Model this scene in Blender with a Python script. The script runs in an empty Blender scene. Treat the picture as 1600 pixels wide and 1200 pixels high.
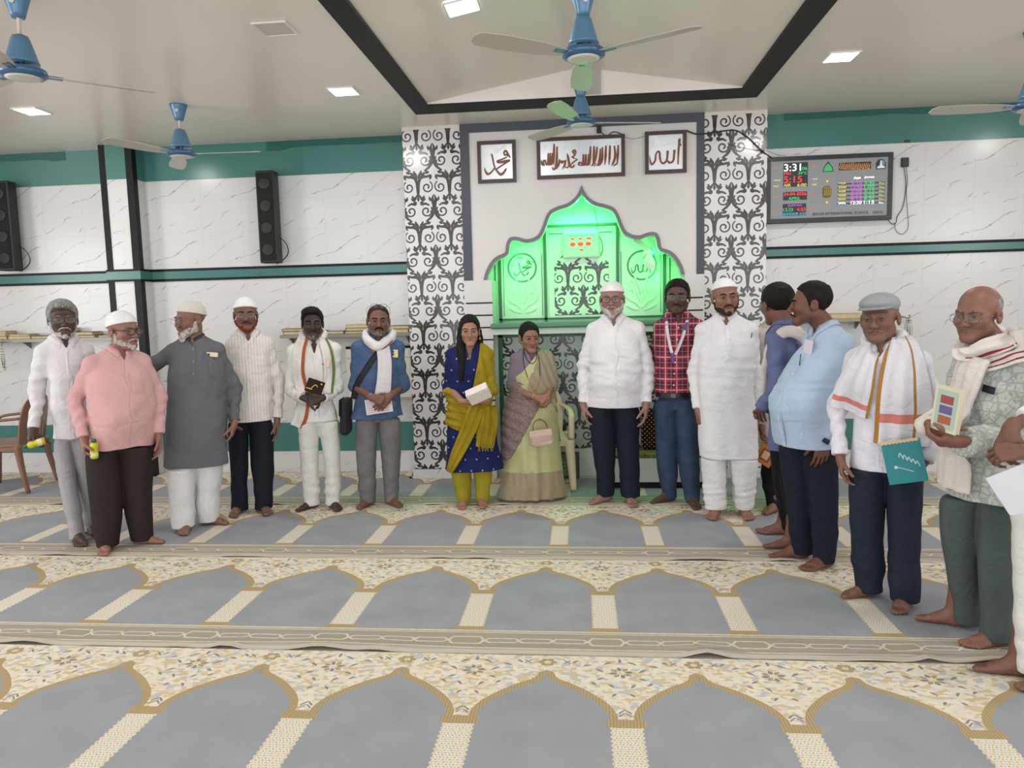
import bpy, math, random
import numpy as np
from mathutils import Vector, Matrix
from mathutils.geometry import delaunay_2d_cdt
random.seed(7)
S = bpy.context.scene
COL = S.collection
PI = math.pi

# ------------------------------------------------------------------ camera
CAM_H, FOC = 1.52, 1145.43
YAW, PITCH, ROLL = .0967105, .1012293, -.0248558
def _basis():
    cy, sy, cp, sp = math.cos(YAW), math.sin(YAW), math.cos(PITCH), math.sin(PITCH)
    fwd = np.array([-sy*cp, cy*cp, -sp]); right = np.array([cy, sy, 0.]); up = np.cross(right, fwd)
    c, s = math.cos(ROLL), math.sin(ROLL)
    return c*right+s*up, -s*right+c*up, fwd
CR, CU, CF = _basis()
cam_data = bpy.data.cameras.new('camera'); cam = bpy.data.objects.new('camera', cam_data); COL.objects.link(cam)
cam_data.sensor_width = 36; cam_data.lens = FOC/1600*36; cam_data.clip_start = .05
m = Matrix.Identity(4)
for i in range(3):
    m[i][0], m[i][1], m[i][2] = CR[i], CU[i], -CF[i]
m[2][3] = CAM_H
cam.matrix_world = m
S.camera = cam
def _ray(x, y): return (x-800)/FOC*CR-(y-600)/FOC*CU+CF
def at(x, y, Y):
    """the point at depth Y (metres from the camera towards the prayer wall) seen at photo pixel x, y"""
    d = _ray(x, y); return np.array([0, 0, CAM_H])+d*Y/d[1]
def floor_at(x, y, z=0.):
    d = _ray(x, y); return np.array([0, 0, CAM_H])+d*(z-CAM_H)/d[2]

# ------------------------------------------------------------------ light and exposure
S.view_settings.view_transform = 'Standard'; S.view_settings.look = 'None'
S.view_settings.gamma = 1; S.view_settings.use_curve_mapping = False
S.view_settings.exposure = 0.0
world = bpy.data.worlds.new('world'); S.world = world; world.use_nodes = True
world.node_tree.nodes['Background'].inputs[0].default_value = (.9, .95, 1, 1)
world.node_tree.nodes['Background'].inputs[1].default_value = 1.0
def area(name, loc, rot, sx, sy, power, color=(1, 1, 1), spread=PI):
    l = bpy.data.lights.new(name, 'AREA'); l.shape = 'RECTANGLE'; l.size = sx; l.size_y = sy; l.energy = power; l.color = color; l.spread = spread
    o = bpy.data.objects.new(name, l); COL.objects.link(o); o.location = loc; o.rotation_euler = rot; return o
# daylight through the window openings behind and beside the camera
for k, x in enumerate((-5.2, -2.2, .8, 3.8)):
    area('daylight_rear', (x, -3.62, 1.65), (PI/2, 0, 0), 2.7, 2.6, 61, (.95, .98, 1.04))
area('daylight_side', (5.95, .9, 2.44), (PI/2, 0, PI/2), 2.2, 1.15, 62, (.97, .99, 1))
area('daylight_side', (-7.9, 2.0, 1.9), (PI/2, 0, -PI/2), 2.4, 1.8, 125, (.97, .99, 1))
# green tube lights tucked behind the rim of the prayer niche
GREEN = (.01, 1, .15)
area('niche_light', (.05, 6.555, 2.35), (math.radians(62), 0, 0), .6, .05, 2.6, GREEN)
area('niche_light', (-.62, 6.555, 1.95), (math.radians(80), 0, math.radians(-25)), .05, .5, 2.5, GREEN)
area('niche_light', (.68, 6.555, 1.95), (math.radians(80), 0, math.radians(25)), .05, .5, 2.5, GREEN)

area('niche_light', (.015, 6.70, 2.44), (math.radians(22), 0, PI), .5, .12, 10, GREEN)

# ------------------------------------------------------------------ materials
def lin(h):
    if isinstance(h, str):
        v = [int(h[i:i+2], 16)/255 for i in (0, 2, 4)]
        return tuple(c/12.92 if c <= .04045 else ((c+.055)/1.055)**2.4 for c in v)
    return tuple(h)
class G:
    """a small builder for node materials"""
    def __init__(s, name, rough=.6, spec=.5, metal=0., **kw):
        s.m = bpy.data.materials.new(name); s.m.use_nodes = True; s.nt = s.m.node_tree
        s.b = s.nt.nodes['Principled BSDF']; s.set('Roughness', rough); s.set('Metallic', metal); s.set('Specular IOR Level', spec)
        s._tc = None
    def set(s, k, v):
        i = s.b.inputs[k]
        if hasattr(v, 'is_linked') or hasattr(v, 'links'): s.nt.links.new(v, i)
        else: i.default_value = v
    def n(s, t, ins=None, **props):
        nd = s.nt.nodes.new(t)
        for k, v in props.items(): setattr(nd, k, v)
        for k, v in (ins or {}).items():
            if hasattr(v, 'links'): s.nt.links.new(v, nd.inputs[k])
            else: nd.inputs[k].default_value = v
        return nd
    @property
    def co(s):
        if s._tc is None: s._tc = s.n('ShaderNodeTexCoord')
        return s._tc.outputs['Object']
    def math(s, op, a, b=0., c=None):
        d = {0: a, 1: b}
        if c is not None: d[2] = c
        return s.n('ShaderNodeMath', d, operation=op).outputs[0]
    def xyz(s, v=None):
        o = s.n('ShaderNodeSeparateXYZ', {0: v or s.co}).outputs; return o[0], o[1], o[2]
    def vec(s, x, y, z): return s.n('ShaderNodeCombineXYZ', {0: x, 1: y, 2: z}).outputs[0]
    def noise(s, scale, detail=3., v=None, rough=.5, dist=0.):
        return s.n('ShaderNodeTexNoise', {'Vector': v or s.co, 'Scale': scale, 'Detail': detail, 'Roughness': rough, 'Distortion': dist}).outputs['Fac']
    def mapv(s, scale, rot=(0, 0, 0), loc=(0, 0, 0), v=None):
        return s.n('ShaderNodeMapping', {'Vector': v or s.co, 'Scale': scale, 'Rotation': rot, 'Location': loc}).outputs[0]
    def ramp(s, f, a, b): return s.n('ShaderNodeMapRange', {0: f, 1: a, 2: b, 3: 0., 4: 1.}).outputs[0]
    def mix(s, f, a, b):
        nd = s.nt.nodes.new('ShaderNodeMix'); nd.data_type = 'RGBA'
        for k, v in ((0, f), (6, a), (7, b)):
            if hasattr(v, 'links'): s.nt.links.new(v, nd.inputs[k])
            else: nd.inputs[k].default_value = v if k == 0 else ((*lin(v), 1.))
        return nd.outputs[2]
    def color(s, c):
        if hasattr(c, 'links'): s.nt.links.new(c, s.b.inputs[0])
        else: s.b.inputs[0].default_value = (*lin(c), 1.)
    def bump(s, h, strength=.3, dist=.01):
        s.set('Normal', s.n('ShaderNodeBump', {'Height': h, 'Strength': strength, 'Distance': dist}).outputs[0])
    def emit(s, c, st):
        s.b.inputs['Emission Color'].default_value = (*lin(c), 1.); s.b.inputs['Emission Strength'].default_value = st
_MC = {}
def mat(name, hexc, rough=.6, spec=.5, metal=0., var=0., vscale=8., bump=0., bscale=60., alt=None):
    if name in _MC: return _MC[name]
    g = G(name, rough, spec, metal)
    if var > 0 or alt:
        c = lin(hexc); d = lin(alt) if alt else tuple(x*(1-var) for x in c)
        g.color(g.mix(g.ramp(g.noise(vscale, 4.), .35, .68), c, d))
    else: g.color(hexc)
    if bump: g.bump(g.noise(bscale, 3.), bump, .004)
    _MC[name] = g.m; return g.m
def glow(name, hexc, st):
    if name in _MC: return _MC[name]
    g = G(name, .4); g.color('101010'); g.emit(hexc, st); _MC[name] = g.m; return g.m
def glass(name, tint='ffffff', alpha=.16, rough=.03):
    if name in _MC: return _MC[name]
    g = G(name, rough, .6); g.color(tint); g.set('Alpha', alpha); _MC[name] = g.m; return g.m

# ------------------------------------------------------------------ object helpers
def tag(o, label=None, cat=None, group=None, kind=None):
    for k, v in (('label', label), ('category', cat), ('group', group), ('kind', kind)):
        if v: o[k] = v
    return o
def empty(name, loc=(0, 0, 0), rz=0., label=None, cat=None, group=None):
    o = bpy.data.objects.new(name, None); COL.objects.link(o); o.location = loc; o.rotation_euler = (0, 0, rz); o.empty_display_size = .05
    return tag(o, label, cat, group)
def copy_tree(o, parent=None):
    c = o.copy(); COL.objects.link(c)
    if parent is not None: c.parent = parent
    for ch in list(o.children): copy_tree(ch, c)
    return c
def mesh_obj(name, V, F, mats, parent=None, mi=None, smooth=False, col=None):
    """F: list of faces, or an (n,3)/(n,4) int array"""
    me = bpy.data.meshes.new(name)
    V = np.asarray(V, dtype=np.float32)
    if isinstance(F, np.ndarray):
        n, k = F.shape
        me.vertices.add(len(V)); me.vertices.foreach_set('co', V.ravel())
        me.loops.add(n*k); me.loops.foreach_set('vertex_index', F.astype(np.int32).ravel())
        me.polygons.add(n); me.polygons.foreach_set('loop_start', np.arange(0, n*k, k, dtype=np.int32))
        if mi is not None: me.polygons.foreach_set('material_index', np.asarray(mi, dtype=np.int32))
        me.update(calc_edges=True)
    else:
        me.from_pydata(V.tolist(), [], [tuple(f) for f in F])
        if mi is not None: me.polygons.foreach_set('material_index', np.asarray(mi, dtype=np.int32))
    me.polygons.foreach_set('use_smooth', np.full(len(me.polygons), smooth))
    for mm in (mats if isinstance(mats, (list, tuple)) else [mats]): me.materials.append(mm)
    if col is not None:
        a = me.color_attributes.new('Col', 'FLOAT_COLOR', 'POINT'); a.data.foreach_set('color', np.asarray(col, dtype=np.float32).ravel())
    me.update()
    o = bpy.data.objects.new(name, me); COL.objects.link(o)
    if parent is not None: o.parent = parent
    return o
class MB:
    """collects shapes and links them as one mesh"""
    def __init__(s): s.V = []; s.F = []; s.M = []
    def add(s, V, F, mi=0, T=None):
        b = len(s.V); V = np.asarray(V, float)
        if T is not None: V = V@np.array(T)[:3, :3].T+np.array(T)[:3, 3]
        s.V += V.tolist(); s.F += [tuple(i+b for i in f) for f in F]; s.M += [mi]*len(F); return s
    def box(s, lo, hi, mi=0, bev=0., T=None):
        (x0, y0, z0), (x1, y1, z1) = lo, hi
        if bev <= 0:
            V = [(x0, y0, z0), (x1, y0, z0), (x1, y1, z0), (x0, y1, z0), (x0, y0, z1), (x1, y0, z1), (x1, y1, z1), (x0, y1, z1)]
            F = [(0, 3, 2, 1), (4, 5, 6, 7), (0, 1, 5, 4), (1, 2, 6, 5), (2, 3, 7, 6), (3, 0, 4, 7)]
            return s.add(V, F, mi, T)
        b = min(bev, (x1-x0)/2.01, (y1-y0)/2.01, (z1-z0)/2.01)
        def ring(z, i): return [(x0+i+b, y0+i, z), (x1-i-b, y0+i, z), (x1-i, y0+i+b, z), (x1-i, y1-i-b, z), (x1-i-b, y1-i, z), (x0+i+b, y1-i, z), (x0+i, y1-i-b, z), (x0+i, y0+i+b, z)]
        V = ring(z0, b*.6)+ring(z0+b, 0)+ring(z1-b, 0)+ring(z1, b*.6); F = [tuple(range(7, -1, -1)), tuple(range(24, 32))]
        for k in range(3):
            for i in range(8): j = (i+1) % 8; F.append((k*8+i, k*8+j, k*8+8+j, k*8+8+i))
        return s.add(V, F, mi, T)
    def lathe(s, prof, n=24, mi=0, T=None, cap=True):
        V = []; F = []
        for r, z in prof:
            for i in range(n): a = 2*PI*i/n; V.append((r*math.cos(a), r*math.sin(a), z))
        for k in range(len(prof)-1):
            for i in range(n): j = (i+1) % n; F.append((k*n+i, k*n+j, k*n+n+j, k*n+n+i))
        if cap: F += [tuple(range(n-1, -1, -1)), tuple(range((len(prof)-1)*n, len(prof)*n))]
        return s.add(V, F, mi, T)
    def tube(s, pts, r, n=8, mi=0, T=None, closed=False, flat=1.):
        P = [Vector(p) for p in pts]; V = []; F = []; N = len(P); up = None
        rr = r if isinstance(r, (list, tuple)) else [r]*N
        for k in range(N):
            t = (P[(k+1) % N]-P[k-1]) if closed else (P[min(k+1, N-1)]-P[max(k-1, 0)])
            t.normalize()
            if up is None: up = Vector((0, 0, 1)) if abs(t.z) < .9 else Vector((0, 1, 0))
            a = t.cross(up)
            if a.length < 1e-6: a = t.orthogonal()
            a.normalize(); up = a.cross(t).normalized()
            for i in range(n): q = 2*PI*i/n; V.append(P[k]+a*math.cos(q)*rr[k]+up*math.sin(q)*rr[k]*flat)
        for k in range(N if closed else N-1):
            k2 = (k+1) % N
            for i in range(n): j = (i+1) % n; F.append((k*n+i, k*n+j, k2*n+j, k2*n+i))
        if not closed: F += [tuple(range(n-1, -1, -1)), tuple(range((N-1)*n, N*n))]
        return s.add(V, F, mi, T)
    def prism(s, poly, y0, y1, mi=0, T=None):
        """polygon in x,z extruded along y"""
        n = len(poly); V = [(x, y0, z) for x, z in poly]+[(x, y1, z) for x, z in poly]
        F = [tuple(range(n)), tuple(range(2*n-1, n-1, -1))]+[(i, i+n, (i+1) % n+n, (i+1) % n) for i in range(n)]
        return s.add(V, F, mi, T)
    def build(s, name, mats, parent=None, smooth=False):
        return mesh_obj(name, s.V, s.F, mats, parent, s.M, smooth)
def xform(loc=(0, 0, 0), rot=(0, 0, 0), sc=(1, 1, 1)):
    from mathutils import Euler
    return Matrix.Translation(loc)@Euler(rot).to_matrix().to_4x4()@Matrix.Diagonal((*sc, 1))
def smooth_pts(pts, n=6, closed=False):
    """Catmull-Rom"""
    P = [np.array(p, float) for p in pts]; out = []; N = len(P)
    for i in range(N if closed else N-1):
        p0 = P[i-1] if (closed or i > 0) else P[0]; p1 = P[i]; p2 = P[(i+1) % N]; p3 = P[(i+2) % N] if (closed or i+2 < N) else P[N-1]
        for k in range(n):
            t = k/n; out.append(.5*((2*p1)+(-p0+p2)*t+(2*p0-5*p1+4*p2-p3)*t*t+(-p0+3*p1-3*p2+p3)*t**3))
    if not closed: out.append(P[-1])
    return out
def stroke(pts, w, n=6):
    """outline polygon of a pen stroke; w is one width or one per point"""
    q = np.array([(*p, (w if not isinstance(w, (list, tuple)) else w[i])) for i, p in enumerate(pts)])
    c = np.array(smooth_pts(q, n)) if len(pts) > 2 else q
    t = np.gradient(c[:, :2], axis=0); t /= np.linalg.norm(t, axis=1)[:, None]+1e-12
    nn = np.stack([-t[:, 1], t[:, 0]], 1)*np.maximum(c[:, 2:3], .0004)/2
    return np.vstack([c[:, :2]+nn, (c[:, :2]-nn)[::-1]])
def circle(cx, cy, r, n=24, ry=None): return np.array([(cx+r*math.cos(2*PI*i/n), cy+(ry or r)*math.sin(2*PI*i/n)) for i in range(n)])
def rect(x0, y0, x1, y1): return np.array([(x0, y0), (x1, y0), (x1, y1), (x0, y1)])
def _wind(poly, P):
    w = np.zeros(len(P), int); x, y = P[:, 0], P[:, 1]
    a = np.asarray(poly); b = np.roll(a, -1, 0)
    for (x0, y0), (x1, y1) in zip(a, b):
        c = (x1-x0)*(y-y0)-(x-x0)*(y1-y0)
        w += ((y0 <= y) & (y1 > y) & (c > 0)).astype(int)-((y0 > y) & (y1 <= y) & (c < 0)).astype(int)
    return w
def inlay(shapes, bounds=None, extra=()):
    """flat mosaic: shapes = [(list of contours, material index or -1 for a hole)], later ones lie over earlier ones -> V2, tris, mat"""
    V = []; E = []
    def addp(p):
        b = len(V); n = len(p); V.extend([tuple(map(float, q)) for q in p]); E.extend([(b+i, b+(i+1) % n) for i in range(n)])
    sh = [([np.asarray(c) for c in cs], m) for cs, m in shapes]
    if bounds is not None: addp(rect(*bounds))
    for cs, m in sh:
        for c in cs:
            if bounds is not None: c = np.clip(c, (bounds[0], bounds[1]), (bounds[2], bounds[3]))
            k = [c[0]]
            for q in c[1:]:
                if abs(q[0]-k[-1][0])+abs(q[1]-k[-1][1]) > 1e-6: k.append(q)
            if len(k) > 2: addp(k)
    V.extend([tuple(map(float, q)) for q in extra])
    v, e, f, *_ = delaunay_2d_cdt([Vector(p) for p in V], E, [], 0, 1e-6)
    v = np.array([tuple(p) for p in v]); f = np.array([t for t in f if len(t) == 3])
    c = v[f].mean(1); mi = np.full(len(f), -1)
    for cs, m in sh:
        w = np.zeros(len(c), int)
        for p in cs:
            w += _wind(p, c)
        mi[w != 0] = m
    if bounds is not None:
        ok = (c[:, 0] >= bounds[0]) & (c[:, 0] <= bounds[2]) & (c[:, 1] >= bounds[1]) & (c[:, 1] <= bounds[3]); mi[~ok] = -1
    k = mi >= 0; f = f[k]; mi = mi[k]
    a = v[f]; cr = (a[:, 1, 0]-a[:, 0, 0])*(a[:, 2, 1]-a[:, 0, 1])-(a[:, 1, 1]-a[:, 0, 1])*(a[:, 2, 0]-a[:, 0, 0])
    f[cr < 0] = f[cr < 0][:, ::-1]
    return v, f, mi
def solid(v2, f, depth, T):
    """extrude a flat mosaic (x,y) by depth along +z, then transform"""
    n = len(v2); V = np.vstack([np.c_[v2, np.full(n, depth)], np.c_[v2, np.zeros(n)]])
    from collections import Counter
    ed = {}
    for t in f:
        for i in range(3):
            a, b = t[i], t[(i+1) % 3]
            if (b, a) in ed: del ed[(b, a)]
            else: ed[(a, b)] = 1
    F = [tuple(t) for t in f]+[tuple(i+n for i in t[::-1]) for t in f]+[(a, a+n, b+n, b) for a, b in ed]
    T = np.array(T); return V@T[:3, :3].T+T[:3, 3], F
def plate(name, contours, depth, T, m, parent=None):
    v, f, mi = inlay([([c], 0) for c in contours]); V, F = solid(v, f, depth, T); return mesh_obj(name, V, F, m, parent)
FACE = Matrix(((1, 0, 0, 0), (0, 0, -1, 0), (0, 1, 0, 0), (0, 0, 0, 1)))   # x,y,depth -> x, z up, depth towards the camera
def wallT(x, y, z): return Matrix.Translation((x, y, z))@FACE
_DG = [None]
def text_contours(s, size=1., sx=1., shear=0., bold=0.):
    c = bpy.data.curves.new('txt', 'FONT'); c.body = s; c.size = size; c.shear = shear; c.offset = bold; c.resolution_u = 4
    o = bpy.data.objects.new('txt', c); COL.objects.link(o); dg = bpy.context.evaluated_depsgraph_get()
    me = o.evaluated_get(dg).to_curve(dg, apply_modifiers=False); out = []
    for sp in me.splines:
        bp = sp.bezier_points; pts = []
        if sp.type == 'BEZIER':
            n = len(bp)
            for i in range(n):
                a, b = bp[i], bp[(i+1) % n]; p0, p1, p2, p3 = (np.array(q[:2]) for q in (a.co, a.handle_right, b.handle_left, b.co))
                for k in range(4):
                    t = k/4; pts.append(p0*(1-t)**3+3*p1*t*(1-t)**2+3*p2*t*t*(1-t)+p3*t**3)
        else: pts = [np.array(p.co[:2]) for p in sp.points]
        if len(pts) > 2: out.append(np.array(pts)*(sx, 1))
    o.to_curve_clear(); COL.objects.unlink(o); bpy.data.objects.remove(o); bpy.data.curves.remove(c)
    return out
def fit(cs, x0, y0, x1, y1, keep=False):
    """scale contours into a box"""
    a = np.vstack(cs); lo, hi = a.min(0), a.max(0); sc = np.array([x1-x0, y1-y0])/np.maximum(hi-lo, 1e-9)
    if keep: sc[:] = sc.min()
    off = np.array([(x0+x1)/2, (y0+y1)/2])-(lo+hi)/2*sc
    return [c*sc+off for c in cs]
def lettering(name, s, box, T, m, parent=None, depth=.001, bold=0., keep=False):
    cs = fit(text_contours(s, bold=bold), *box, keep=keep)
    v, f, mi = inlay([(cs, 0)]); V, F = solid(v, f, depth, T); return mesh_obj(name, V, F, m, parent)
# ------------------------------------------------------------------ the setting
CEIL = 3.13
YL, YR, YM = 6.78, 6.68, 6.50           # wall left of the niche, wall right of it, front of the prayer niche
def marble():
    g = G('marble_tile', .2, .35); x, y, z = g.xyz()
    xx = g.math('ADD', x, g.math('MULTIPLY', y, 1.))
    u = g.math('FRACT', g.math('DIVIDE', xx, .40)); v = g.math('FRACT', g.math('DIVIDE', z, .29))
    iu = g.math('FLOOR', g.math('DIVIDE', xx, .40)); iv = g.math('FLOOR', g.math('DIVIDE', z, .29))
    p = g.vec(g.math('ADD', u, g.math('MULTIPLY', g.math('MODULO', g.math('ABSOLUTE', iu), 2.), 7.3)), g.math('ADD', v, g.math('MULTIPLY', g.math('MODULO', iv, 2.), 3.1)), 0.)
    wob = g.math('MULTIPLY', g.math('SUBTRACT', g.noise(2.1, 4., p, .5), .5), .6)
    brk = g.noise(2.6, 2., g.mapv((1, 1, 1), loc=(4, 2, 1), v=p))
    tot = None
    for off, w, sl in ((.28, .020, .8), (-.30, .014, .75)):
        d = g.math('ABSOLUTE', g.math('ADD', g.math('SUBTRACT', v, g.math('ADD', g.math('MULTIPLY', u, sl), off-.2)), wob))
        line = g.math('SUBTRACT', 1., g.ramp(d, w*.15, w*1.25))
        line = g.math('MULTIPLY', line, g.ramp(brk, .40, .56))
        tot = line if tot is None else g.math('MAXIMUM', tot, line)
    cloud = g.math('MULTIPLY', g.ramp(g.noise(2.3, 4.), .4, .75), .35)
    base = g.mix(cloud, 'd8d7d6', 'cfcdcc')
    c = g.mix(g.math('MULTIPLY', tot, .75), base, '7f7f84')
    gu = g.math('MAXIMUM', g.math('GREATER_THAN', g.math('ABSOLUTE', g.math('SUBTRACT', u, .5)), .4965), g.math('GREATER_THAN', g.math('ABSOLUTE', g.math('SUBTRACT', v, .5)), .4955))
    g.color(g.mix(g.math('MULTIPLY', gu, .45), c, 'b9b4b0')); g.bump(g.math('SUBTRACT', 1., gu), .15, .001)
    return g.m
M_MARBLE = marble()
M_TEAL = mat('teal_tile', '477c76', .22, .4, var=.08, vscale=1.2)
M_TEALD = mat('teal_paint', '14594f', .4)
M_BLACK = mat('black_tile', '121215', .4, .2)
M_WHITE = mat('white_tile', 'd6d1cd', .3, var=.03, vscale=3)
M_SLATE = mat('slate_paint', '454953', .5)
M_BEAM = mat('dark_grey_beam', '2c2b2b', .6, .2)
def ceil_mat():
    g = G('ceiling_panel', .28, .5); g.color(g.mix(g.ramp(g.noise(.5, 2.), .35, .7), 'ece4d8', 'e5ddd1'))
    return g.m
M_CEIL = ceil_mat()
M_GABLE = mat('white_plaster', 'ece3dc', .6)
M_STEEL = mat('brushed_steel', '8f8f8c', .35, metal=.8)
def struct(o): o['kind'] = 'structure'; return o
XL, XR, YB = -8.0, 6.1, -3.7
b = MB()
b.box((XL-.1, YB-.1, -.12), (XR+.1, YL+.2, 0)); struct(b.build('floor', mat('floor_stone', 'b9b4ab', .35)))
# back walls either side of the niche, with their bands
b = MB(); b.box((XL, YL, 0), (-1.5, YL+.1, CEIL)); struct(b.build('wall_left', M_MARBLE))
b = MB(); b.box((1.5, YR, 0), (XR, YR+.1, CEIL)); struct(b.build('wall_right', M_MARBLE))
def band(name, x0, x1, y, z0, z1, m, d=.004):
    b = MB(); b.box((x0, y-d, z0), (x1, y+.02, z1)); return struct(b.build(name, m))
band('trim_1', XL, -1.545, YL, 2.815, CEIL, M_TEAL)
band('trim_2', XL, -1.545, YL, 1.885, 1.975, M_TEAL, .008)
band('trim_3', XL, -1.545, YL, 1.965, 1.988, M_BLACK, .011); band('trim_4', XL, -1.545, YL, 1.870, 1.893, M_BLACK, .011)
band('trim_5', XL, -1.545, YL, .207, .485, M_TEAL)
band('trim_6', 1.571, XR, YR, 2.842, CEIL, M_TEAL)
band('trim_7', 1.571, XR, YR, 1.920, 1.995, M_TEAL, .008)
band('trim_8', 1.571, XR, YR, 1.985, 2.008, M_BLACK, .011); band('trim_9', 1.571, XR, YR, 1.905, 1.926, M_BLACK, .011)
band('trim_10', 1.571, XR, YR, .207, .485, M_TEAL)
# over-painted strokes of darker teal along the ceiling line
def paint_patch(x0, x1, y, z1, h, seed, nm):
    rn = random.Random(seed); n = max(6, int((x1-x0)/.12)); lo = []
    hh = h
    for i in range(n+1):
        if rn.random() < .25: hh = h*rn.uniform(.65, 1.25)
        lo.append((x0+(x1-x0)*i/n, z1-hh-rn.uniform(0, .008)))
    poly = np.array([(x1, z1), (x0, z1)]+lo)
    v, f, mi = inlay([([poly], 0)]); V, F = solid(v, f, .003, wallT(0, y-.004, 0)); return struct(mesh_obj(nm, V, F, M_TEALD))
paint_patch(XL, -4.9, YL, CEIL, .075, 1, 'trim_11'); paint_patch(-2.9, -1.55, YL, CEIL, .085, 3, 'trim_12'); paint_patch(1.75, 4.3, YR, CEIL, .05, 5, 'trim_13')
# pilaster with black corner strips
PX0, PX1, PY = -4.44, -4.125, 6.60
b = MB(); b.box((PX0, PY, 0), (PX1, YL, CEIL)); struct(b.build('pilaster_left', M_MARBLE))
b = MB(); b.box((PX0+.056, PY-.004, 2.815), (PX1-.06, PY, CEIL)); b.box((PX1, PY+.06, 2.815), (PX1+.004, YL, CEIL)); struct(b.build('trim_14', M_TEAL))
b = MB()
for x0, x1 in ((PX0-.002, PX0+.056), (PX1-.06, PX1+.006)): b.box((x0, PY-.008, 0), (x1, PY, CEIL))
b.box((PX1, PY, 0), (PX1+.006, PY+.06, CEIL)); b.box((PX0-.006, PY, 0), (PX0, PY+.06, CEIL)); struct(b.build('trim_15', M_BLACK))
b = MB(); b.box((PX0-.01, PY-.014, 1.885), (PX1+.012, PY, 1.975)); b.box((PX1, PY, 1.885), (PX1+.012, YL, 1.975)); struct(b.build('trim_16', M_TEAL))
b = MB()
for z0, z1 in ((1.967, 1.986), (1.872, 1.891)): b.box((PX0-.012, PY-.017, z0), (PX1+.015, PY, z1)); b.box((PX1, PY, z0), (PX1+.015, YL, z1))
struct(b.build('trim_17', M_BLACK))

# ceiling with the tray of the gabled middle bay
TX0, TX1, TY = -1.32, 1.385, 6.07; IX0, IX1, IY = -1.178, 1.225, 5.84; RX, RZ = .02, 3.345; TB = -3.0
b = MB()
b.box((XL, YB, CEIL), (TX0, YL+.1, CEIL+.1)); b.box((TX1, YB, CEIL), (XR, YL+.1, CEIL+.1)); b.box((TX0, TY, CEIL), (TX1, YL+.2, CEIL+.1)); b.box((TX0, YB, CEIL), (TX1, TB, CEIL+.1))
struct(b.build('ceiling', M_CEIL))
b = MB()
b.box((TX0, TB, CEIL-.012), (IX0, TY, CEIL+.06)); b.box((IX1, TB, CEIL-.012), (TX1, TY, CEIL+.06)); b.box((IX0, IY, CEIL-.012), (IX1, TY, CEIL+.002)); struct(b.build('ceiling_beam', M_BEAM))
b = MB()
b.add([(IX0, TB, CEIL+.01), (IX0, IY, CEIL+.01), (RX, IY, RZ), (RX, TB, RZ), (IX0, TB, CEIL+.11), (IX0, IY, CEIL+.11), (RX, IY, RZ+.1), (RX, TB, RZ+.1)], [(0, 3, 2, 1), (4, 5, 6, 7), (0, 4, 7, 3), (1, 2, 6, 5)])
b.add([(IX1, TB, CEIL+.01), (IX1, IY, CEIL+.01), (RX, IY, RZ), (RX, TB, RZ), (IX1, TB, CEIL+.11), (IX1, IY, CEIL+.11), (RX, IY, RZ+.1), (RX, TB, RZ+.1)], [(0, 1, 2, 3), (4, 7, 6, 5)])
struct(b.build('ceiling_gable', M_CEIL))
b = MB(); b.prism([(IX0, CEIL+.002), (IX1, CEIL+.002), (IX1+.02, CEIL+.15), (RX, RZ+.15), (IX0-.02, CEIL+.15)], IY-.004, IY+.05); struct(b.build('wall_gable', M_GABLE))
# side and rear walls with the window openings that light the hall
def holed(name, outer, holes, depth, T, m):
    v, f, mi = inlay([([np.array(outer)], 0)]+[([np.array(h)], -1) for h in holes]); V, F = solid(v, f, depth, T); return struct(mesh_obj(name, V, F, m))
M_PLAIN = mat('plain_wall', 'dedad5', .5)
RT = Matrix(((-1, 0, 0, 0), (0, 0, 1, YB), (0, 1, 0, 0), (0, 0, 0, 1)))
holed('wall_rear', rect(-XR, 0, -XL, CEIL), [rect(-x-1.35, .25, -x+1.35, 2.95) for x in (-5.2, -2.2, .8, 3.8)], -.1, RT, M_PLAIN)
SR = Matrix(((0, 0, -1, XR), (1, 0, 0, 0), (0, 1, 0, 0), (0, 0, 0, 1)))
holed('wall_side_right', rect(YB, 0, YR, CEIL), [rect(-.2, 1.85, 2.0, 3.02)], -.1, SR, M_PLAIN)
SL = Matrix(((0, 0, 1, XL), (1, 0, 0, 0), (0, 1, 0, 0), (0, 0, 0, 1)))
holed('wall_side_left', rect(YB, 0, YL, CEIL), [rect(.8, 1.0, 3.2, 2.8)], -.1, SL, M_PLAIN)
def window_bars(name, p, q, n, axis):
    b = MB()
    for i in range(n+1):
        t = i/n
        if axis == 'x': x = p[0]+(q[0]-p[0])*t; b.box((x-.02, p[1]-.03, p[2]), (x+.02, p[1]+.03, q[2]))
        else: y = p[1]+(q[1]-p[1])*t; b.box((p[0]-.03, y-.02, p[2]), (p[0]+.03, y+.02, q[2]))
    for z in (p[2], (p[2]+q[2])/2, q[2]):
        if axis == 'x': b.box((p[0], p[1]-.03, z-.02), (q[0], p[1]+.03, z+.02))
        else: b.box((p[0]-.03, p[1], z-.02), (p[0]+.03, q[1], z+.02))
    struct(b.build(name, mat('window_metal', 'b8b8b6', .4)))
for k, x in enumerate((-5.2, -2.2, .8, 3.8)): window_bars('window_%d' % (k+1), (x-1.35, YB-.03, .25), (x+1.35, YB-.03, 2.95), 4, 'x')
window_bars('window_5', (XR+.05, -.2, 1.85), (XR+.05, 2.0, 3.02), 4, 'y'); window_bars('window_6', (XL-.05, .8, 1.0), (XL-.05, 3.2, 2.8), 4, 'y')

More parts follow.
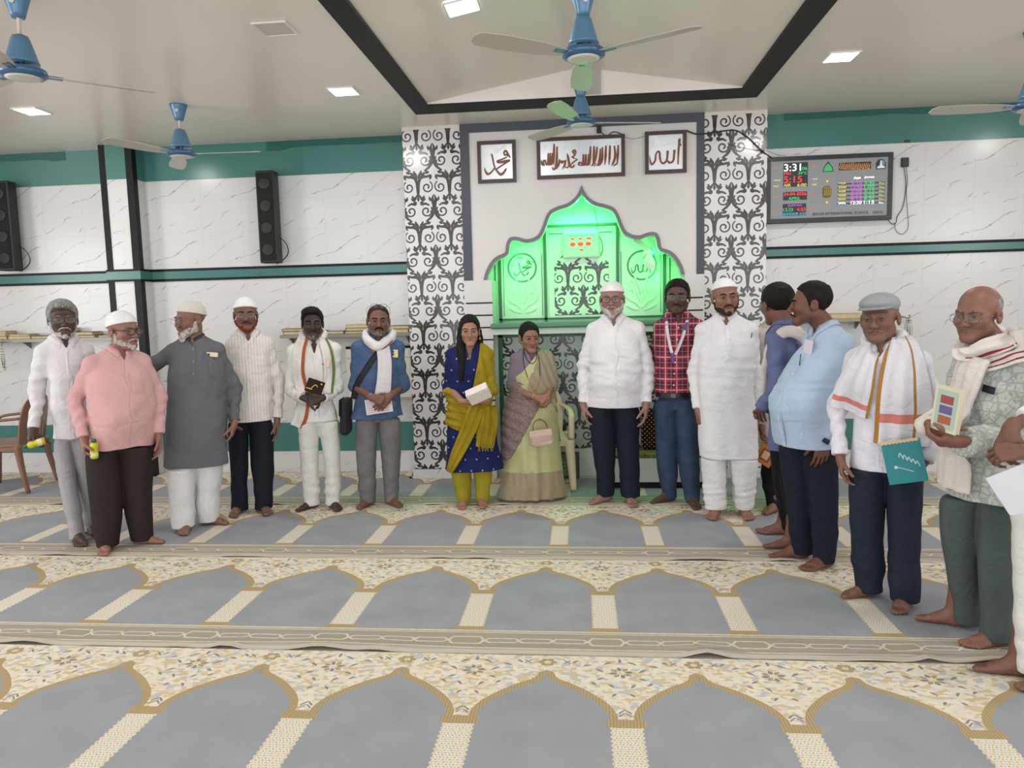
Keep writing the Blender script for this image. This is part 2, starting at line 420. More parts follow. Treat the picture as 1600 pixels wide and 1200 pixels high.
# ------------------------------------------------------------------ scroll pattern of the tall tile panels
DP, DQ = .281, .437
def spiral(cx, cy, R, r, a0, a1, w0, w1, n=22):
    pts = []; ws = []
    for i in range(n):
        t = i/(n-1); a = math.radians(a0+(a1-a0)*t); q = R+(r-R)*t**.85
        pts.append((cx+q*math.cos(a), cy+q*math.sin(a))); ws.append(1.85*(w0+(w1-w0)*t))
    ws[-1] = w1*2.0; ws[-2] = w1*1.9
    return stroke(pts, ws, 2)
def damask_half():
    L = []
    def s(p, w): L.append(stroke(p, [q*1.75 for q in w], 4))
    s([(.003, .215), (.006, .16), (.008, .10), (.02, .055), (.05, .036), (.085, .036), (.108, .028)], [.004, .010, .013, .016, .016, .012, .014])
    s([(.106, .024), (.116, .042), (.104, .064)], [.018, .014, .003])
    s([(.006, .062), (.012, .03), (.028, .004), (.034, -.02)], [.004, .013, .014, .002])
    s([(.03, .045), (.05, .014), (.064, -.004)], [.006, .014, .003])
    s([(.062, .008), (.085, .0), (.105, -.006)], [.004, .016, .003])
    L.append(spiral(.081, .127, .055, .011, -62, 420, .006, .008))
    s([(0, .205), (0, .228), (0, .252)], [.002, .014, .002])
    s([(.004, .185), (.02, .212), (.042, .236), (.066, .222)], [.004, .011, .016, .003])
    s([(.036, .228), (.05, .21), (.05, .196)], [.006, .012, .002])
    s([(.138, .19), (.126, .232), (.135, .28), (.136, .33), (.118, .378), (.088, .405), (.066, .428)], [.003, .014, .016, .016, .013, .010, .015])
    s([(.124, .25), (.104, .232), (.098, .206)], [.004, .014, .002])
    s([(.134, .33), (.112, .338), (.104, .35)], [.006, .010, .003])
    s([(.026, .248), (.038, .268), (.068, .270), (.098, .286)], [.018, .014, .011, .007])
    s([(.02, .262), (.03, .276), (.044, .282)], [.012, .010, .003])
    L.append(spiral(.068, .334, .056, .011, -38, 440, .007, .008))
    s([(.1, .372), (.106, .39), (.1, .41)], [.005, .012, .003])
    return L
_DH = damask_half()
def damask_panel(name, w, h, u0, v0, T, mats, scale=1., depth=.001, relief=None, outline=None):
    """mosaic w x h; u0 = x of a scroll stem, v0 = height of a pattern top"""
    sh = [([rect(0, 0, w, h)], 0)]
    k0 = int((0-u0)/(DP*scale))-2; k1 = int((w-u0)/(DP*scale))+2
    V = []; F = []; M = []
    q = DQ*scale; j = -1; z = v0
    while z > 0: z -= q
    rows = []
    while z < h: rows.append(z); z += q
    for z in rows:
        y0, y1 = max(0, z), min(h, z+q)
        if y1-y0 < .002: continue
        sh = [([rect(0, y0, w, y1)], 0)]
        for zz in (z-q, z, z+q):
            for k in range(k0, k1+1):
                cx = u0+k*DP*scale
                if cx < -DP*scale or cx > w+DP*scale: continue
                for sg in (1, -1):
                    for p in _DH:
                        c = np.c_[cx+sg*p[:, 0]*scale, zz+q-p[:, 1]*scale]
                        if c[:, 0].max() <= 0.001 or c[:, 0].min() >= w-.001 or c[:, 1].max() <= y0+.001 or c[:, 1].min() >= y1-.001: continue
                        sh.append(([np.c_[np.clip(c[:, 0], 0, w), np.clip(c[:, 1], y0, y1)]], 1))
        v, f, mi = inlay(sh); b = len(V); V += v.tolist(); F += (f+b).tolist(); M += mi.tolist()
    V = np.array(V); F = np.array(F); T = np.array(T)
    if outline is not None:
        c = V[F].mean(1); keep = outline(c); F = F[keep]; M = list(np.array(M)[keep])
    P = np.c_[V, np.full(len(V), depth)]@T[:3, :3].T+T[:3, 3]
    return mesh_obj(name, P, F, mats, None, M)
M_DW = mat('scroll_tile_white', 'd9d5d3', .2, var=.03); M_DB = mat('scroll_tile_black', '2e2a2a', .2, alt='4a4443', vscale=14)
M_SIDE = mat('tile_edge', 'dcd4ca', .4)
for nm, x0, x1, u0 in (('pillar_left', -1.545, -1.033, .125), ('pillar_right', 1.053, 1.571, .085)):
    b = MB(); b.box((x0, YM, 0), (x1, YL, CEIL)); struct(b.build(nm, M_SIDE))
    d = damask_panel('trim_%d' % (18 if x0 < 0 else 19), x1-x0, 3.02, u0, .03, wallT(x0, YM, .085), (M_DW, M_DB)); struct(d)

# ------------------------------------------------------------------ the prayer niche
ARCH = [(-.875, 1.786), (-.85, 1.865), (-.80, 1.948), (-.745, 1.992), (-.69, 2.012), (-.674, 2.032), (-.664, 2.094), (-.64, 2.14), (-.60, 2.154), (-.545, 2.146), (-.50, 2.13), (-.445, 2.133), (-.393, 2.155), (-.363, 2.192), (-.337, 2.253), (-.312, 2.317), (-.275, 2.368), (-.205, 2.40), (-.125, 2.422), (-.062, 2.465), (-.024, 2.517), (0, 2.572)]
AX = .015
def arch_poly(dx=0.):
    h = np.array(smooth_pts(ARCH, 3)); L = h.copy()
    if dx:
        t = np.gradient(h, axis=0); t /= np.linalg.norm(t, axis=1)[:, None]; nn = np.stack([t[:, 1], -t[:, 0]], 1)
        L = h+nn*dx; L[-1] = (0, h[-1, 1]-dx*2.2); L[:, 0] = np.minimum(L[:, 0], 0); L[0, 1] = h[0, 1]
    R_ = L[::-1][1:].copy(); R_[:, 0] *= -1
    P = np.vstack([L, R_]); P[:, 0] += AX
    return P
AO, AI = arch_poly(), arch_poly(.03)
def down(P, z): return np.vstack([P, [(P[-1, 0], z), (P[0, 0], z)]])
JL, JR = -.785, .885
fr_out = rect(-1.033, 1.775, 1.053, CEIL); fr_in = rect(-.955, 1.775, .99, 3.055)
v, f, mi = inlay([([fr_out], 0), ([down(AI, 1.7)], -1)]); V, F = solid(v, f, -.10, wallT(0, YM, 0)); struct(mesh_obj('wall_niche', V, F, M_WHITE))
v, f, mi = inlay([([fr_out], 0), ([fr_in], -1)]); V, F = solid(v, f, .012, wallT(0, YM, 0)); struct(mesh_obj('trim_20', V, F, M_SLATE))
v, f, mi = inlay([([AO], 0), ([AI], -1)]); V, F = solid(v, f, .014, wallT(0, YM, 0)); struct(mesh_obj('trim_21', V, F, mat('grey_arch_paint', '6c6a6e', .4)))
# jambs of white courses with black joints
b = MB()
for x0, x1 in ((-1.033, JL), (JR, 1.053)): b.box((x0, YM-.03, 0), (x1, YL, 1.782))
struct(b.build('wall_jamb', M_WHITE))
b = MB()
for x0, x1 in ((-1.02, JL+.003), (JR-.003, 1.04)):
    z = 1.584
    while z > .1: b.box((x0, YM-.0335, z-.006), (x1, YM-.029, z+.006)); z -= .1085
struct(b.build('trim_22', M_BLACK))
# recess
M_NICHE = mat('niche_white', 'cfdccf', .3); M_NTRIM = mat('niche_trim', '215c42', .35)
NB = 6.85
b = MB()
b.box((-1.0, NB, 1.34), (1.02, NB+.06, 2.75)); b.box((-.90, YM+.1, 1.34), (-.86, NB, 2.75)); b.box((.90, YM+.1, 1.34), (.94, NB, 2.75)); b.box((-.9, YM+.1, 2.7), (.94, NB, 2.75))
struct(b.build('wall_recess', M_NICHE))
b = MB()
for x in (-.752, -.33, .333, .755): b.box((x-.013, NB-.02, 1.40), (x+.013, NB, 2.26 if abs(x) < .5 else 2.05))
b.box((-.80, NB-.012, 1.40), (-.792, NB, 1.95)); b.box((.80, NB-.012, 1.40), (.808, NB, 1.95))
b.box((-.765, NB-.02, 1.418), (.768, NB, 1.436)); b.box((-.36, NB-.02, 2.262), (.363, NB, 2.282)); b.box((-.29, NB-.008, 2.2), (.29, NB, 2.206))
for x0, x1 in ((-.72, -.36), (.363, .722)):
    for xa, xb in ((x0, x0+.004), (x1-.004, x1)): b.box((xa, NB-.006, 1.46), (xb, NB, 2.02))
struct(b.build('trim_23', M_NTRIM))
def pointed(c):
    x, y = np.abs(c[:, 0]-.25), c[:, 1]; return (x < .25-np.maximum(0, y-.47)*1.05)
struct(damask_panel('trim_24', .50, .66, .125, .03, wallT(-.247, NB-.001, 1.455), (M_NICHE, M_DB), 1., .001, outline=pointed))
# raised leaf ornament on the two side panels
def ornament(name, cx):
    L = []
    for s in (1, -1):
        def st(p, w): L.append(stroke([(s*a, q) for a, q in p], w, 4))
        st([(.01, .0), (.05, .05), (.11, .08), (.13, .13), (.10, .17), (.065, .15), (.075, .11)], [.01, .014, .014, .012, .011, .01, .012])
        st([(.0, .05), (.03, .12), (.04, .2), (.09, .25), (.12, .22), (.1, .19)], [.008, .014, .014, .012, .01, .01])
        st([(.0, .12), (.03, .22), (.06, .29), (.03, .32), (.012, .28)], [.006, .012, .012, .01, .008])
        st([(.02, -.02), (.08, -.005), (.13, .02)], [.008, .014, .004])
    T = wallT(cx, NB-.001, 1.51); v, f, mi = inlay([([c], 0) for c in L]); V, F = solid(v, f, .010, T); struct(mesh_obj(name, V, F, M_NICHE))
ornament('trim_25', -.54); ornament('trim_26', .545)
# ledge and the panel under it
b = MB(); b.box((JL-.02, YM-.06, 1.352), (JR+.02, NB, 1.40), bev=.014); struct(b.build('ledge', mat('ledge_paint', '5f8a78', .3)))
b = MB(); b.box((JL, YM-.035, 1.30), (JR, YM+.12, 1.352)); struct(b.build('trim_27', M_NICHE))
LB = 6.60
b = MB(); b.box((JL, LB, 0), (JR, LB+.1, 1.352)); struct(b.build('wall_dado', M_NICHE))
b = MB(); b.box((JL+.03, LB-.012, .25), (JL+.068, LB, 1.30)); b.box((JR-.068, LB-.012, .25), (JR-.03, LB, 1.30)); b.box((JL+.03, LB-.012, 1.27), (JR-.03, LB, 1.30)); struct(b.build('trim_28', M_NTRIM))
struct(damask_panel('trim_29', JR-JL-.136, 1.02, .12, .02, wallT(JL+.068, LB-.001, .25), (mat('dado_tile', 'a9b7b0', .25), M_DB)))
# skirting of marble
b = MB(); b.box((XL, YL-.012, 0), (-1.03, YL+.01, .10)); b.box((-1.56, YM-.012, 0), (-1.02, YM, .085)); b.box((1.045, YM-.012, 0), (1.585, YM, .085)); b.box((1.57, YR-.012, 0), (XR, YR, .10))
struct(b.build('baseboard_back', M_MARBLE))

# ------------------------------------------------------------------ prayer carpets
M_CG = None
def carpet_mats():
    out = []
    def weave(g): 
        x, y, z = g.xyz(); w = g.math('SINE', g.math('MULTIPLY', y, 900.)); g.bump(w, .25, .002)
    g = G('carpet_floral', .9, .2)
    vo = g.n('ShaderNodeTexVoronoi', {'Vector': g.mapv((42, 60, 1)), 'Scale': 1., 'Randomness': 1.})
    r = g.n('ShaderNodeSeparateColor', {0: vo.outputs['Color']}).outputs
    c = g.mix(g.ramp(r[0], .62, .66), 'dcd1c0', 'd0ba92'); c = g.mix(g.ramp(r[1], .80, .83), c, 'b9bcc0'); c = g.mix(g.ramp(r[2], .72, .76), c, 'e2d8c8'); g.color(c); weave(g); out.append(g.m)
    g = G('carpet_grey', .85, .25); g.color(g.mix(g.ramp(g.noise(5., 5.), .3, .7), '9b9ea4', '91949a')); weave(g); out.append(g.m)
    g = G('carpet_gold', .9, .2); x, y, z = g.xyz(); g.color(g.mix(g.ramp(g.math('SINE', g.math('MULTIPLY', x, 520.)), -.2, .6), 'a5906a', 'b5a17c')); weave(g); out.append(g.m)
    g = G('carpet_strip', .9, .2); x, y, z = g.xyz()
    k = g.math('MULTIPLY', g.math('SINE', g.math('ADD', g.math('MULTIPLY', x, 250.), g.math('MULTIPLY', g.math('SINE', g.math('MULTIPLY', y, 105.)), 1.6))), g.math('SINE', g.math('MULTIPLY', y, 240.)))
    c = g.mix(g.ramp(k, .25, .55), 'e0d9ce', 'cdb382'); c = g.mix(g.ramp(g.math('MULTIPLY', k, -1.), .55, .75), c, 'b3b9c2'); g.color(c); weave(g); out.append(g.m)
    g = G('carpet_taupe', .9, .2); x, y, z = g.xyz(); g.color(g.mix(g.ramp(g.math('SINE', g.math('MULTIPLY', y, 330.)), -.3, .5), 'a59d93', '9b9793')); weave(g); out.append(g.m)
    g = G('carpet_cream', .9, .2); g.color(g.mix(g.ramp(g.noise(60., 2.), .4, .6), 'dbcfb7', 'd0c2a5')); weave(g); out.append(g.m)
    g = G('carpet_mark', .9, .2); g.color('85868a'); weave(g); out.append(g.m)
    g = G('carpet_edge', .9, .2); g.color('c4bbab'); weave(g); out.append(g.m)
    return out
CM = carpet_mats()
CP, CL = .62, 1.226
def carpet_cell():
    p = CP/2; sh = [([rect(-p, 0, p, CL)], 0), ([rect(-p, 0, p, .235)], 4), ([rect(-p, 0, p, .035)], 7)]
    W = p-.055
    prof = [(W, 0), (W-.008, .03), (W-.02, .062), (W-.042, .10), (W-.075, .14), (W-.118, .185), (W-.165, .225), (W-.21, .255), (W-.24, .285), (0, .34)]
    hs = np.array(smooth_pts(prof, 3)); hs[:, 1] += .735
    def niche(g, z0): 
        L = hs.copy(); L[:, 0] = np.maximum(L[:, 0]-g, 0) if g > 0 else L[:, 0]-g*1.0
        L[:, 1] -= g*.8; L[-1, 0] = 0
        return np.vstack([L, (L[::-1]*(-1, 1))[1:], [(-L[0, 0], z0), (L[0, 0], z0)]])
    sh.append(([np.clip(niche(-.026, .735), (-p, 0), (p, CL))], 2))
    sh.append(([rect(-p, .27, -p+.055, .68)], 3)); sh.append(([rect(p-.055, .27, p, .68)], 3))
    sh.append(([niche(0, .235)], 1))
    for s in (-1, 1):
        for z0, z1, w in ((.68, .735, .072), (.235, .275, .075)):
            sh.append(([rect(min(s*p, s*(p-w)), z0, max(s*p, s*(p-w)), z1)], 2))
        n = 16
        for i in range(n):
            z = .285+(.39*i/(n-1)); sh.append(([circle(s*(p-.055), z, .007, 6, .009)], 5))
        # flower in the spandrel
        for k in range(8):
            a = 2*PI*k/8+.2; cx, cz = s*p, 1.085
            q = stroke([(cx+.016*math.cos(a), cz+.016*math.sin(a)), (cx+.034*math.cos(a), cz+.030*math.sin(a)), (cx+.052*math.cos(a), cz+.045*math.sin(a))], [.006, .02, .003], 3)
            sh.append(([np.clip(q, (-p, 0), (p, CL))], 2 if k % 2 else 6))
        sh.append(([np.clip(circle(s*p, 1.085, .013, 10), (-p, 0), (p, CL))], 5))
        for a, z, r, l, m_ in ((.05, 1.165, .6, .05, 6), (-.0, 1.19, 1.4, .04, 6), (.09, 1.10, -.7, .045, 6), (.085, 1.03, .5, .035, 6), (.045, .975, 2.2, .035, 6), (.14, 1.14, .3, .04, 6), (.035, .905, .9, .03, 6), (.15, 1.185, -.8, .03, 5), (.19, 1.17, .8, .035, 6), (.025, .845, 2.0, .022, 5), (.115, .99, 2.4, .03, 6)):
            x = s*(p-a); dx, dz = math.cos(r)*l/2*s, math.sin(r)*l/2
            q = stroke([(x-dx, z-dz), (x, z+.004), (x+dx, z+dz)], [.003, .013, .003], 3); sh.append(([np.clip(q, (-p, 0), (p, CL))], m_))
        sh.append(([stroke([(s*(p-.024), .775), (s*p, .80)], .009, 2)], 6)); sh.append(([stroke([(s*(p-.024), .755), (s*p, .78)], .007, 2)], 6))
        for zz in (-1, 1):
            q = stroke([(s*.085-.014, 1.17-.014*zz), (s*.085+.014, 1.17+.014*zz)], .007, 2); sh.append(([q], 6))
    for k in range(6):
        a = 2*PI*k/6; sh.append(([circle(.027*math.cos(a), 1.165+.022*math.sin(a), .015, 10, .012)], 2))
    sh.append(([circle(0, 1.165, .014, 10)], 5))
    # chain border
    sh.append(([rect(-p, .045, p, .055)], 5)); sh.append(([rect(-p, .205, p, .213)], 5)); sh.append(([rect(-p, .222, p, .235)], 5)); sh.append(([rect(-p, .175, p, .181)], 2)); sh.append(([rect(-p, .07, p, .076)], 2))
    def link(cx, w, h, t, m_, clip=True):
        o = [(cx-w, 0), (cx-w*.72, h), (cx+w*.72, h), (cx+w, 0), (cx+w*.72, -h), (cx-w*.72, -h)]
        i = [(cx-w+t*1.6, 0), (cx-w*.72+t*.6, h-t), (cx+w*.72-t*.6, h-t), (cx+w-t*1.6, 0), (cx+w*.72-t*.6, -h+t), (cx-w*.72+t*.6, -h+t)]
        o = np.array(o)+(0, .128); i = np.array(i)+(0, .128)
        return [([np.clip(o, (-p, 0), (p, CL))], m_), ([np.clip(i, (-p, 0), (p, CL))], 4)]
    for cx in (-.15, 0, .15): sh.extend(link(cx, .085, .024, .009, 5))
    for cx in (-p, p): sh.extend(link(cx, .088, .040, .010, 5)); sh.extend(link(cx, .060, .022, .005, 2))
    ex = [(x, z) for x in np.linspace(-p, p, 13) for z in (0., .035, .09, .15, .235)]+[(x, CL) for x in np.linspace(-p, p, 9)]
    return inlay(sh, (-p, 0, p, CL), ex)
_cell = carpet_cell()
def carpet(y0, xc, per, x0, x1, seed, lab):
    v, f, mi = _cell; sx = per/CP; k0 = math.floor((x0-xc)/per); k1 = math.ceil((x1-xc)/per); rn = random.Random(seed)
    V = []; F = []; M = []; nv = len(v)
    for k in range(k0, k1+1):
        V.append(np.c_[v[:, 0]*sx+k*per+xc, v[:, 1]]); F.append(f+nv*(k-k0)); M.append(mi)
    V = np.vstack(V); F = np.vstack(F); M = np.concatenate(M)
    c = V[F].mean(1); X_, Y_ = c[:, 0], c[:, 1]+y0
    inwall = ((np.abs(X_-.01) < 1.59) & (Y_ > YM-.045)) | ((X_ > 1.5) & (Y_ > YR-.02)) | (Y_ > YL-.02) | ((X_ > PX0-.02) & (X_ < PX1+.02) & (Y_ > PY-.02))
    F = F[~inwall]; M = M[~inwall]
    yw = V[:, 1]+y0; lim = np.where(np.abs(V[:, 0]-.01) < 1.60, YM-.046, np.where(V[:, 0] > 1.5, YR-.022, YL-.022)); V[:, 1] = np.minimum(yw, lim)-y0
    bumps = [(x0+.35*i+rn.uniform(-.16, .16), rn.uniform(.05, .13), rn.choice((0, .006, .012, .022, .03))*(.45 if seed < 3 else 1)) for i in range(int((x1-x0)/.35))]
    lift = np.zeros(len(V)); w = np.clip(1-V[:, 1]/.22, 0, 1)**1.5
    for bx, bw, bh in bumps: lift += bh*np.exp(-((V[:, 0]-bx)/bw)**2)
    dy = .006*np.sin(V[:, 0]*7+seed)*w
    P = np.c_[V[:, 0], y0+V[:, 1]+dy, .007+lift*w]
    # skirt along the near edge so that the carpet has thickness
    o = mesh_obj('prayer_carpet', P, F, CM, None, M)
    near = np.where(V[:, 1] < 1e-5)[0]; near = near[np.argsort(V[near, 0])]
    me = o.data
    o.location = (0, 0, 0)
    b = MB(); q = P[near]
    b.V = [tuple(p) for p in q]+[tuple(p-np.array([0, -.001, .006])) for p in q]; n = len(q); b.F = [(i, i+n, i+1+n, i+1) for i in range(n-1)]; b.M = [0]*(n-1)
    e = b.build('carpet_hem', CM[7], o)
    return tag(o, lab, 'carpet', 'patterned prayer carpets laid in rows')
carpet(5.555, .137, .612, -7.6, 5.6, 1, 'grey and beige prayer carpet against the prayer wall, farthest of the rows')
carpet(4.320, .137, .612, -7.6, 5.6, 2, 'grey and beige prayer carpet under most of the standing group, second row from the wall')
carpet(3.085, -.232, .642, -6.2, 5.2, 3, 'grey and beige prayer carpet before the group, third row from the wall')
carpet(1.850, -.168, .616, -4.6, 4.6, 4, 'grey and beige prayer carpet nearest the viewer, with the largest arches')
carpet(.615, -.168, .616, -4.6, 4.6, 5, 'grey and beige prayer carpet below the lower edge of the photo')
# ------------------------------------------------------------------ lamps in the ceiling
M_LED = glow('led_diffuser', 'ffffff', 12.0); M_LEDF = mat('led_frame', 'e6e3de', .4)
def ceiling_light(x, y, z, lab, on=True, tilt=0., s=.2, grp='square lamps in the ceiling'):
    t = empty('ceiling_light', (x, y, z), 0, lab, 'ceiling light', grp); t.rotation_euler = (0, tilt, 0); h = s/2
    b = MB()
    for x0, y0, x1, y1 in ((-h, -h, h, -h+.012), (-h, h-.012, h, h), (-h, -h+.012, -h+.012, h-.012), (h-.012, -h+.012, h, h-.012)): b.box((x0, y0, -.008), (x1, y1, .0))
    b.build('frame', M_LEDF, t)
    b = MB(); b.box((-h+.012, -h+.012, -.005), (h-.012, h-.012, 0)); b.build('diffuser', M_LED if on else mat('unlit_diffuser', 'c9c4ba', .4), t)
    return t
LTILT = math.atan2(RZ-CEIL, RX-IX0)
def led(px, py, lab, on=True, z=CEIL, tilt=0., power=11):
    p = floor_at(px, py, z); ceiling_light(p[0], p[1], z-.001, lab, on, tilt)
    if on: area('lamp_light', (p[0], p[1], z-.02), (0, 0, 0), .18, .18, power, (1, .99, .97))
led(50, 173, 'lit square ceiling lamp at far left, beside the left-hand blue fan')
led(537, 142, 'lit square ceiling lamp between the middle fan and the dark beam')
led(430, 44, 'unlit square ceiling lamp, flush and dull, left of the dark beam', False)
led(1314, 88, 'lit square ceiling lamp right of the tray, above the digital board')
p = floor_at(722, 6, 3.24); zt = CEIL+(p[0]-IX0)/(RX-IX0)*(RZ-CEIL)
ceiling_light(p[0], p[1], zt+.001, 'lit square lamp on the left slope inside the ceiling tray', True, -LTILT); area('lamp_light', (p[0], p[1], zt-.03), (0, 0, 0), .18, .18, 11, (1, .99, .97))
for x, y in ((-4.1, 2.6), (-1.66, 1.4), (1.7, 2.6), (1.7, .2), (4.2, 5.1), (4.2, 2.4), (-4.1, -.2), (3.8, -.6)):  # unseen lamps, added to spread light evenly through the hall
    ceiling_light(x, y, CEIL-.001, 'lit square ceiling lamp outside the top edge of the photo'); area('lamp_light', (x, y, CEIL-.02), (0, 0, 0), .18, .18, 11, (1, .99, .97))
# flat grey plate on the gable end
p = at(921, 126, IY); b = MB(); b.box((-.085, -.012, -.10), (.085, 0, .10), bev=.003); o = b.build('vent_plate', mat('plate_grey', 'b3afac', .5)); o.location = (p[0], IY-.005, p[2]-.005)
tag(o, 'small grey plate on the white gable end behind the hanging fan', 'vent')

# ------------------------------------------------------------------ ceiling fans
M_FB = mat('fan_blue', '57809f', .3, metal=.15); M_FBD = mat('fan_blue_dark', '3f6388', .25, metal=.2); M_FC = mat('fan_cap', 'cfc9c0', .4); M_BLADE = mat('fan_blade', 'b9b4a8', .35); M_ROD = mat('fan_rod', 'd6c3b4', .4); M_CABLE = mat('black_cable', '181818', .5)
def ceiling_fan(x, y, zm, ztop, lab, ang=0., top_canopy=True, badge=True):
    """zm = underside of the motor, ztop = where the rod meets the ceiling"""
    t = empty('ceiling_fan', (x, y, zm), 0, lab, 'ceiling fan', 'blue ceiling fans')
    b = MB(); b.lathe([(.03, .045), (.075, .052), (.103, .045), (.108, .03), (.106, .018), (.092, .008), (.085, .006)], 28); b.build('motor', M_FBD, t, True)
    b = MB(); b.lathe([(.002, -.001), (.06, 0), (.086, .007)], 28); b.build('motor_cap', M_FC, t, True)
    b = MB(); b.lathe([(.078, .075), (.074, .085), (.058, .14), (.046, .18), (.036, .205), (.02, .212)], 24); b.build('cone', M_FB, t, True)
    b = MB(); b.tube([(-.02, -.018, .05), (-.02, -.02, .082)], .016, 8); b.tube([(.02, -.03, .052), (.035, -.034, .075), (.02, -.02, .09)], .004, 6); b.build('capacitor', M_CABLE, t)
    cz = ztop-zm-.115 if top_canopy else .205
    b = MB(); b.tube([(0, 0, .2), (0, 0, ztop-zm)], .0085, 10); b.build('rod', M_ROD, t, True)
    b = MB(); b.lathe([(.03, cz), (.036, cz+.02), (.052, cz+.075), (.062, cz+.105), (.064, cz+.114), (.05, cz+.114)], 24); c = b.build('canopy', M_FB, t, True)
    if badge:
        b = MB(); b.lathe([(.001, .002), (.011, .0015), (.013, 0)], 14, T=xform((0.012, -.051, cz+.065), (PI/2-.2, 0, .2))); b.build('badge', mat('fan_badge', 'd8d4cc', .4), c)
    for k in range(3):
        a = ang+2*PI*k/3; b = MB()
        pl = [(.10, -.028), (.16, -.045), (.25, -.058), (.45, -.064), (.57, -.056), (.602, -.03), (.605, .02), (.58, .05), (.45, .058), (.25, .05), (.16, .036), (.10, .022)]
        n = len(pl); tw = lambda v: .22*v
        V = [(u, v, .028+tw(v)*.9) for u, v in pl]+[(u, v, .0245+tw(v)*.9) for u, v in pl]
        b.add(V, [tuple(range(n)), tuple(range(2*n-1, n-1, -1))]+[(i, i+n, (i+1) % n+n, (i+1) % n) for i in range(n)], T=xform((0, 0, 0), (0, 0, a)))
        bl = b.build('blade', M_BLADE, t)
        b = MB(); b.box((.085, -.02, .022), (.17, .02, .030), T=xform((0, 0, 0), (0, 0, a))); b.build('blade_bracket', M_FBD, bl)
    return t
def fan_px(px, py, depthY, lab, ang, top, ztop, **k):
    p = at(px, py, depthY); return ceiling_fan(p[0], p[1], p[2]-.006, ztop, lab, ang, top, **k)
fan_px(37, 122, 3.55, 'blue ceiling fan cut by the top left corner, nearest on that side', math.radians(42), True, CEIL)
fan_px(284, 245, 5.5, 'blue ceiling fan in front of the black-edged pilaster, by the left wall', math.radians(4), True, CEIL)
fan_px(912, 92, 3.84, 'large blue ceiling fan at top centre, nearer of the two under the tray', math.radians(92), False, RZ+.02)
fan_px(908, 196, 5.6, 'smaller blue ceiling fan hanging just before the niche, behind the large one', math.radians(12), False, RZ+.02)
fan_px(1612, 172, 4.95, 'blue ceiling fan cut by the right edge of the photo', math.radians(62), True, CEIL)

# ------------------------------------------------------------------ column loudspeakers
def column_speaker(x, y, z0, z1, lab, rz=0.):
    t = empty('wall_speaker', (x, y, z0), rz, lab, 'speaker', 'black column loudspeakers'); h = z1-z0; w = .085
    b = MB(); b.box((-w, -.10, 0), (w, .02, h), bev=.008); b.build('cabinet', mat('speaker_black', '1b1b1f', .45), t)
    b = MB(); b.box((-w+.014, -.106, .018), (w-.014, -.099, h-.018), bev=.003); g = b.build('grille', mat('speaker_grille', '0d0d0f', .8, bump=.5, bscale=400), t)
    for k in range(4): MB().lathe([(.052, 0), (.055, .003), (.048, .006), (.02, .003), (.012, .006), (.001, .007)], 20, T=xform((0, -.106, h*(.14+.24*k)), (PI/2, 0, 0))).build('driver', mat('speaker_cone', '202024', .6), g, True)
    [MB().box((-.03, .02, h*q), (.03, .085, h*(q+.06))).build('bracket', M_BLACK, t) for q in (.3, .7)]
    b = MB(); b.tube(smooth_pts([(w-.005, .0, h*.28), (w+.035, .03, h*.22), (w+.04, .06, h*.13), (w+.0, .07, h*.06), (.0, .075, .0)], 5), .004, 6); b.build('cable', M_CABLE, t)
    return t
column_speaker(-2.876+.012, 6.70, 2.005, 2.835, 'black column loudspeaker on the tiled wall right of the pilaster')
column_speaker(-5.47, 6.70, 2.01, 2.85, 'black column loudspeaker cut by the left edge of the photo')

# ------------------------------------------------------------------ framed calligraphy over the niche
M_FRAME = mat('frame_brown', '4d3228', .4, var=.35, vscale=45, bump=.3, bscale=90); M_INK = mat('calligraphy_brown', '8a4a22', .35, alt='6b3a1e', vscale=20); M_INKD = mat('pencil_grey', 'a9adb0', .5)
def mirror_mat():
    g = G('frame_silver', .25, .5, .35); g.color(g.mix(g.ramp(g.noise(3., 2.), .3, .7), 'dde2e6', 'eef1f2')); return g.m
M_SILVER = mirror_mat()
def picture(x0, x1, z0, z1, lab, strokes, ghost):
    t = empty('calligraphy_frame', (x0, YM, z0), 0, lab, 'picture frame', 'framed calligraphy above the niche arch'); w, h = x1-x0, z1-z0; fw = .03
    v, f, mi = inlay([([rect(0, 0, w, h)], 0), ([rect(fw, fw, w-fw, h-fw)], -1)]); V, F = solid(v, f, .028, FACE); mesh_obj('frame', V, F, M_FRAME, t)
    b = MB(); b.box((fw-.002, -.012, fw-.002), (w-fw+.002, -.001, h-fw+.002)); bd = b.build('silver_board', M_SILVER, t)
    T = wallT(fw, -.012, fw)
    iw, ih = w-2*fw, h-2*fw
    sc = lambda cs: [c*np.array([iw, ih]) for c in cs]
    plate('lettering', sc(strokes), .005, T, M_INK, bd)
    if ghost: plate('pencil_marks', sc(ghost), .001, T, M_INKD, bd)
    return t
def S_(p, w, n=6): return stroke([(a, b) for a, b in p], w, n)
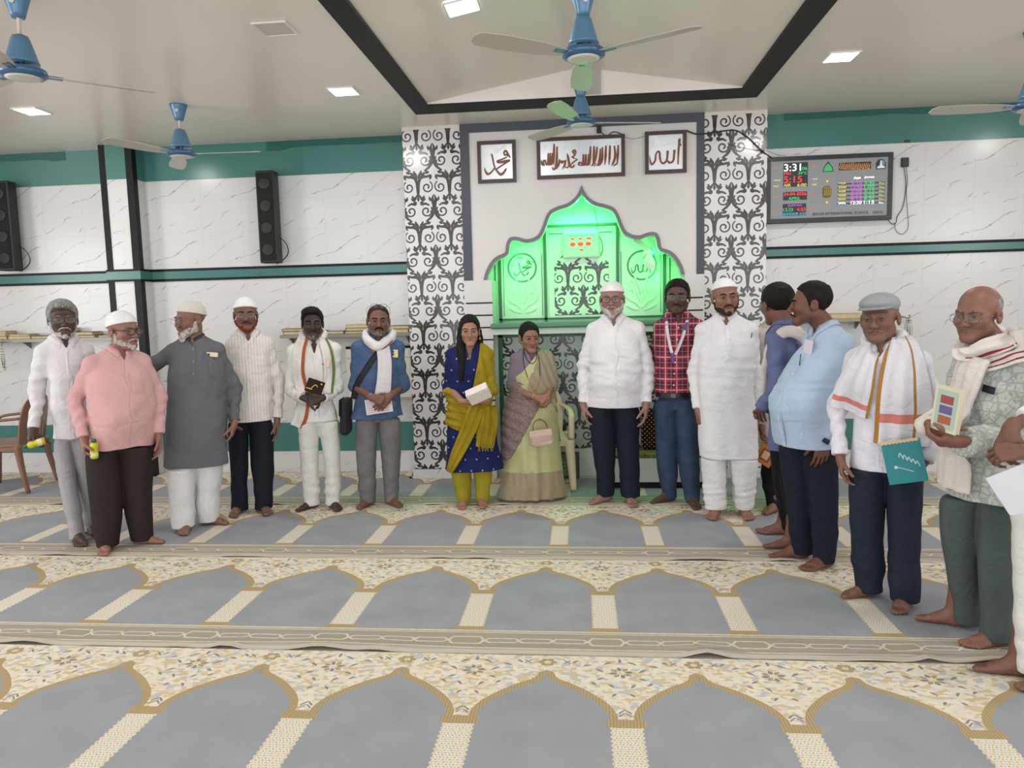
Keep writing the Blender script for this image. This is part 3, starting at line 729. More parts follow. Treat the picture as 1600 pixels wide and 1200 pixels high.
# strokes drawn in unit frames (x right, y up)
MUH = [S_([(.93, .60), (.86, .72), (.80, .80), (.74, .76), (.76, .68), (.84, .70), (.84, .62)], [.05, .055, .06, .055, .05, .05, .03]), S_([(.82, .62), (.66, .56), (.52, .52), (.56, .48), (.75, .50), (.92, .53)], [.04, .045, .05, .06, .075, .06]),
       S_([(.92, .53), (.75, .44), (.55, .33), (.44, .27)], [.06, .05, .045, .04]), S_([(.80, .30), (.70, .17), (.60, .14), (.50, .24), (.45, .30), (.40, .45), (.37, .62), (.34, .73)], [.05, .075, .08, .06, .05, .05, .055, .05]), S_([(.44, .34), (.36, .25), (.26, .17), (.18, .17), (.12, .27), (.11, .36)], [.04, .05, .055, .075, .05, .012])]
ALL = [S_([(.86, .14), (.87, .45), (.89, .70), (.91, .86), (.86, .78)], [.04, .055, .06, .06, .02]), S_([(.93, .66), (.90, .82)], [.06, .02]), S_([(.76, .56), (.745, .42), (.73, .28), (.68, .21), (.60, .20), (.56, .26)], [.07, .06, .06, .06, .06, .05]), S_([(.56, .54), (.55, .40), (.53, .28), (.48, .21), (.42, .19), (.36, .22)], [.07, .06, .06, .06, .06, .05]),
       S_([(.36, .22), (.33, .36), (.32, .50), (.27, .53), (.21, .44), (.20, .30), (.14, .20), (.08, .18), (.045, .28), (.03, .42)], [.05, .06, .06, .05, .05, .055, .06, .06, .04, .012])]
def kalima():
    L = []
    def a(p, w=.012): L.append(S_(p, [w*1.5]+[w*2.3]*(len(p)-2)+[w*.8], 5))
    for x in (.955, .855, .805, .66, .615): a([(x+.008, .80), (x+.002, .5), (x-.008, .24)], .013)
    a([(.915, .78), (.925, .5), (.90, .28), (.875, .22)], .013); a([(.955, .30), (.92, .22), (.89, .2)], .012)
    a([(.77, .76), (.765, .45), (.745, .28), (.72, .22)], .013); a([(.745, .72), (.735, .45), (.715, .25), (.69, .24)], .012)
    a([(.705, .78), (.69, .5), (.655, .28), (.63, .22)], .013); a([(.69, .30), (.665, .2)], .012)
    for i, x in enumerate((.58, .545, .515)): a([(x+.02, .58), (x+.016, .36), (x, .26), (x-.02, .25)], .013)
    a([(.52, .26), (.49, .36), (.475, .28), (.5, .24)], .010)
    a([(.445, .62), (.425, .72), (.405, .66), (.43, .58), (.40, .50), (.46, .44)], .012); a([(.46, .44), (.41, .36), (.37, .26)], .012); a([(.42, .28), (.39, .2), (.36, .3), (.345, .5), (.335, .62)], .013); a([(.36, .3), (.33, .2), (.30, .26)], .012)
    a([(.315, .44), (.30, .28), (.27, .17)], .012); a([(.30, .36), (.285, .42), (.27, .34), (.255, .42), (.24, .34)], .010); a([(.24, .46), (.225, .3), (.20, .18)], .012)
    a([(.21, .84), (.205, .5), (.19, .25), (.165, .16), (.145, .25)], .013); a([(.175, .92), (.17, .6), (.165, .3)], .013)
    for x in (.15, .125, .10): a([(x, .66), (x-.003, .45), (x-.014, .32), (x-.03, .30)], .012)
    a([(.07, .32), (.055, .46), (.035, .40), (.045, .30), (.02, .34), (.012, .46)], .011)
    return L
GH1 = [S_([(.45, .80), (.62, .88), (.74, .95)], .008), S_([(.47, .74), (.62, .83), (.72, .88)], .008), S_([(.72, .92), (.78, .95), (.76, .86)], .008)]
GH2 = [S_([(.12, .76), (.16, .84), (.13, .70), (.18, .66), (.24, .72)], .008), S_([(.40, .66), (.52, .72), (.66, .76)], .008)]
GH3 = [S_([(x, .74+.1*(i % 2)), (x+.02, .84+.06*(i % 3)), (x+.015, .9)], .004) for i, x in enumerate((.05, .16, .30, .37, .47, .62, .70, .80, .93))]
picture(-.881, -.547, 2.620, 2.976, 'square brown frame with brown calligraphy, left of the long frame above the niche', MUH, GH1)
picture(-.365, .387, 2.633, 2.980, 'long brown frame with a line of brown calligraphy over the niche point', kalima(), GH3)
picture(.557, .903, 2.640, 2.990, 'square brown frame with tall-stroked calligraphy, right of the long frame', ALL, GH2)
def cord(name, pts, r, lab, m=M_CABLE):
    b = MB(); b.tube(smooth_pts(pts, 6), r, 6); o = b.build(name, m, None, True); return tag(o, lab, 'cable')
def W(px, py, Y): return tuple(at(px, py, Y))
b = MB(); b.box((-.02, -.03, -.03), (.02, 0, .03), bev=.004); q = at(936, 203, YM); o = b.build('plug', M_CABLE); o.location = (q[0], YM-.0005, q[2]); tag(o, 'small black plug on the wall above the long calligraphy frame', 'plug')
cord('power_cord', [W(938, 206, YM-.01), W(948, 212, YM-.012), W(958, 206, YM-.012), W(968, 208, YM-.014), W(976, 213, YM-.03)], .004, 'short black cord looping over the top edge of the long calligraphy frame')
cord('power_cord', [W(977, 215, YM-.005), W(992, 217, YM-.004), W(1008, 212, YM-.005)], .0015, 'thin dark wire between the long frame and the right square frame')
cord('power_cord', [W(1073, 204, YM-.02), W(1086, 209, YM-.018), W(1100, 209, YM-.01), W(1128, 205, YM-.006), W(1150, 204, YM-.006), W(1170, 216, YM-.006), W(1192, 237, YM-.02), W(1206, 247, YM+.06)], .006, 'black cord from the right square frame across the scroll pillar to the board')
cord('power_cord', [W(1140, 226, YM-.004), W(1175, 234, YM-.004), W(1198, 236, YM-.006), W(1222, 243, YR-.01), W(1250, 240, YR-.006)], .0015, 'hair-thin wire across the scroll pillar above the digital board')

# ------------------------------------------------------------------ digital prayer time board
def board():
    x0, x1, z0, z1 = 1.595, 2.632, 2.203, 2.760; w, h = x1-x0, z1-z0; Y = 6.655
    t = empty('digital_board', (x0, Y, z0), 0, 'wall-mounted digital board with coloured times in a black frame', 'display board')
    v, f, mi = inlay([([rect(0, 0, w, h)], 0), ([rect(.036, .036, w-.036, h-.036)], -1)]); V, F = solid(v, f, .045, FACE); mesh_obj('frame', V, F, mat('board_frame', '1d1e22', .3), t)
    b = MB(); b.box((0, -.03, 0), (w, .02, h)); 
    pn = MB(); pn.box((.036, -.036, .036), (w-.036, -.028, h-.036)); P = pn.build('panel', mat('board_grey', '8d9193', .35), t)
    b.build('case', mat('board_frame', '1d1e22', .3), t)
    iw, ih = w-.072, h-.072
    T = wallT(.036, -.036, .036)
    # photo crop coordinates of the panel -> unit
    def U(cx, cy):
        u = (cx-150)/(1255-150); top = 212-37*u; bot = 750-38*u; return u*iw, (bot-cy)/(bot-top)*ih
    def BX(x0, y0, x1, y1): a = U(x0, y1); c = U(x1, y0); return (a[0], a[1], c[0], c[1])
    cols = dict(w=('ffffff', 2.2), r=('ff2a22', 1.6), g=('16e070', 1.2), y=('f7e23a', 1.3), m=('d84be0', 1.3), c=('19c4ee', 1.4), o=('e8842a', .9))
    M = {k: glow('digit_'+n, *cols[k]) for k, n in dict(w='white', r='red', g='green', y='yellow', m='magenta', c='cyan', o='orange').items()}
    MD = mat('board_dark', '232227', .4)
    for q in ((270, 218, 503, 450), (270, 488, 498, 575), (268, 600, 492, 718)):
        bx = BX(*q); plate('window', [rect(*bx)], .001, T, MD, P)
    def L(s, q, m, bold=.0): lettering('digits', s, BX(*q), T, M[m] if isinstance(m, str) else m, P, .002, bold)
    L('3:31', (276, 232, 436, 303), 'w', .03); L('06', (448, 262, 496, 292), 'g'); L('FRI', (278, 310, 338, 336), 'r'); L('39°C', (412, 304, 496, 334), 'g')
    L('5:15', (276, 346, 448, 412), 'r', .02); L('ASR', (276, 418, 342, 446), 'y'); L('6:00', (404, 414, 490, 444), 'y')
    L('24-04-2026', (276, 494, 490, 530), 'r', .01); L('APRIL', (322, 540, 436, 570), 'g', .01)
    L("JUM'AH", (316, 606, 446, 638), 'm'); L('12:25', (274, 644, 368, 678), 'g'); L('4:55', (402, 640, 488, 674), 'r'); L('SUHOOR 6:23', (272, 684, 488, 712), 'c')
    for q in ((176, 256, 226, 282), (176, 526, 220, 552), (170, 655, 220, 682), (542, 244, 588, 270), (530, 512, 582, 536), (538, 642, 590, 668)): L('\uFE8D\uFEDF\uFEEE', q, 'o')
    for q in ((176, 370, 240, 394), (176, 426, 222, 450), (544, 362, 592, 384), (544, 412, 584, 436)): L('\uFEB3\uFEE4\uFEDD', q, 'y')
    L('Azan', (936, 354, 1000, 378), 'w'); L('Jamat', (1034, 350, 1128, 374), 'w')
    for k, (a, c1, c2, d) in enumerate((('FAJR', '5:10', '5:40', 0), ('ZOHAR', '12:45', '1:00', 0), ('ASR', '5:00', '5:15', 0), ('MAGRIB', '6:52', '6:55', 0), ('ISHA', '8:15', '8:30', 0), ('ZAWAL', '12:20', '1:15', 1))):
        y = 400+k*36.5; bx = BX(784, y+2, 1228, y+32); plate('window', [rect(*bx)], .001, T, mat('board_stripe', '4a4a50', .4), P)
        sl = -5; L(a, (794, y+8, 866, y+28), 'w' if d else 'y'); L(c1, (912, y-2, 1014, y+28), 'w' if d else 'm', .01); L(c2, (1036, y-5, 1130, y+25), 'w' if d else 'g', .01); L('\uFED3\uFEA0\uFEAE', (1172, y+2, 1220, y+24), 'w' if d else 'y')
    L('BADAR INTERNATIONAL SCHOOL', (556, 672, 1082, 716), mat('board_text', '1c1a1a', .5), .04); L('DESIGNED BY', (1122, 672, 1218, 684), mat('board_text', '2d2b2b', .5)); L('SMART LED', (1124, 686, 1216, 698), mat('board_text', '2d2b2b', .5))
    # dome, emblem, script strip and the yellow medallions
    q = lambda x, y: U(x, y)
    plate('dome', [np.array([q(640, 312), q(652, 268), q(672, 240), q(692, 212), q(712, 238), q(734, 264), q(746, 308)])], .0015, T, MD, P)
    plate('dome', [np.array([q(650, 306), q(660, 272), q(676, 248), q(692, 232), q(708, 246), q(726, 268), q(736, 302)])], .0025, T, glow('dome_green', '3fd06a', .7), P)
    plate('emblem', [np.array([q(1140, 290), q(1138, 230), q(1160, 202), q(1184, 195), q(1208, 202), q(1230, 226), q(1230, 286)])], .0015, T, MD, P)
    plate('emblem', [np.array([q(1150, 282), q(1154, 264), q(1174, 256), q(1180, 208), q(1190, 208), q(1198, 252), q(1220, 262), q(1222, 278)])], .0025, T, mat('emblem_white', 'e8eef0', .4), P)
    plate('emblem', [np.array([q(1190, 206), q(1216, 212), q(1222, 248), q(1200, 250)])], .0025, T, glow('emblem_blue', '7fb6d8', .5), P)
    plate('script_strip', [rect(*BX(794, 218, 1094, 298))], .0015, T, mat('strip_dark', '3a1d12', .4), P)
    rn = random.Random(4); st = []
    for i in range(17):
        x = 802+i*17; st.append(stroke([q(x+8, 226+rn.uniform(0, 14)), q(x+6, 256), q(x-2, 270+rn.uniform(0, 16)), q(x+14, 288)], [.002, .0035, .003, .002], 3))
    plate('script', st, .0025, T, glow('script_orange', 'ffb06a', 1.0), P)
    MY = glow('medallion_yellow', 'e0c02a', .6); MYD = mat('medallion_dark', '6a5410', .4)
    for cy in (397, 592):
        c = q(687, cy); plate('medallion', [circle(c[0], c[1], .016, 18)], .0015, T, MY, P); plate('medallion', [circle(c[0], c[1], .007, 12)], .0025, T, mat('emblem_white', 'e8eef0', .4), P)
    a = BX(642, 438, 728, 552); cx, cy, rx, ry = (a[0]+a[2])/2, (a[1]+a[3])/2, (a[2]-a[0])/2, (a[3]-a[1])/2
    plate('medallion', [np.array([(cx+rx*math.copysign(abs(math.cos(u))**.6, math.cos(u)), cy+ry*math.copysign(abs(math.sin(u))**.6, math.sin(u))) for u in np.linspace(0, 2*PI, 28, endpoint=False)])], .0015, T, MYD, P)
    st = []
    for i in range(4):
        for j in range(3): st.append(stroke([(cx-rx*.6+i*rx*.4, cy-ry*.6+j*ry*.55), (cx-rx*.4+i*rx*.4, cy-ry*.3+j*ry*.5), (cx-rx*.5+i*rx*.4, cy-ry*.1+j*ry*.45)], .005, 3))
    plate('medallion', st, .0025, T, MY, P)
board()
b = MB(); b.box((-.03, -.022, -.038), (.03, 0, .038), bev=.004); q = at(1413, 254, YR); o = b.build('wall_socket', mat('socket_black', '201c1b', .4)); o.location = (q[0], YR, q[2]); tag(o, 'black socket plate on the tile right of the digital board', 'socket')
b = MB(); b.box((-.022, -.012, -.01), (.022, 0, .01)); q = at(1417, 221, YR); o = b.build('wall_socket', mat('socket_black', '201c1b', .4)); o.location = (q[0], YR, q[2]); tag(o, 'tiny black clip just under the teal band above the socket', 'socket')
cord('power_cord', [W(1412, 261, YR-.015), W(1415, 280, YR-.012), W(1415, 300, YR-.01), W(1410, 325, YR-.01), W(1402, 338, YR-.01), W(1400, 348, YR-.012), W(1394, 350, YR-.012), W(1388, 344, YR-.012)], .003, 'dark cable hanging from the black socket to the corner of the board')
cord('power_cord', [W(1416, 261, YR-.012), W(1418, 282, YR-.01), W(1416, 300, YR-.01), W(1418, 330, YR-.01), W(1419, 355, YR-.01), W(1410, 366, YR-.01), W(1400, 360, YR-.01), W(1398, 348, YR-.009)], .0022, 'thin wire hanging in a loop below the black socket')

# ------------------------------------------------------------------ inside the niche: clock, fan, medallions
M_NT = mat('medallion_ink', '1f6b4a', .3)
def medallion(cx, cz, r, strokes, nm):
    t = empty('medallion', (cx, NB, cz), 0, nm, 'medallion', 'round calligraphy medallions in the niche')
    n = 40; b = MB(); b.lathe([(r-.014, .001), (r-.014, .010), (r, .010), (r, .001)], 44, T=xform((0, 0, 0), (PI/2, 0, 0)), cap=False); b.build('ring', M_NT, t)
    plate('lettering', [(c-.5)*1.5*r for c in strokes], .008, wallT(0, -.001, 0), M_NT, t)
    b = MB(); b.lathe([(.0, .004), (r-.013, .004), (r-.013, .0)], 44, T=xform((0, -.0002, 0), (PI/2, 0, 0)), cap=False); b.build('disc', M_NICHE, t)
medallion(-.543, 1.903, .135, [c*(1, 1) for c in MUH]+[S_([(.30, .92), (.36, .97), (.42, .90), (.48, .97), (.54, .92)], .03), S_([(.02, .62), (.10, .62)], .03), S_([(.95, .78), (1.02, .70)], .03)], 'round calligraphy medallion with dots and tail on the left niche panel')
medallion(.553, 1.893, .135, ALL, 'round calligraphy medallion on the right niche panel behind the small fan')
def niche_clock():
    t = empty('wall_clock', (.003, NB, 2.093), 0, 'pale rectangular digital clock with red figures inside the niche', 'clock')
    b = MB(); b.box((-.165, -.045, -.118), (.165, 0, .118), bev=.01); cs = b.build('case', mat('clock_case', 'cfd6cc', .35), t)
    b = MB(); b.box((-.15, -.049, -.10), (.15, -.044, .102)); fc = b.build('face', mat('clock_face', 'b9c4b8', .3), cs)
    T = wallT(0, -.049, 0); MR = glow('clock_red', 'ff3a20', 2.0)
    for i, x in enumerate((-.075, -.005, .066)):
        plate('digit', [rect(x-.02, -.012, x+.02, .022), rect(x-.03, .0, x+.03, .01)], .002, T, MR, fc)
        plate('digit', [rect(x-.018, .046, x+.018 if i < 2 else x+.03, .062)], .002, T, MR, fc)
    plate('digit', [rect(-.014, -.055, .022, -.04)], .002, T, MR, fc)
    plate('line', [rect(-.13, .085, .13, .087), rect(-.12, .075, .12, .0765)], .001, T, M_NTRIM, fc)
niche_clock()
cord('power_cord', [(.12, NB-.004, 2.44), (.14, NB-.004, 2.36), (.15, NB-.004, 2.28), (.155, NB-.004, 2.2), (.19, NB-.006, 2.12), (.20, NB-.006, 2.05), (.18, NB-.006, 1.99)], .0025, 'dark wire running down the niche wall beside the pale clock', mat('dark_wire', '1c4a36', .5))
def niche_fan():
    q = at(1012, 396, 6.62); t = empty('wall_fan', tuple(q), 0, 'small wall fan with pale blades at the right side of the niche', 'fan'); MG = mat('fan_pale', 'cfe6cf', .35)
    a = Matrix.Rotation(math.radians(32), 4, 'Z')@Matrix.Rotation(math.radians(62), 4, 'X')
    b = MB(); b.lathe([(.001, .05), (.03, .045), (.04, .02), (.042, -.03), (.03, -.05), (.0, -.055)], 18, T=a); b.build('motor', MG, t, True)
    for k in range(3):
        bl = [(.03, -.02), (.08, -.05), (.14, -.058), (.185, -.03), (.19, .015), (.16, .04), (.10, .035), (.04, .018)]
        b = MB(); n = len(bl); V = [(u, v, .035+v*.25) for u, v in bl]+[(u, v, .032+v*.25) for u, v in bl]
        b.add(V, [tuple(range(n)), tuple(range(2*n-1, n-1, -1))]+[(i, i+n, (i+1) % n+n, (i+1) % n) for i in range(n)], T=a@Matrix.Rotation(2*PI*k/3+.25, 4, 'Z')); b.build('blade', MG, t)
    b = MB(); b.tube(smooth_pts([(0, .03, .03), (.06, .12, .05), (.10, .21, .04)], 5), .012, 8); b.build('bracket', MG, t, True)
niche_fan()

# ------------------------------------------------------------------ book shelves
M_PAGE = mat('book_pages', 'd3c19a', .8, var=.15, vscale=30); COVERS = [mat('cover_%s' % n, c, .55) for n, c in (('brown', '5a4030'), ('tan', 'a68a5c'), ('maroon', '5b2a2a'), ('green', '3a4f3c'), ('grey', '6d6a66'), ('cream', 'cbb88c'), ('black', '26241f'))]
def book(loc, w, d, h, rz, lab, grp, cov, parent=None, tilt=(0, 0), pagem=None, name='book', cat='book', deco=None):
    """lying flat: w along x, d deep, h thick; spine on the left"""
    t = empty(name, loc, rz, lab, cat, grp); t.rotation_euler = (tilt[0], tilt[1], rz)
    b = MB(); c = .0035; b.box((-w/2, -d/2, 0), (w/2, d/2, c)); b.box((-w/2, -d/2, h-c), (w/2, d/2, h)); b.box((-w/2, -d/2, c), (-w/2+c, d/2, h-c)); b.build('cover', cov, t)
    b = MB(); b.box((-w/2+c, -d/2+.005, c), (w/2-.006, d/2-.005, h-c)); b.build('pages', pagem or M_PAGE, t)
    return t
def shelf(x0, x1, y0, y1, z, lab, hooks=()):
    t = empty('wall_shelf', ((x0+x1)/2, y1, z), 0, lab, 'shelf', 'narrow metal book shelves'); w = (x1-x0)/2; d = y1-y0
    b = MB(); b.box((-w, -d, -.012), (w, 0, 0)); b.box((-w, -d, -.03), (w, -d+.006, -.012)); b.build('board', mat('shelf_metal', '8e8b80', .4, metal=.3), t)
    n = max(2, int((x1-x0)/.9)+1)
    for i in range(n):
        b = MB(); x = -w+.06+(2*w-.12)*i/(n-1); b.prism([(0, -.012), (d*.8, -.012), (0, -.10)], x-.004, x+.004, T=Matrix(((0, 1, 0, 0), (-1, 0, 0, 0), (0, 0, 1, 0), (0, 0, 0, 1)))); b.build('bracket', mat('shelf_metal', '8e8b80', .4, metal=.3), t)
    return t
def fill(x0, x1, y, z, seed, where, grp, hmax=2, dens=1.):
    rn = random.Random(seed); x = x0; k = 0
    words = ('first', 'second', 'third', 'fourth', 'fifth', 'sixth', 'seventh', 'eighth', 'ninth', 'tenth', 'eleventh', 'twelfth', 'thirteenth', 'fourteenth')
    while x < x1-.14 and k < len(words):
        w = rn.uniform(.17, .24); zz = z; n = rn.choice((1, 1, 2, 2, 3)) if hmax > 1 else 1
        for j in range(n):
            h = rn.uniform(.018, .035); ww = w*rn.uniform(.85, 1); ci = rn.randrange(len(COVERS))
            pos = ('alone in' if n == 1 else ('at the bottom of', 'second in', 'on top of')[j if not (j == n-1 and n > 1) else 2])
            book((x+w/2, y+rn.uniform(-.01, .01), zz), ww, .14, h, rn.uniform(-.08, .08), '%s book %s the %s stack from the left on %s' % (COVERS[ci].name[6:], pos, words[k], where), grp, COVERS[ci]); zz += h+.0004
        x += w+rn.uniform(.01, .05)/dens; k += 1
shelf(-6.4, -4.46, 6.60, YL, 1.352, 'metal book shelf left of the pilaster behind the men in white and pink'); fill(-5.75, -4.47, 6.69, 1.3525, 11, 'the left shelf', 'books lying on the left shelf', 2, 3.)
shelf(-2.80, -1.56, 6.60, YL, 1.335, 'metal book shelf behind the man in denim, next to the scroll pillar'); fill(-2.79, -1.57, 6.69, 1.3355, 23, 'the middle shelf', 'books lying on the middle shelf', 2, 3.)
shelf(1.75, 2.44, 6.50, YR, 1.376, 'short metal book shelf on the right wall behind the flat cap'); 
book((2.25, 6.59, 1.3765), .27, .14, .042, .02, 'cream book lying on the right shelf, between light blue shirt and cap', 'books lying on the right shelf', COVERS[5]); book((1.96, 6.59, 1.3765), .22, .14, .035, -.03, 'tan book on the right shelf, mostly behind the man in light blue', 'books lying on the right shelf', COVERS[1])
# pale cabinet under the middle shelf
t = empty('wall_cabinet', (-1.86, YL, .72), 0, 'pale wall cabinet under the book shelf, behind the man in denim', 'cabinet')
b = MB(); b.box((-.34, -.12, 0), (.34, 0, .50), bev=.006); b.build('body', mat('cabinet_cream', 'd3d0c6', .4), t)
b = MB(); b.box((-.33, -.128, .39), (.33, -.12, .46)); b.box((-.33, -.128, .012), (.33, -.12, .37), bev=.004); d = b.build('door', mat('cabinet_cream', 'd3d0c6', .4), t)
b = MB(); b.box((-.335, -.124, .47), (.335, -.118, .495)); b.build('slot', M_BLACK, t)
# prayer beads on hooks
def beads(px, py, Y, lab, length=.17, seed=0):
    q = at(px, py, Y); t = empty('prayer_beads', tuple(q), 0, lab, 'prayer beads', 'prayer beads hanging by the shelves'); rn = random.Random(seed)
    for k, c in enumerate(('8a9a5a', '2f5a3c', 'b9b79a')):
        b = MB(); dx = (k-1)*.014
        pts = [(dx, -.008*k, -.004), (dx-.012, -.01*k, -length*.5), (dx-.006, -.01*k, -length*(.8+.1*k)), (dx+.010, -.01*k, -length*(.8+.1*k)), (dx+.014, -.01*k, -length*.5), (dx+.002, -.008*k, -.004)]
        for p in smooth_pts(pts, 5): b.lathe([(.001, -.0055), (.0055, -.002), (.0055, .002), (.001, .0055)], 6, T=xform(tuple(p)))
        b.build('strand', mat('bead_%d' % k if False else 'bead_' + ('olive', 'green', 'pale')[k], c, .35), t)
    return t
def hook(px, py, Y, yw, lab):
    q = at(px, py, Y); b = MB(); b.tube(smooth_pts([(q[0]-.05, yw, q[2]+.005), (q[0]-.03, q[1]+.02, q[2]+.004), (q[0], q[1]-.002, q[2]-.006), (q[0]+.014, q[1]-.006, q[2]+.01), (q[0]+.004, q[1], q[2]+.022)], 5), .006, 8); o = b.build('wall_hook', M_STEEL, None, True); tag(o, lab, 'hook')
hook(1419, 496, 6.60, YR, 'curled metal hook at the end of the right shelf'); beads(1419, 499, 6.60, 'green prayer beads hanging from the hook right of the flat cap', .16, 1)
hook(4, 535, 6.56, YL, 'metal hook under the left shelf at the photo edge'); beads(4, 538, 6.56, 'green prayer beads hanging below the left shelf at the photo edge', .24, 2)

# ------------------------------------------------------------------ monobloc plastic chairs
def plastic_chair(loc, rz, m, lab, slots=True):
    t = empty('plastic_chair', loc, rz, lab, 'chair', 'moulded plastic armchairs')   # faces -y
    b = MB(); b.box((-.235, -.24, .405), (.235, .20, .43), bev=.012); b.box((-.225, -.25, .37), (.225, -.235, .428), bev=.005); b.box((-.235, -.24, .375), (-.222, .2, .41)); b.box((.222, -.24, .375), (.235, .2, .41)); b.build('seat', m, t)
    # back: slotted sheet bent round the sitter
    W2, H2 = .27, .44; outer = smooth_pts([(-.225, 0), (-.235, .15), (-.225, .30), (-.17, .40), (-.06, .44), (.06, .44), (.17, .40), (.225, .30), (.235, .15), (.225, 0)], 4)
    sh = [([np.array(outer)], 0)]
    for x in (-.13, -.065, 0, .065, .13): sh.append(([stroke([(x*.92, .05), (x, .2), (x*1.05, .33-abs(x)*.25)], [.03, .034, .026], 5)], -1))
    ex = [(x, z) for x in np.linspace(-.22, .22, 15) for z in np.linspace(.02, .40, 7)]
    v, f, mi = inlay(sh, None, ex)
    def bend(p, d): x, z = p[:, 0], p[:, 1]; return np.c_[x, .215+.17*z-.55*x*x-d, .41+z]
    n = len(v); V = np.vstack([bend(v, 0), bend(v, .012)]); ed = {}
    for tr in f:
        for i in range(3):
            a_, b_ = tr[i], tr[(i+1) % 3]
            if (b_, a_) in ed: del ed[(b_, a_)]
            else: ed[(a_, b_)] = 1
    F = [tuple(q[::-1]) for q in f]+[tuple(i+n for i in q) for q in f]+[(a_, b_, b_+n, a_+n) for a_, b_ in ed]
    mesh_obj('backrest', V, F, m, t)
    for s in (-1, 1):
        b = MB(); pts = smooth_pts([(s*.225, .21, .66), (s*.255, .1, .655), (s*.265, -.08, .645), (s*.262, -.2, .625), (s*.258, -.235, .57), (s*.255, -.245, .43)], 5); b.tube(pts, [.026]*len(pts), 8, flat=.5); b.build('armrest', m, t, True)
        for y0, y1 in ((-.235, -.27), (.18, .25)):
            b = MB()
            for k in range(1): b.tube(smooth_pts([(s*.235, y0, .42), (s*.248, (y0*.6+y1*.4), .22), (s*.262, y1, 0)], 5), [.05, .047, .043, .041, .039, .037, .035, .033, .031, .029, .027], 8, flat=.55)
            b.build('leg', m, t, True)
    return t
M_CHB = mat('brown_plastic', '8a6450', .4, var=.12); M_CHC = mat('cream_plastic', 'd9c9a8', .4)
plastic_chair((-5.19, 6.12, .012), math.radians(-78), M_CHB, 'brown plastic armchair at the left edge behind the grey-haired man')
plastic_chair((-.385, 6.22, .012), math.radians(8), M_CHC, 'cream plastic chair behind the woman in the sari')

# ------------------------------------------------------------------ things at the foot of the niche
t = empty('prayer_plaque', (-.20, YM-.06, .012), 0, 'small brown framed plaque with gold-green script leaning at the foot of the niche', 'plaque')
v, f, mi = inlay([([rect(-.16, 0, .16, .235)], 0), ([rect(-.135, .022, .135, .213)], -1)]); V, F = solid(v, f, .018, xform((0, .0, 0), (-.06, 0, 0))@FACE); mesh_obj('frame', V, F, mat('plaque_brown', '4a2c22', .4), t)
v, f, mi = inlay([([rect(-.137, .02, .137, .215)], 0)]+[([stroke([(x, z), (x+.012, z+.014), (x+.026, z-.002), (x+.034, z+.01)], .006, 3)], 1) for x in np.arange(-.09, .07, .042) for z in (.05, .085, .12, .155, .185)]+[([rect(.085, .022, .092, .213)], 2)]); V, F = solid(v, f, .008, xform((0, -.002, 0), (-.06, 0, 0))@FACE)
mm = mi.tolist(); mm = mm+mm+[0]*(len(F)-2*len(mm)); mesh_obj('panel', V, F, [mat('plaque_green', '6f8a58', .4), mat('plaque_dark', '2c3420', .4), mat('plaque_gold', 'a9a04a', .35)], t, mm)
t = empty('pulpit_step', (.62, 6.27, .012), 0, 'low white step with black base and patterned rug on top, behind the men', 'step')
b = MB(); b.box((-.42, -.18, .045), (.42, .18, .245)); b.build('block', mat('step_white', 'd2d2d0', .3), t)
b = MB(); b.box((-.43, -.19, 0), (.43, .19, .045)); b.build('base', M_BLACK, t)
b = MB(); b.box((-.12, .02, .285), (.42, .18, .62), bev=.02)
g = G('rug_dots', .9, .2); x, y, z = g.xyz(); xa = g.math('MULTIPLY', g.math('ADD', x, z), 26.); xb = g.math('MULTIPLY', g.math('SUBTRACT', x, z), 26.)
d = g.math('ADD', g.math('POWER', g.math('SUBTRACT', g.math('FRACT', xa), .5), 2.), g.math('POWER', g.math('SUBTRACT', g.math('FRACT', xb), .5), 2.)); g.color(g.mix(g.math('LESS_THAN', d, .035), '2a1512', 'cdb98a')); b.build('cushion_back', g.m, t)
o = tag(MB().box((-.40, -.17, 0), (.40, .16, .018)).box((-.40, -.172, .018), (.40, .02, .032)).build('prayer_rug', mat('rug_green', '7c8f4a', .9, alt='5b2a22', vscale=30)), 'folded green and red prayer rug on the white step', 'rug'); o.location = (.62, 6.27, .2575)
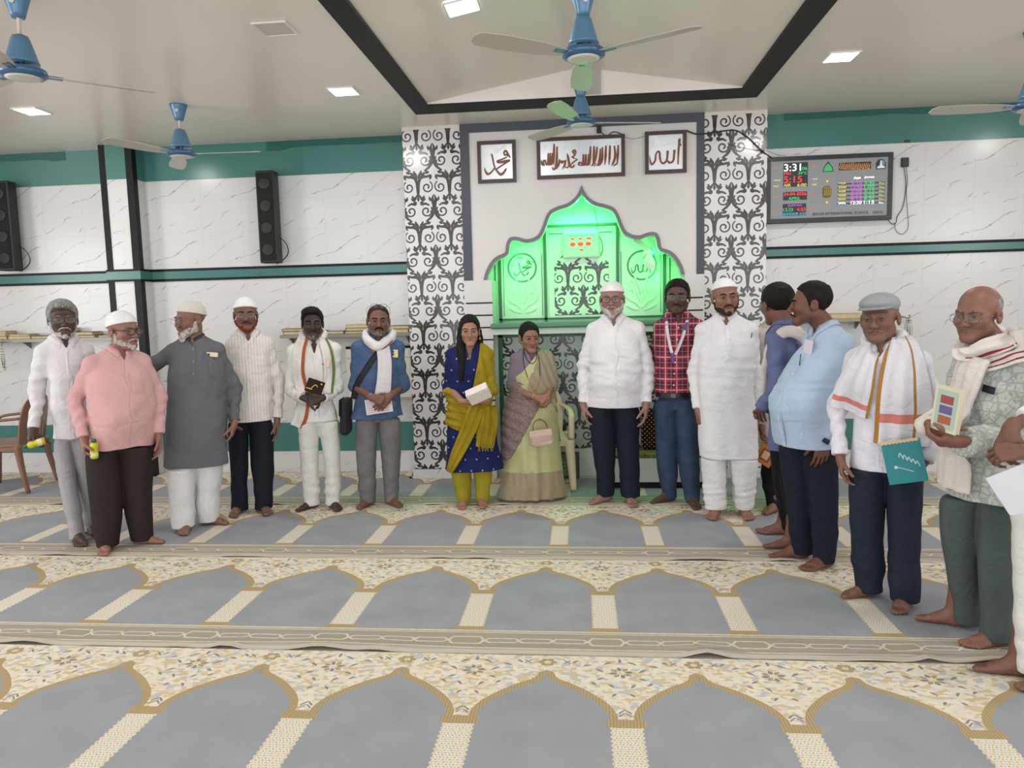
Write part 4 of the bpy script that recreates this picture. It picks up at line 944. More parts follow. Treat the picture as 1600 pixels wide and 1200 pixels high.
# ------------------------------------------------------------------ signed-distance modelling for people and cloth
from mathutils.bvhtree import BVHTree
def _axis(lo, hi, fine, hf, hc):
    out = [lo]
    while out[-1] < hi:
        p = out[-1]; h = hc
        for a, b in fine:
            if a-1e-6 <= p < b: h = hf; break
            if p < a: h = min(h, max(hf, a-p)) if a-p < hc else h
        out.append(p+h)
    return np.array(out, dtype=np.float32)
class Field:
    def __init__(s, lo, hi, h=.007, fine=None, hf=.0035):
        fine = fine or ([], [], [])
        s.ax = [_axis(lo[i], hi[i], fine[i], hf, h) for i in range(3)]
        s.D = np.full([len(a) for a in s.ax], .3, dtype=np.float32)
    def sub(s, lo, hi):
        sl = []
        for a, l, h in zip(s.ax, lo, hi):
            i = max(0, int(np.searchsorted(a, l))-1); j = min(len(a), int(np.searchsorted(a, h))+1)
            sl.append(slice(i, max(j, i)))
        if any(q.stop <= q.start for q in sl): return None, None
        x, y, z = (a[q] for a, q in zip(s.ax, sl)); return tuple(sl), (x[:, None, None], y[None, :, None], z[None, None, :])
    def put(s, sl, d, k, op='u'):
        a = s.D[sl]
        if op == 'u':
            if k <= 1e-5: s.D[sl] = np.minimum(a, d); return
            h = np.clip(.5+.5*(d-a)/k, 0, 1); s.D[sl] = d+(a-d)*h-k*h*(1-h)
        else:
            d = -d
            if k <= 1e-5: s.D[sl] = np.maximum(a, d); return
            h = np.clip(.5-.5*(d-a)/k, 0, 1); s.D[sl] = d+(a-d)*h+k*h*(1-h)
    def cone(s, a, b, ra, rb, k=.01, op='u', rip=0., freq=60., ph=0., flat=None, capb=False):
        a = np.array(a, np.float32); b = np.array(b, np.float32); m = max(ra, rb)+k+abs(rip)+.012
        sl, P = s.sub(np.minimum(a, b)-m, np.maximum(a, b)+m)
        if sl is None: return s
        ba = b-a; L2 = float(ba@ba)+1e-9; q = [P[i]-a[i] for i in range(3)]
        t = np.clip((q[0]*ba[0]+q[1]*ba[1]+q[2]*ba[2])/L2, 0, 1)
        v = [q[i]-t*ba[i] for i in range(3)]
        r = ra+(rb-ra)*t
        if rip: r = r+rip*np.sin(t*freq*math.sqrt(L2)+ph+2.2*np.arctan2(v[1]+.0*v[2], v[0]+.3*v[2]))*np.clip(t*4, .2, 1)
        d2 = v[0]**2+v[1]**2+v[2]**2
        if flat is not None:
            n, f = flat; dn = v[0]*n[0]+v[1]*n[1]+v[2]*n[2]; d2 = d2+dn*dn*(f*f-1)
        dd = np.sqrt(d2)-r
        if capb: dd = np.maximum(dd, ((P[0]-b[0])*ba[0]+(P[1]-b[1])*ba[1]+(P[2]-b[2])*ba[2])/math.sqrt(L2))
        s.put(sl, dd, k, op); return s
    def ell(s, c, r, R=None, k=.01, op='u'):
        c = np.array(c, np.float32); m = max(r)+k+.012; sl, P = s.sub(c-m, c+m)
        if sl is None: return s
        q = [P[i]-c[i] for i in range(3)]
        if R is not None: R = np.array(R)[:3, :3]; q = [q[0]*R[0, i]+q[1]*R[1, i]+q[2]*R[2, i] for i in range(3)]
        k0 = np.sqrt(sum((q[i]/r[i])**2 for i in range(3))); k1 = np.sqrt(sum((q[i]/r[i]**2)**2 for i in range(3)))+1e-6
        s.put(sl, k0*(k0-1)/k1, k, op); return s
    def loft(s, secs, k=.01, op='u', fold=None, pw=2.0, cap=.006):
        """stack of ellipses: rows (z, cx, cy, rx, ry)"""
        A = np.array(smooth_pts([np.array(r, float) for r in secs], 6)); A = A[np.argsort(A[:, 0])]
        m = k+.04; lo = (min(A[:, 1]-A[:, 3])-m, min(A[:, 2]-A[:, 4])-m, A[0, 0]-k-.012); hi = (max(A[:, 1]+A[:, 3])+m, max(A[:, 2]+A[:, 4])+m, A[-1, 0]+k+.012)
        sl, P = s.sub(lo, hi)
        if sl is None: return s
        z = P[2]; f = [np.interp(z, A[:, 0], A[:, i]).astype(np.float32) for i in (1, 2, 3, 4)]
        x = P[0]-f[0]; y = P[1]-f[1]
        if fold is not None:
            g = fold(np.arctan2(x, -y), z); rx, ry = f[2]*(1+g), f[3]*(1+g)
        else: rx, ry = f[2], f[3]
        if pw == 2.0: u = np.sqrt((x/rx)**2+(y/ry)**2)
        else: u = (np.abs(x/rx)**pw+np.abs(y/ry)**pw)**(1/pw)
        g = np.sqrt((x/rx**2)**2+(y/ry**2)**2)+1e-5
        d = np.where(u > .3, u*(u-1)/g, (u-1)*np.minimum(rx, ry)); d = np.clip(d, -.25, .25)
        d = np.maximum(d, np.maximum(A[0, 0]-z, z-A[-1, 0])); s.put(sl, d.astype(np.float32), k, op); return s
    def cut(s, n, c, k=.0):
        """keep the half space n.p <= c"""
        x, y, z = (s.ax[0][:, None, None], s.ax[1][None, :, None], s.ax[2][None, None, :])
        d = (x*n[0]+y*n[1]+z*n[2]-c)/np.linalg.norm(n); s.D = np.maximum(s.D, d.astype(np.float32)); return s
    def grid(s): return s.ax[0][:, None, None], s.ax[1][None, :, None], s.ax[2][None, None, :]
    def wrinkle(s, amp, sc, seed, zf=None):
        rn = np.random.RandomState(seed); x, y, z = s.grid(); n = np.zeros_like(s.D); near = np.abs(s.D) < .05
        for i in range(7):
            d = rn.normal(size=3)*np.array(sc)*rn.uniform(.6, 1.5); p = rn.uniform(0, 6.28, 2)
            w = d[0]*x+d[1]*y+d[2]*z+p[0]; n += np.sin(w+1.1*np.sin(.5*(d[1]*x-d[0]*y+.5*d[2]*z)+p[1])).astype(np.float32)
        n *= amp/3.4
        if zf is not None: n *= zf(x, y, z)
        s.D = np.where(near, s.D+n, s.D); return s
    def mesh(s, D=None):
        D = s.D if D is None else D
        ins = D < 0; n = np.zeros(tuple(q-1 for q in D.shape), np.uint8); O = [(i, j, k) for i in (0, 1) for j in (0, 1) for k in (0, 1)]
        A, B, C = D.shape
        for i, j, k in O: n += ins[i:A-1+i, j:B-1+j, k:C-1+k]
        idx = np.argwhere((n > 0) & (n < 8))
        if len(idx) == 0: return np.zeros((0, 3)), np.zeros((0, 4), np.int64)
        gid = np.full(n.shape, -1, np.int32); gid[idx[:, 0], idx[:, 1], idx[:, 2]] = np.arange(len(idx))
        acc = np.zeros((len(idx), 3)); cnt = np.zeros(len(idx)); co = {}
        for o in O: co[o] = D[idx[:, 0]+o[0], idx[:, 1]+o[1], idx[:, 2]+o[2]]
        pos = [(s.ax[i][idx[:, i]], s.ax[i][idx[:, i]+1]) for i in range(3)]
        for o in O:
            for ax in range(3):
                if o[ax]: continue
                o2 = tuple(1 if i == ax else o[i] for i in range(3)); a, b = co[o], co[o2]; c = (a < 0) != (b < 0)
                t = np.where(c, a/np.where(np.abs(a-b) < 1e-9, 1, a-b), 0)
                for i in range(3):
                    v = pos[i][0]+t*(pos[i][1]-pos[i][0]) if i == ax else pos[i][o[i]]
                    acc[:, i] += np.where(c, v, 0)
                cnt += c
        V = acc/cnt[:, None]; F = []
        for ax in range(3):
            u, w = (ax+1) % 3, (ax+2) % 3
            a = np.take(ins, range(0, D.shape[ax]-1), ax); b = np.take(ins, range(1, D.shape[ax]), ax)
            e = np.argwhere(a != b); e = e[(e[:, u] > 0) & (e[:, w] > 0) & (e[:, u] < D.shape[u]-1) & (e[:, w] < D.shape[w]-1)]
            inn = a[e[:, 0], e[:, 1], e[:, 2]]
            def cell(du, dw):
                c = e.copy(); c[:, u] += du; c[:, w] += dw; return gid[c[:, 0], c[:, 1], c[:, 2]]
            q = np.stack([cell(-1, -1), cell(0, -1), cell(0, 0), cell(-1, 0)], 1); q[~inn] = q[~inn][:, ::-1]; F.append(q)
        F = np.vstack(F); F = F[(F >= 0).all(1)]; return V, F
    def obj(s, name, m, parent, D=None, colf=None):
        V, F = s.mesh(D); col = colf(V) if colf else None
        return mesh_obj(name, V, F, m, parent, None, True, col)
def relax(V, F, it=1):
    for _ in range(it):
        acc = np.zeros_like(V); c = np.zeros(len(V))
        for i in range(4):
            a, b = F[:, i], F[:, (i+1) % 4]; np.add.at(acc, a, V[b]); np.add.at(c, a, 1)
        V = V*.5+.5*acc/np.maximum(c, 1)[:, None]
    return V
class Surf:
    """ray casts onto built meshes, so that trims, pockets and scarves lie on the cloth"""
    def __init__(s, objs):
        V = []; F = []
        for o in objs:
            me = o.data; n = len(V); v = np.empty(3*len(me.vertices), np.float32); me.vertices.foreach_get('co', v); V += [tuple(q) for q in v.reshape(-1, 3)]
            F += [tuple(i+n for i in p.vertices) for p in me.polygons]
        s.t = BVHTree.FromPolygons(V, F)
    def hit(s, x, z, y0=-1.5, d=(0, 1, 0)):
        r = s.t.ray_cast(Vector((x, y0, z)), Vector(d)); return None if r[0] is None else np.array(r[0])
    def nearest(s, p):
        r = s.t.find_nearest(Vector(p)); return np.array(r[0]), np.array(r[1])
def drape(name, surf, path, widths, m, parent, off=.008, th=.004, nu=9, nt=6, fold=.006, nf=3., ph=0., dirv=(0, 1, 0), mi=None, taper=None):
    """a strip of cloth along a front-view path (x, z[, extra offset]) laid on surf"""
    q = [(p[0], p[1], p[2] if len(p) > 2 else 0., (widths[i] if isinstance(widths, (list, tuple)) else widths)) for i, p in enumerate(path)]
    C = np.array(smooth_pts(q, nt)); T = np.gradient(C[:, :2], axis=0); T /= np.linalg.norm(T, axis=1)[:, None]+1e-9; N = np.stack([-T[:, 1], T[:, 0]], 1)
    G_ = np.full((len(C), nu, 3), np.nan)
    us = np.linspace(-1, 1, nu)
    for i, c in enumerate(C):
        for j, u in enumerate(us):
            x, z = c[:2]+N[i]*u*c[3]/2; h = surf.hit(x, z, -1.5, dirv)
            if h is not None: G_[i, j] = h+np.array([0, -off-c[2]-fold*(1+math.sin(u*PI*nf+ph+i*.12)), 0])
            else: G_[i, j] = (x, np.nan, z)
    Y = G_[:, :, 1]
    for i in range(len(C)):
        ok = ~np.isnan(Y[i])
        if ok.any(): Y[i] = np.interp(us, us[ok], Y[i][ok])
    rows = ~np.isnan(Y).any(1)
    if not rows.any(): Y[:] = 0
    else:
        for j in range(nu): Y[:, j] = np.interp(np.arange(len(C)), np.where(rows)[0], Y[rows, j])
    for _ in range(2):
        Y[1:-1] = Y[1:-1]*.5+.25*(Y[:-2]+Y[2:])
    n = len(C)*nu; V = G_.reshape(-1, 3); V2 = V+np.array([0, th, 0]); F = []; M = []
    for i in range(len(C)-1):
        for j in range(nu-1):
            a = i*nu+j; F.append((a, a+1, a+nu+1, a+nu)); F.append((n+a, n+a+nu, n+a+nu+1, n+a+1)); mm = mi(us[j]*.5+us[j+1]*.5, (i+.5)/(len(C)-1)) if mi else 0; M += [mm, mm]
    def side(a, b): F.append((a, b, n+b, n+a)); M.append(0)
    for i in range(len(C)-1): side((i+1)*nu, i*nu); side(i*nu+nu-1, (i+1)*nu+nu-1)
    for j in range(nu-1): side(j, j+1); side((len(C)-1)*nu+j+1, (len(C)-1)*nu+j)
    return mesh_obj(name, np.vstack([V, V2]), F, m, parent, M, True)
def sticker(name, surf, contour, m, parent, off=.002, th=.002, dirv=(0, 1, 0)):
    """flat patch (pocket, placket, badge) pressed on surf; contour in x,z"""
    c = np.asarray(contour); lo, hi = c.min(0), c.max(0); nx = max(2, int((hi[0]-lo[0])/.02)); nz = max(2, int((hi[1]-lo[1])/.02))
    ex = [(x, z) for x in np.linspace(lo[0], hi[0], nx+1) for z in np.linspace(lo[1], hi[1], nz+1) if _wind(c, np.array([[x, z]]))[0] != 0]
    v, f, mi = inlay([([c], 0)], None, ex)
    P = []
    last = None
    for x, z in v:
        h = surf.hit(x, z, -1.5, dirv)
        if h is None: h = np.array([x, last[1] if last is not None else 0, z])
        last = h; P.append(h-np.array(dirv)*off)
    P = np.array(P); n = len(P); ed = {}
    for t in f:
        for i in range(3):
            a, b = int(t[i]), int(t[(i+1) % 3])
            if (b, a) in ed: del ed[(b, a)]
            else: ed[(a, b)] = 1
    F = [tuple(int(i) for i in t) for t in f]+[tuple(int(i)+n for i in t[::-1]) for t in f]+[(a, a+n, b+n, b) for a, b in ed]
    return mesh_obj(name, np.vstack([P, P+np.array(dirv)*th]), F, m, parent)
def rotz(a): c, s = math.cos(a), math.sin(a); return np.array([[c, -s, 0], [s, c, 0], [0, 0, 1.]])
def unit(v): v = np.array(v, float); return v/(np.linalg.norm(v)+1e-12)
# ------------------------------------------------------------------ people
def skin_mat():
    g = G('skin', .5, .4); a = g.n('ShaderNodeAttribute', attribute_name='Col').outputs['Color']
    n = g.noise(38., 4.); c = g.n('ShaderNodeMix', data_type='RGBA', blend_type='MULTIPLY'); g.nt.links.new(a, c.inputs[6]); c.inputs[0].default_value = .35
    g.nt.links.new(g.mix(g.ramp(n, .3, .7), (.72, .68, .66), (1., 1., 1.)), c.inputs[7]); g.color(c.outputs[2]); g.bump(g.noise(160., 3.), .12, .002)
    g.set('Subsurface Weight', .04); g.b.inputs['Subsurface Radius'].default_value = (.012, .005, .003)
    return g.m
M_SKIN = skin_mat()
M_EYEW = mat('eye_white', '978c85', .25); M_IRIS = mat('eye_iris', '2a1a12', .15); M_PUP = mat('eye_pupil', '060505', .1)
def cloth(name, c, rough=.85, wv=900., bump=.2, alt=None, sheen=.0):
    if name in _MC: return _MC[name]
    g = G(name, rough, .2); x, y, z = g.xyz()
    base = g.mix(g.ramp(g.noise(9., 3.), .3, .7), c, alt or tuple(v*.93 for v in lin(c))); g.color(base)
    g.bump(creases(g), bump, .03); g.set('Sheen Weight', sheen)
    _MC[name] = g.m; return g.m
def creases(g):
    r1 = g.math('ABSOLUTE', g.math('SUBTRACT', g.noise(5.5, 3., g.mapv((1, 1, 1.5), (.3, .5, .4)), .55, 1.2), .5)); r2 = g.math('ABSOLUTE', g.math('SUBTRACT', g.noise(10., 2., g.mapv((1.2, 1, .6), (.2, .1, -.5)), .5, .8), .5))
    a = g.math('MULTIPLY', g.ramp(r1, 0., .10), .55); return g.math('ADD', g.math('ADD', a, g.math('MULTIPLY', g.ramp(r2, 0., .14), .3)), g.math('ADD', g.math('MULTIPLY', g.noise(9., 3.), .5), g.math('MULTIPLY', g.noise(420., 1.), .04)))
def striped(name, c, c2, per, w, axis='x', alt2=None):
    g = G(name, .85, .2); x, y, z = g.xyz(); v = x if axis == 'x' else z
    f = g.math('FRACT', g.math('DIVIDE', v, per)); g.color(g.mix(g.math('LESS_THAN', f, w), c, c2)); g.bump(creases(g), .2, .03); return g.m
def checked(name):
    g = G(name, .85, .2); x, y, z = g.xyz(); fx = g.math('FRACT', g.math('DIVIDE', x, .082)); fz = g.math('FRACT', g.math('DIVIDE', z, .082))
    bx = g.math('LESS_THAN', fx, .48); bz = g.math('LESS_THAN', fz, .48); s = g.math('ADD', bx, bz)
    c = g.mix(g.math('GREATER_THAN', s, .5), 'a8283a', '7c2a3c'); c = g.mix(g.math('GREATER_THAN', s, 1.5), c, '46283a')
    l = g.math('MAXIMUM', g.math('LESS_THAN', g.math('ABSOLUTE', g.math('SUBTRACT', fx, .74)), .045), g.math('LESS_THAN', g.math('ABSOLUTE', g.math('SUBTRACT', fz, .74)), .045)); l2 = g.math('LESS_THAN', g.math('ABSOLUTE', g.math('SUBTRACT', fx, .24)), .03); l3 = g.math('LESS_THAN', g.math('ABSOLUTE', g.math('SUBTRACT', fz, .24)), .03)
    c = g.mix(g.math('MULTIPLY', l, .62), c, 'd3c6ca'); c = g.mix(g.math('MULTIPLY', g.math('MAXIMUM', l2, l3), .5), c, 'b58f98'); g.color(c); g.bump(creases(g), .18, .03); return g.m
def printed(name, c, c2, sc=26., thr=.5):
    g = G(name, .85, .2); v = g.n('ShaderNodeTexVoronoi', {'Vector': g.co, 'Scale': sc}, feature='DISTANCE_TO_EDGE').outputs['Distance']; n = g.noise(sc*1.4, 3., dist=1.5)
    g.color(g.mix(g.math('MAXIMUM', g.ramp(v, .10, .03), g.ramp(n, thr+.04, thr+.1)), c, c2)); g.bump(creases(g), .2, .03); return g.m
def dotted(name, c, dot, per=.075, r=.085):
    g = G(name, .8, .25); x, y, z = g.xyz(); row = g.math('FLOOR', g.math('DIVIDE', z, per)); xs = g.math('ADD', g.math('DIVIDE', x, per), g.math('MULTIPLY', g.math('MODULO', row, 2.), .5))
    d = g.math('ADD', g.math('POWER', g.math('SUBTRACT', g.math('FRACT', xs), .5), 2.), g.math('POWER', g.math('SUBTRACT', g.math('FRACT', g.math('DIVIDE', z, per)), .5), 2.))
    g.color(g.mix(g.math('LESS_THAN', d, r*r), c, dot)); g.bump(creases(g), .2, .03); return g.m

def hair_mat(name, c, alt):
    if name in _MC: return _MC[name]
    g = G(name, .65, .15); n = g.noise(120., 3., g.mapv((1, 1, .25))); g.color(g.mix(g.ramp(n, .35, .65), c, alt)); g.bump(n, .5, .006); _MC[name] = g.m; return g.m
HAIR = dict(black=('hair_black', '15110f', '241c19'), dark=('hair_dark', '2a201d', '3d2e28'), grey=('hair_grey', '9c9a97', '6f6c69'), white=('hair_white', 'c9c4be', '8d847d'), salt=('hair_salt', '8a7d75', '5b4a43'), henna=('hair_henna', '83371a', '5e2410'), stubble=('hair_stubble', '3a2c27', '5a4338'))
def hm(k): return hair_mat(*HAIR[k])

def add_hand(F, w, d, n, t, s, curl=.3, thumb=.4, spread=1.):
    """five separate fingers; d = wrist to knuckles, n = where the palm looks, t = thumb side"""
    d = unit(d); n = unit(n-d*np.dot(n, d)); t = unit(t-d*np.dot(t, d)-n*np.dot(t, n)); n0 = n
    kn = [(.031, .086), (.0105, .090), (-.0105, .085), (-.030, .076)]; seg = [(.043, .026, .021), (.047, .030, .022), (.043, .028, .021), (.034, .021, .018)]
    for i, (o, l) in enumerate(kn):
        k = w+(d*l+t*o)*s; F.cone(w+(t*o*.45+d*.004)*s, k, .0165*s, .0122*s, .014, flat=(n, 1.15))
    F.cone(w-d*.02*s, w+d*.03*s, .025*s, .026*s, .012, flat=(n, 1.25))
    F.cone(w+(d*.022+t*.016+n*.006)*s, w+(d*.055+t*.028+n*.010)*s, .018*s, .015*s, .012)
    for i, ((o, l), sg) in enumerate(zip(kn, seg)):
        p = w+(d*l+t*o)*s; a = (.10, .03, -.03, -.10)[i]*spread; v = unit(d+t*a); r = (.0090, .0093, .0088, .0078)[i]*s
        c = curl*(1+.10*i); n = unit(n0-v*np.dot(n0, v))
        for j, ln in enumerate(sg):
            th = c*(1.15, 1.35, .9)[j]; v, n = v*math.cos(th)+n*math.sin(th), n*math.cos(th)-v*math.sin(th); q = p+v*ln*s
            F.cone(p, q, r, r*(.9, .88, .84)[j], .0035 if j else .005); p = q; r *= (.9, .88, .84)[j]
    n = n0
    p = w+(d*.030+t*.026+n*.010)*s; v = unit(d*.62+t*.62+n*(.15+.5*thumb))
    for ln, r0, r1 in ((.040, .0128, .0108), (.032, .0108, .0098), (.026, .0098, .0078)):
        q = p+v*ln*s; F.cone(p, q, r0*s, r1*s, .006); p = q; v = unit(v*.85+d*.22+n*(.10+.35*thumb)-t*.25*thumb)
    return w+(d*.09+n*.02)*s
def add_foot(F, a, ang, s, side):
    """bare foot: a = point on the floor under the ankle, ang = where the toes point"""
    d = np.array([math.sin(ang), -math.cos(ang), 0]); o = np.array([-d[1], d[0], 0])*(-side); A = np.array([a[0], a[1], 0]); up = np.array([0, 0, 1.])
    P = lambda f, w, z: A+(d*f+o*w+up*z)*s           # o points to the big-toe side
    F.cone(P(-.042, 0, .030), P(-.02, 0, .036), .032*s, .034*s, .012); F.cone(P(0, 0, .02), P(0, 0, .13), .036*s, .036*s, .015)
    F.cone(P(-.03, .004, .030), P(.115, .020, .021), .031*s, .023*s, .018); F.cone(P(-.03, -.006, .028), P(.10, -.026, .016), .028*s, .018*s, .018); F.cone(P(.0, .002, .07), P(.085, .006, .026), .034*s, .024*s, .02)
    for w0, f0, f1, r in ((.026, .128, .178, .0145), (.008, .132, .180, .0105), (-.008, .125, .168, .0098), (-.021, .115, .152, .0092), (-.033, .10, .134, .0088)):
        F.cone(P(f0, w0, .016), P(f1, w0*1.10, r*.85/s), r*1.02*s, r*.95*s, .006)
def ik(S0, Wp, a, b, hint):
    v = Wp-S0; L = np.linalg.norm(v); mx = (a+b)*.995
    if L > mx: k = L/mx; a, b = a*k, b*k
    u = v/L; x = (a*a-b*b+L*L)/(2*L); h = math.sqrt(max(a*a-x*x, 1e-6)); n = np.array(hint, float); n = unit(n-u*np.dot(n, u)); return S0+u*x+n*h

def person(nm, sp):
    fx = [floor_at(*f[:2], .012) for f in sp['feet']]; root = (fx[0]+fx[1])/2; Y0 = root[1]
    
    rel = math.radians(sp.get('head_to', 0)); beta = math.atan2(-root[0], root[1]); hd = rel+beta; Rl = rotz(-hd); Rv = rotz(-rel); rootv = np.array([root[0], root[1], .012])
    LOC = lambda p: Rl@(np.array(p)-rootv)
    vh = unit((root[0], root[1], 0))
    def WP(x, y, dy=0.):
        d = _ray(x, y); return np.array([0, 0, CAM_H])+d*((root@vh+dy)/(d@vh))
    PX = lambda x, y, dy=0.: LOC(WP(x, y, dy))
    sp['_W'] = WP
    T = empty('person', tuple(rootv), hd, sp['label'], 'person', None)
    top = PX(*sp['top']); H = top[2]-(.012 if sp.get('cap') else 0); k = H/1.68; fem = sp.get('fem', False)
    hs = sp.get('hs', .93 if fem else .97)*(1.06 if fem else 1.08)*min(1.04, max(.95, k)); sp['_H'] = H; sp['_Y'] = Y0
    hyaw = math.radians(sp.get('look', sp.get('head_to', 0)))-rel; hp_, hr_ = math.radians(sp.get('nod', 0)), math.radians(sp.get('tilt', 0))
    Rh = rotz(hyaw)@np.array(Matrix.Rotation(hp_, 3, 'X'))@np.array(Matrix.Rotation(hr_, 3, 'Y'))
    hc = np.array([top[0], top[1]-.015, top[2]-(.012 if sp.get('cap') else .008)-.125*hs])
    h = lambda p: hc+Rh@(np.array(p, float)*hs)
    ank = [LOC(f) for f in fx]; fd = [math.radians(f[2])-rel for f in sp['feet']]
    # ---- torso rows from the outline
    rows = []
    for r in sp['torso']:
        a, b = PX(r[1], r[0]), PX(r[2], r[0]); w = np.linalg.norm((a-b)[:2])/2; rows.append([(a[2]+b[2])/2, (a[0]+b[0])/2, (a[1]+b[1])/2, w, (r[3] if len(r) > 3 else None)])
    sh = rows[0]; hem = rows[-1][0]; dep = sp.get('dep', .70); bel = sp.get('belly', 0.); pj = math.sqrt(math.cos(rel)**2+(dep*math.sin(rel))**2)
    for r_ in rows: r_[3] /= pj
    sw = min(max(sh[3]-.058*k, .12), .162*k) if not fem else min(max(sh[3]-.052*k, .11), .145*k); zs = (.785 if not fem else .79)*H
    Sj = [np.array([sh[1]-sw, sh[2]+.005, zs]), np.array([sh[1]+sw, sh[2]+.005, zs])]
    nb = np.array([(hc[0]*.6+sh[1]*.4), sh[2]+.012, .855*H])
    # ---- legs
    legs = []; mcx = lambda z: (float(np.interp(z, [q[0] for q in rows[::-1]], [q[1] for q in rows[::-1]])), float(np.interp(z, [q[0] for q in rows[::-1]], [q[2] for q in rows[::-1]])), float(np.interp(z, [q[0] for q in rows[::-1]], [q[3] for q in rows[::-1]])))
    for i in range(2):
        L = []
        if sp['legs'][i]:
            y_t, y_b = sp['legs'][i][0][0], sp['legs'][i][-1][0]; fy = float((fx[i]-root)@vh)
            for r in sp['legs'][i]:
                u = (r[0]-y_t)/max(y_b-y_t, 1); a, b = PX(r[1], r[0], fy*u), PX(r[2], r[0], fy*u); L.append([(a[2]+b[2])/2, (a[0]+b[0])/2, (a[1]+b[1])/2, np.linalg.norm((a-b)[:2])/2])
            L[-1][0] = max(.022, L[-1][0]-.015)
        else:
            A_ = ank[i]; s_ = (-1, 1)[i]; L = [[.46*H, s_*.07, 0, .10], [.26*H, A_[0]*.5+s_*.04, A_[1]*.5, .08], [.06, A_[0], A_[1], .06]]
        legs.append(L)
    # ---- arms
    arms = []
    for i, sg in ((0, -1), (1, 1)):
        a = dict((sp.get('arms') or (None, None))[i] or {})
        Wp = PX(*a['w']) if 'w' in a else Sj[i]+np.array([sg*.05, -.05, -.50*k])
        hint = a.get('hint', (sg*.55, .8, -.2)); E = PX(*a['e']) if 'e' in a else ik(Sj[i], Wp, .178*H, .158*H, hint)
        fore = unit(Wp-E); d = Rv@unit(a['d']) if 'd' in a else unit(fore*.8+np.array([0, 0, -.4])); n = Rv@np.array(a['n'], float) if 'n' in a else np.array([-sg, 0, 0.]); t = Rv@np.array(a['t'], float) if 't' in a else np.array([sg*.1, -1, 0.])
        arms.append(dict(S=Sj[i], E=E, W=Wp, d=d, n=n, t=t, curl=a.get('curl', .28), th=a.get('th', .3), sp=a.get('sp', 1.), sl=a.get('sl', sp['shirt'].get('sleeve', .94))))
    # ---- body
    fine = ([], [], []); pts = []
    def fz(lo, hi):
        for i in range(3): fine[i].append((lo[i], hi[i]))
    fz(hc-.13*hs, hc+.13*hs)
    for A in arms:
        q = A['W']+A['d']*.08*k; fz(q-.115*k, q+.115*k); pts += [A['S'], A['E'], A['W'], A['W']+A['d']*.2]
    for a, g in zip(ank, fd):
        q = np.array([a[0]+math.sin(g)*.06, a[1]-math.cos(g)*.06, 0]); fz(q-np.array([.10, .12, .01]), q+np.array([.10, .12, .07])); pts += [q-.16, q+.16]
    fine = tuple(sorted(f) for f in fine)
    pts += [hc+.14, hc-.14, np.array([rows[1][1]-.2, -.15, 0]), np.array([rows[1][1]+.2, .15, 0])]; pts = np.array(pts); lo = pts.min(0)-.07; hi = pts.max(0)+.07; lo[2] = -.01
    B = Field(lo, hi, .011, fine, .0034)
    tz0 = max(.47*H, min(hem, .56*H)); c0, c1, c2 = mcx(tz0), mcx(.64*H), mcx(.76*H); lm = ((legs[0][0][1]+legs[1][0][1])/2, (legs[0][0][2]+legs[1][0][2])/2)
    B.loft([(.455*H, lm[0], lm[1], .07*k, .05*k), (.53*H, c0[0]*.7+lm[0]*.3, c0[1]*.7+lm[1]*.3, min(.125*k, c0[2]*.74), .066*k), (.64*H, c1[0], c1[1], min(.125*k, c1[2]*.75), .072*k), (.76*H, sh[1], sh[2], .128*k, .082*k), (.80*H, sh[1], sh[2]+.01, .115*k, .068*k), (.85*H, nb[0], nb[1], .055*k, .05*k)], .02)
    for i in range(2):
        L = legs[i]; P_ = [(np.array([q[1], q[2], q[0]]), min(.62*q[3], .07*k)) for q in L]; P_ = [(P_[0][0]*.8+np.array([lm[0], lm[1], P_[0][0][2]])*.2-np.array([0, 0, .03]), P_[0][1]*.8)]+P_[1:]
        P_[-1] = (np.array([ank[i][0], ank[i][1], .10]), .037*k)
        for (p0, r0), (p1, r1) in zip(P_[:-1], P_[1:]): B.cone(p0, p1, r0, r1, .02)
        B.cone(P_[-1][0], (ank[i][0], ank[i][1], .06), .037*k, .036*k, .01); add_foot(B, ank[i], fd[i], sp.get('fs', 1.)*k*.94, (-1, 1)[i])
        A = arms[i]; cv = A['sl'] > .5; ua = (.040 if fem else .042)*k*(.72 if cv else 1); B.cone(A['S'], A['E'], ua, .035*k*(.75 if cv else 1), .02); B.cone(A['E'], A['W'], .036*k*(.72 if cv else 1), .0255*k, .015)
        A['grip'] = add_hand(B, A['W'], A['d'], A['n'], A['t'], k*(.90 if fem else 1.0), A['curl'], A['th'], A['sp'])
    # neck and head
    fw = sp.get('fw', 1.)*(1.0 if fem else 1.05); jw = sp.get('jw', 1.)
    B.cone(nb+np.array([0, .01, -.03]), h((0, .022, -.05)), (.052 if fem else .060)*k, (.046 if fem else .054)*hs, .025)
    E_ = lambda c, r, kk=.01, op='u': B.ell(h(c), np.array(r)*hs, Rh, kk, op)
    C_ = lambda a, b, ra, rb, kk=.01, op='u': B.cone(h(a), h(b), ra*hs, rb*hs, kk, op)
    E_((0, .014, .040), (.0755*fw, .094, .084), .01); E_((0, -.030, -.012), (.062*fw, .060, .088), .02)
    jx, jr = (.0375, .0195) if fem else (.046, .0225)
    for s in (-1, 1): C_((s*jx*jw, -.012, -.052), (s*.012*jw, -.066, -.090), jr, .0175 if fem else .021, .032); C_((-.011, -.073, -.095), (.011, -.073, -.095), .0165, .0165, .012)
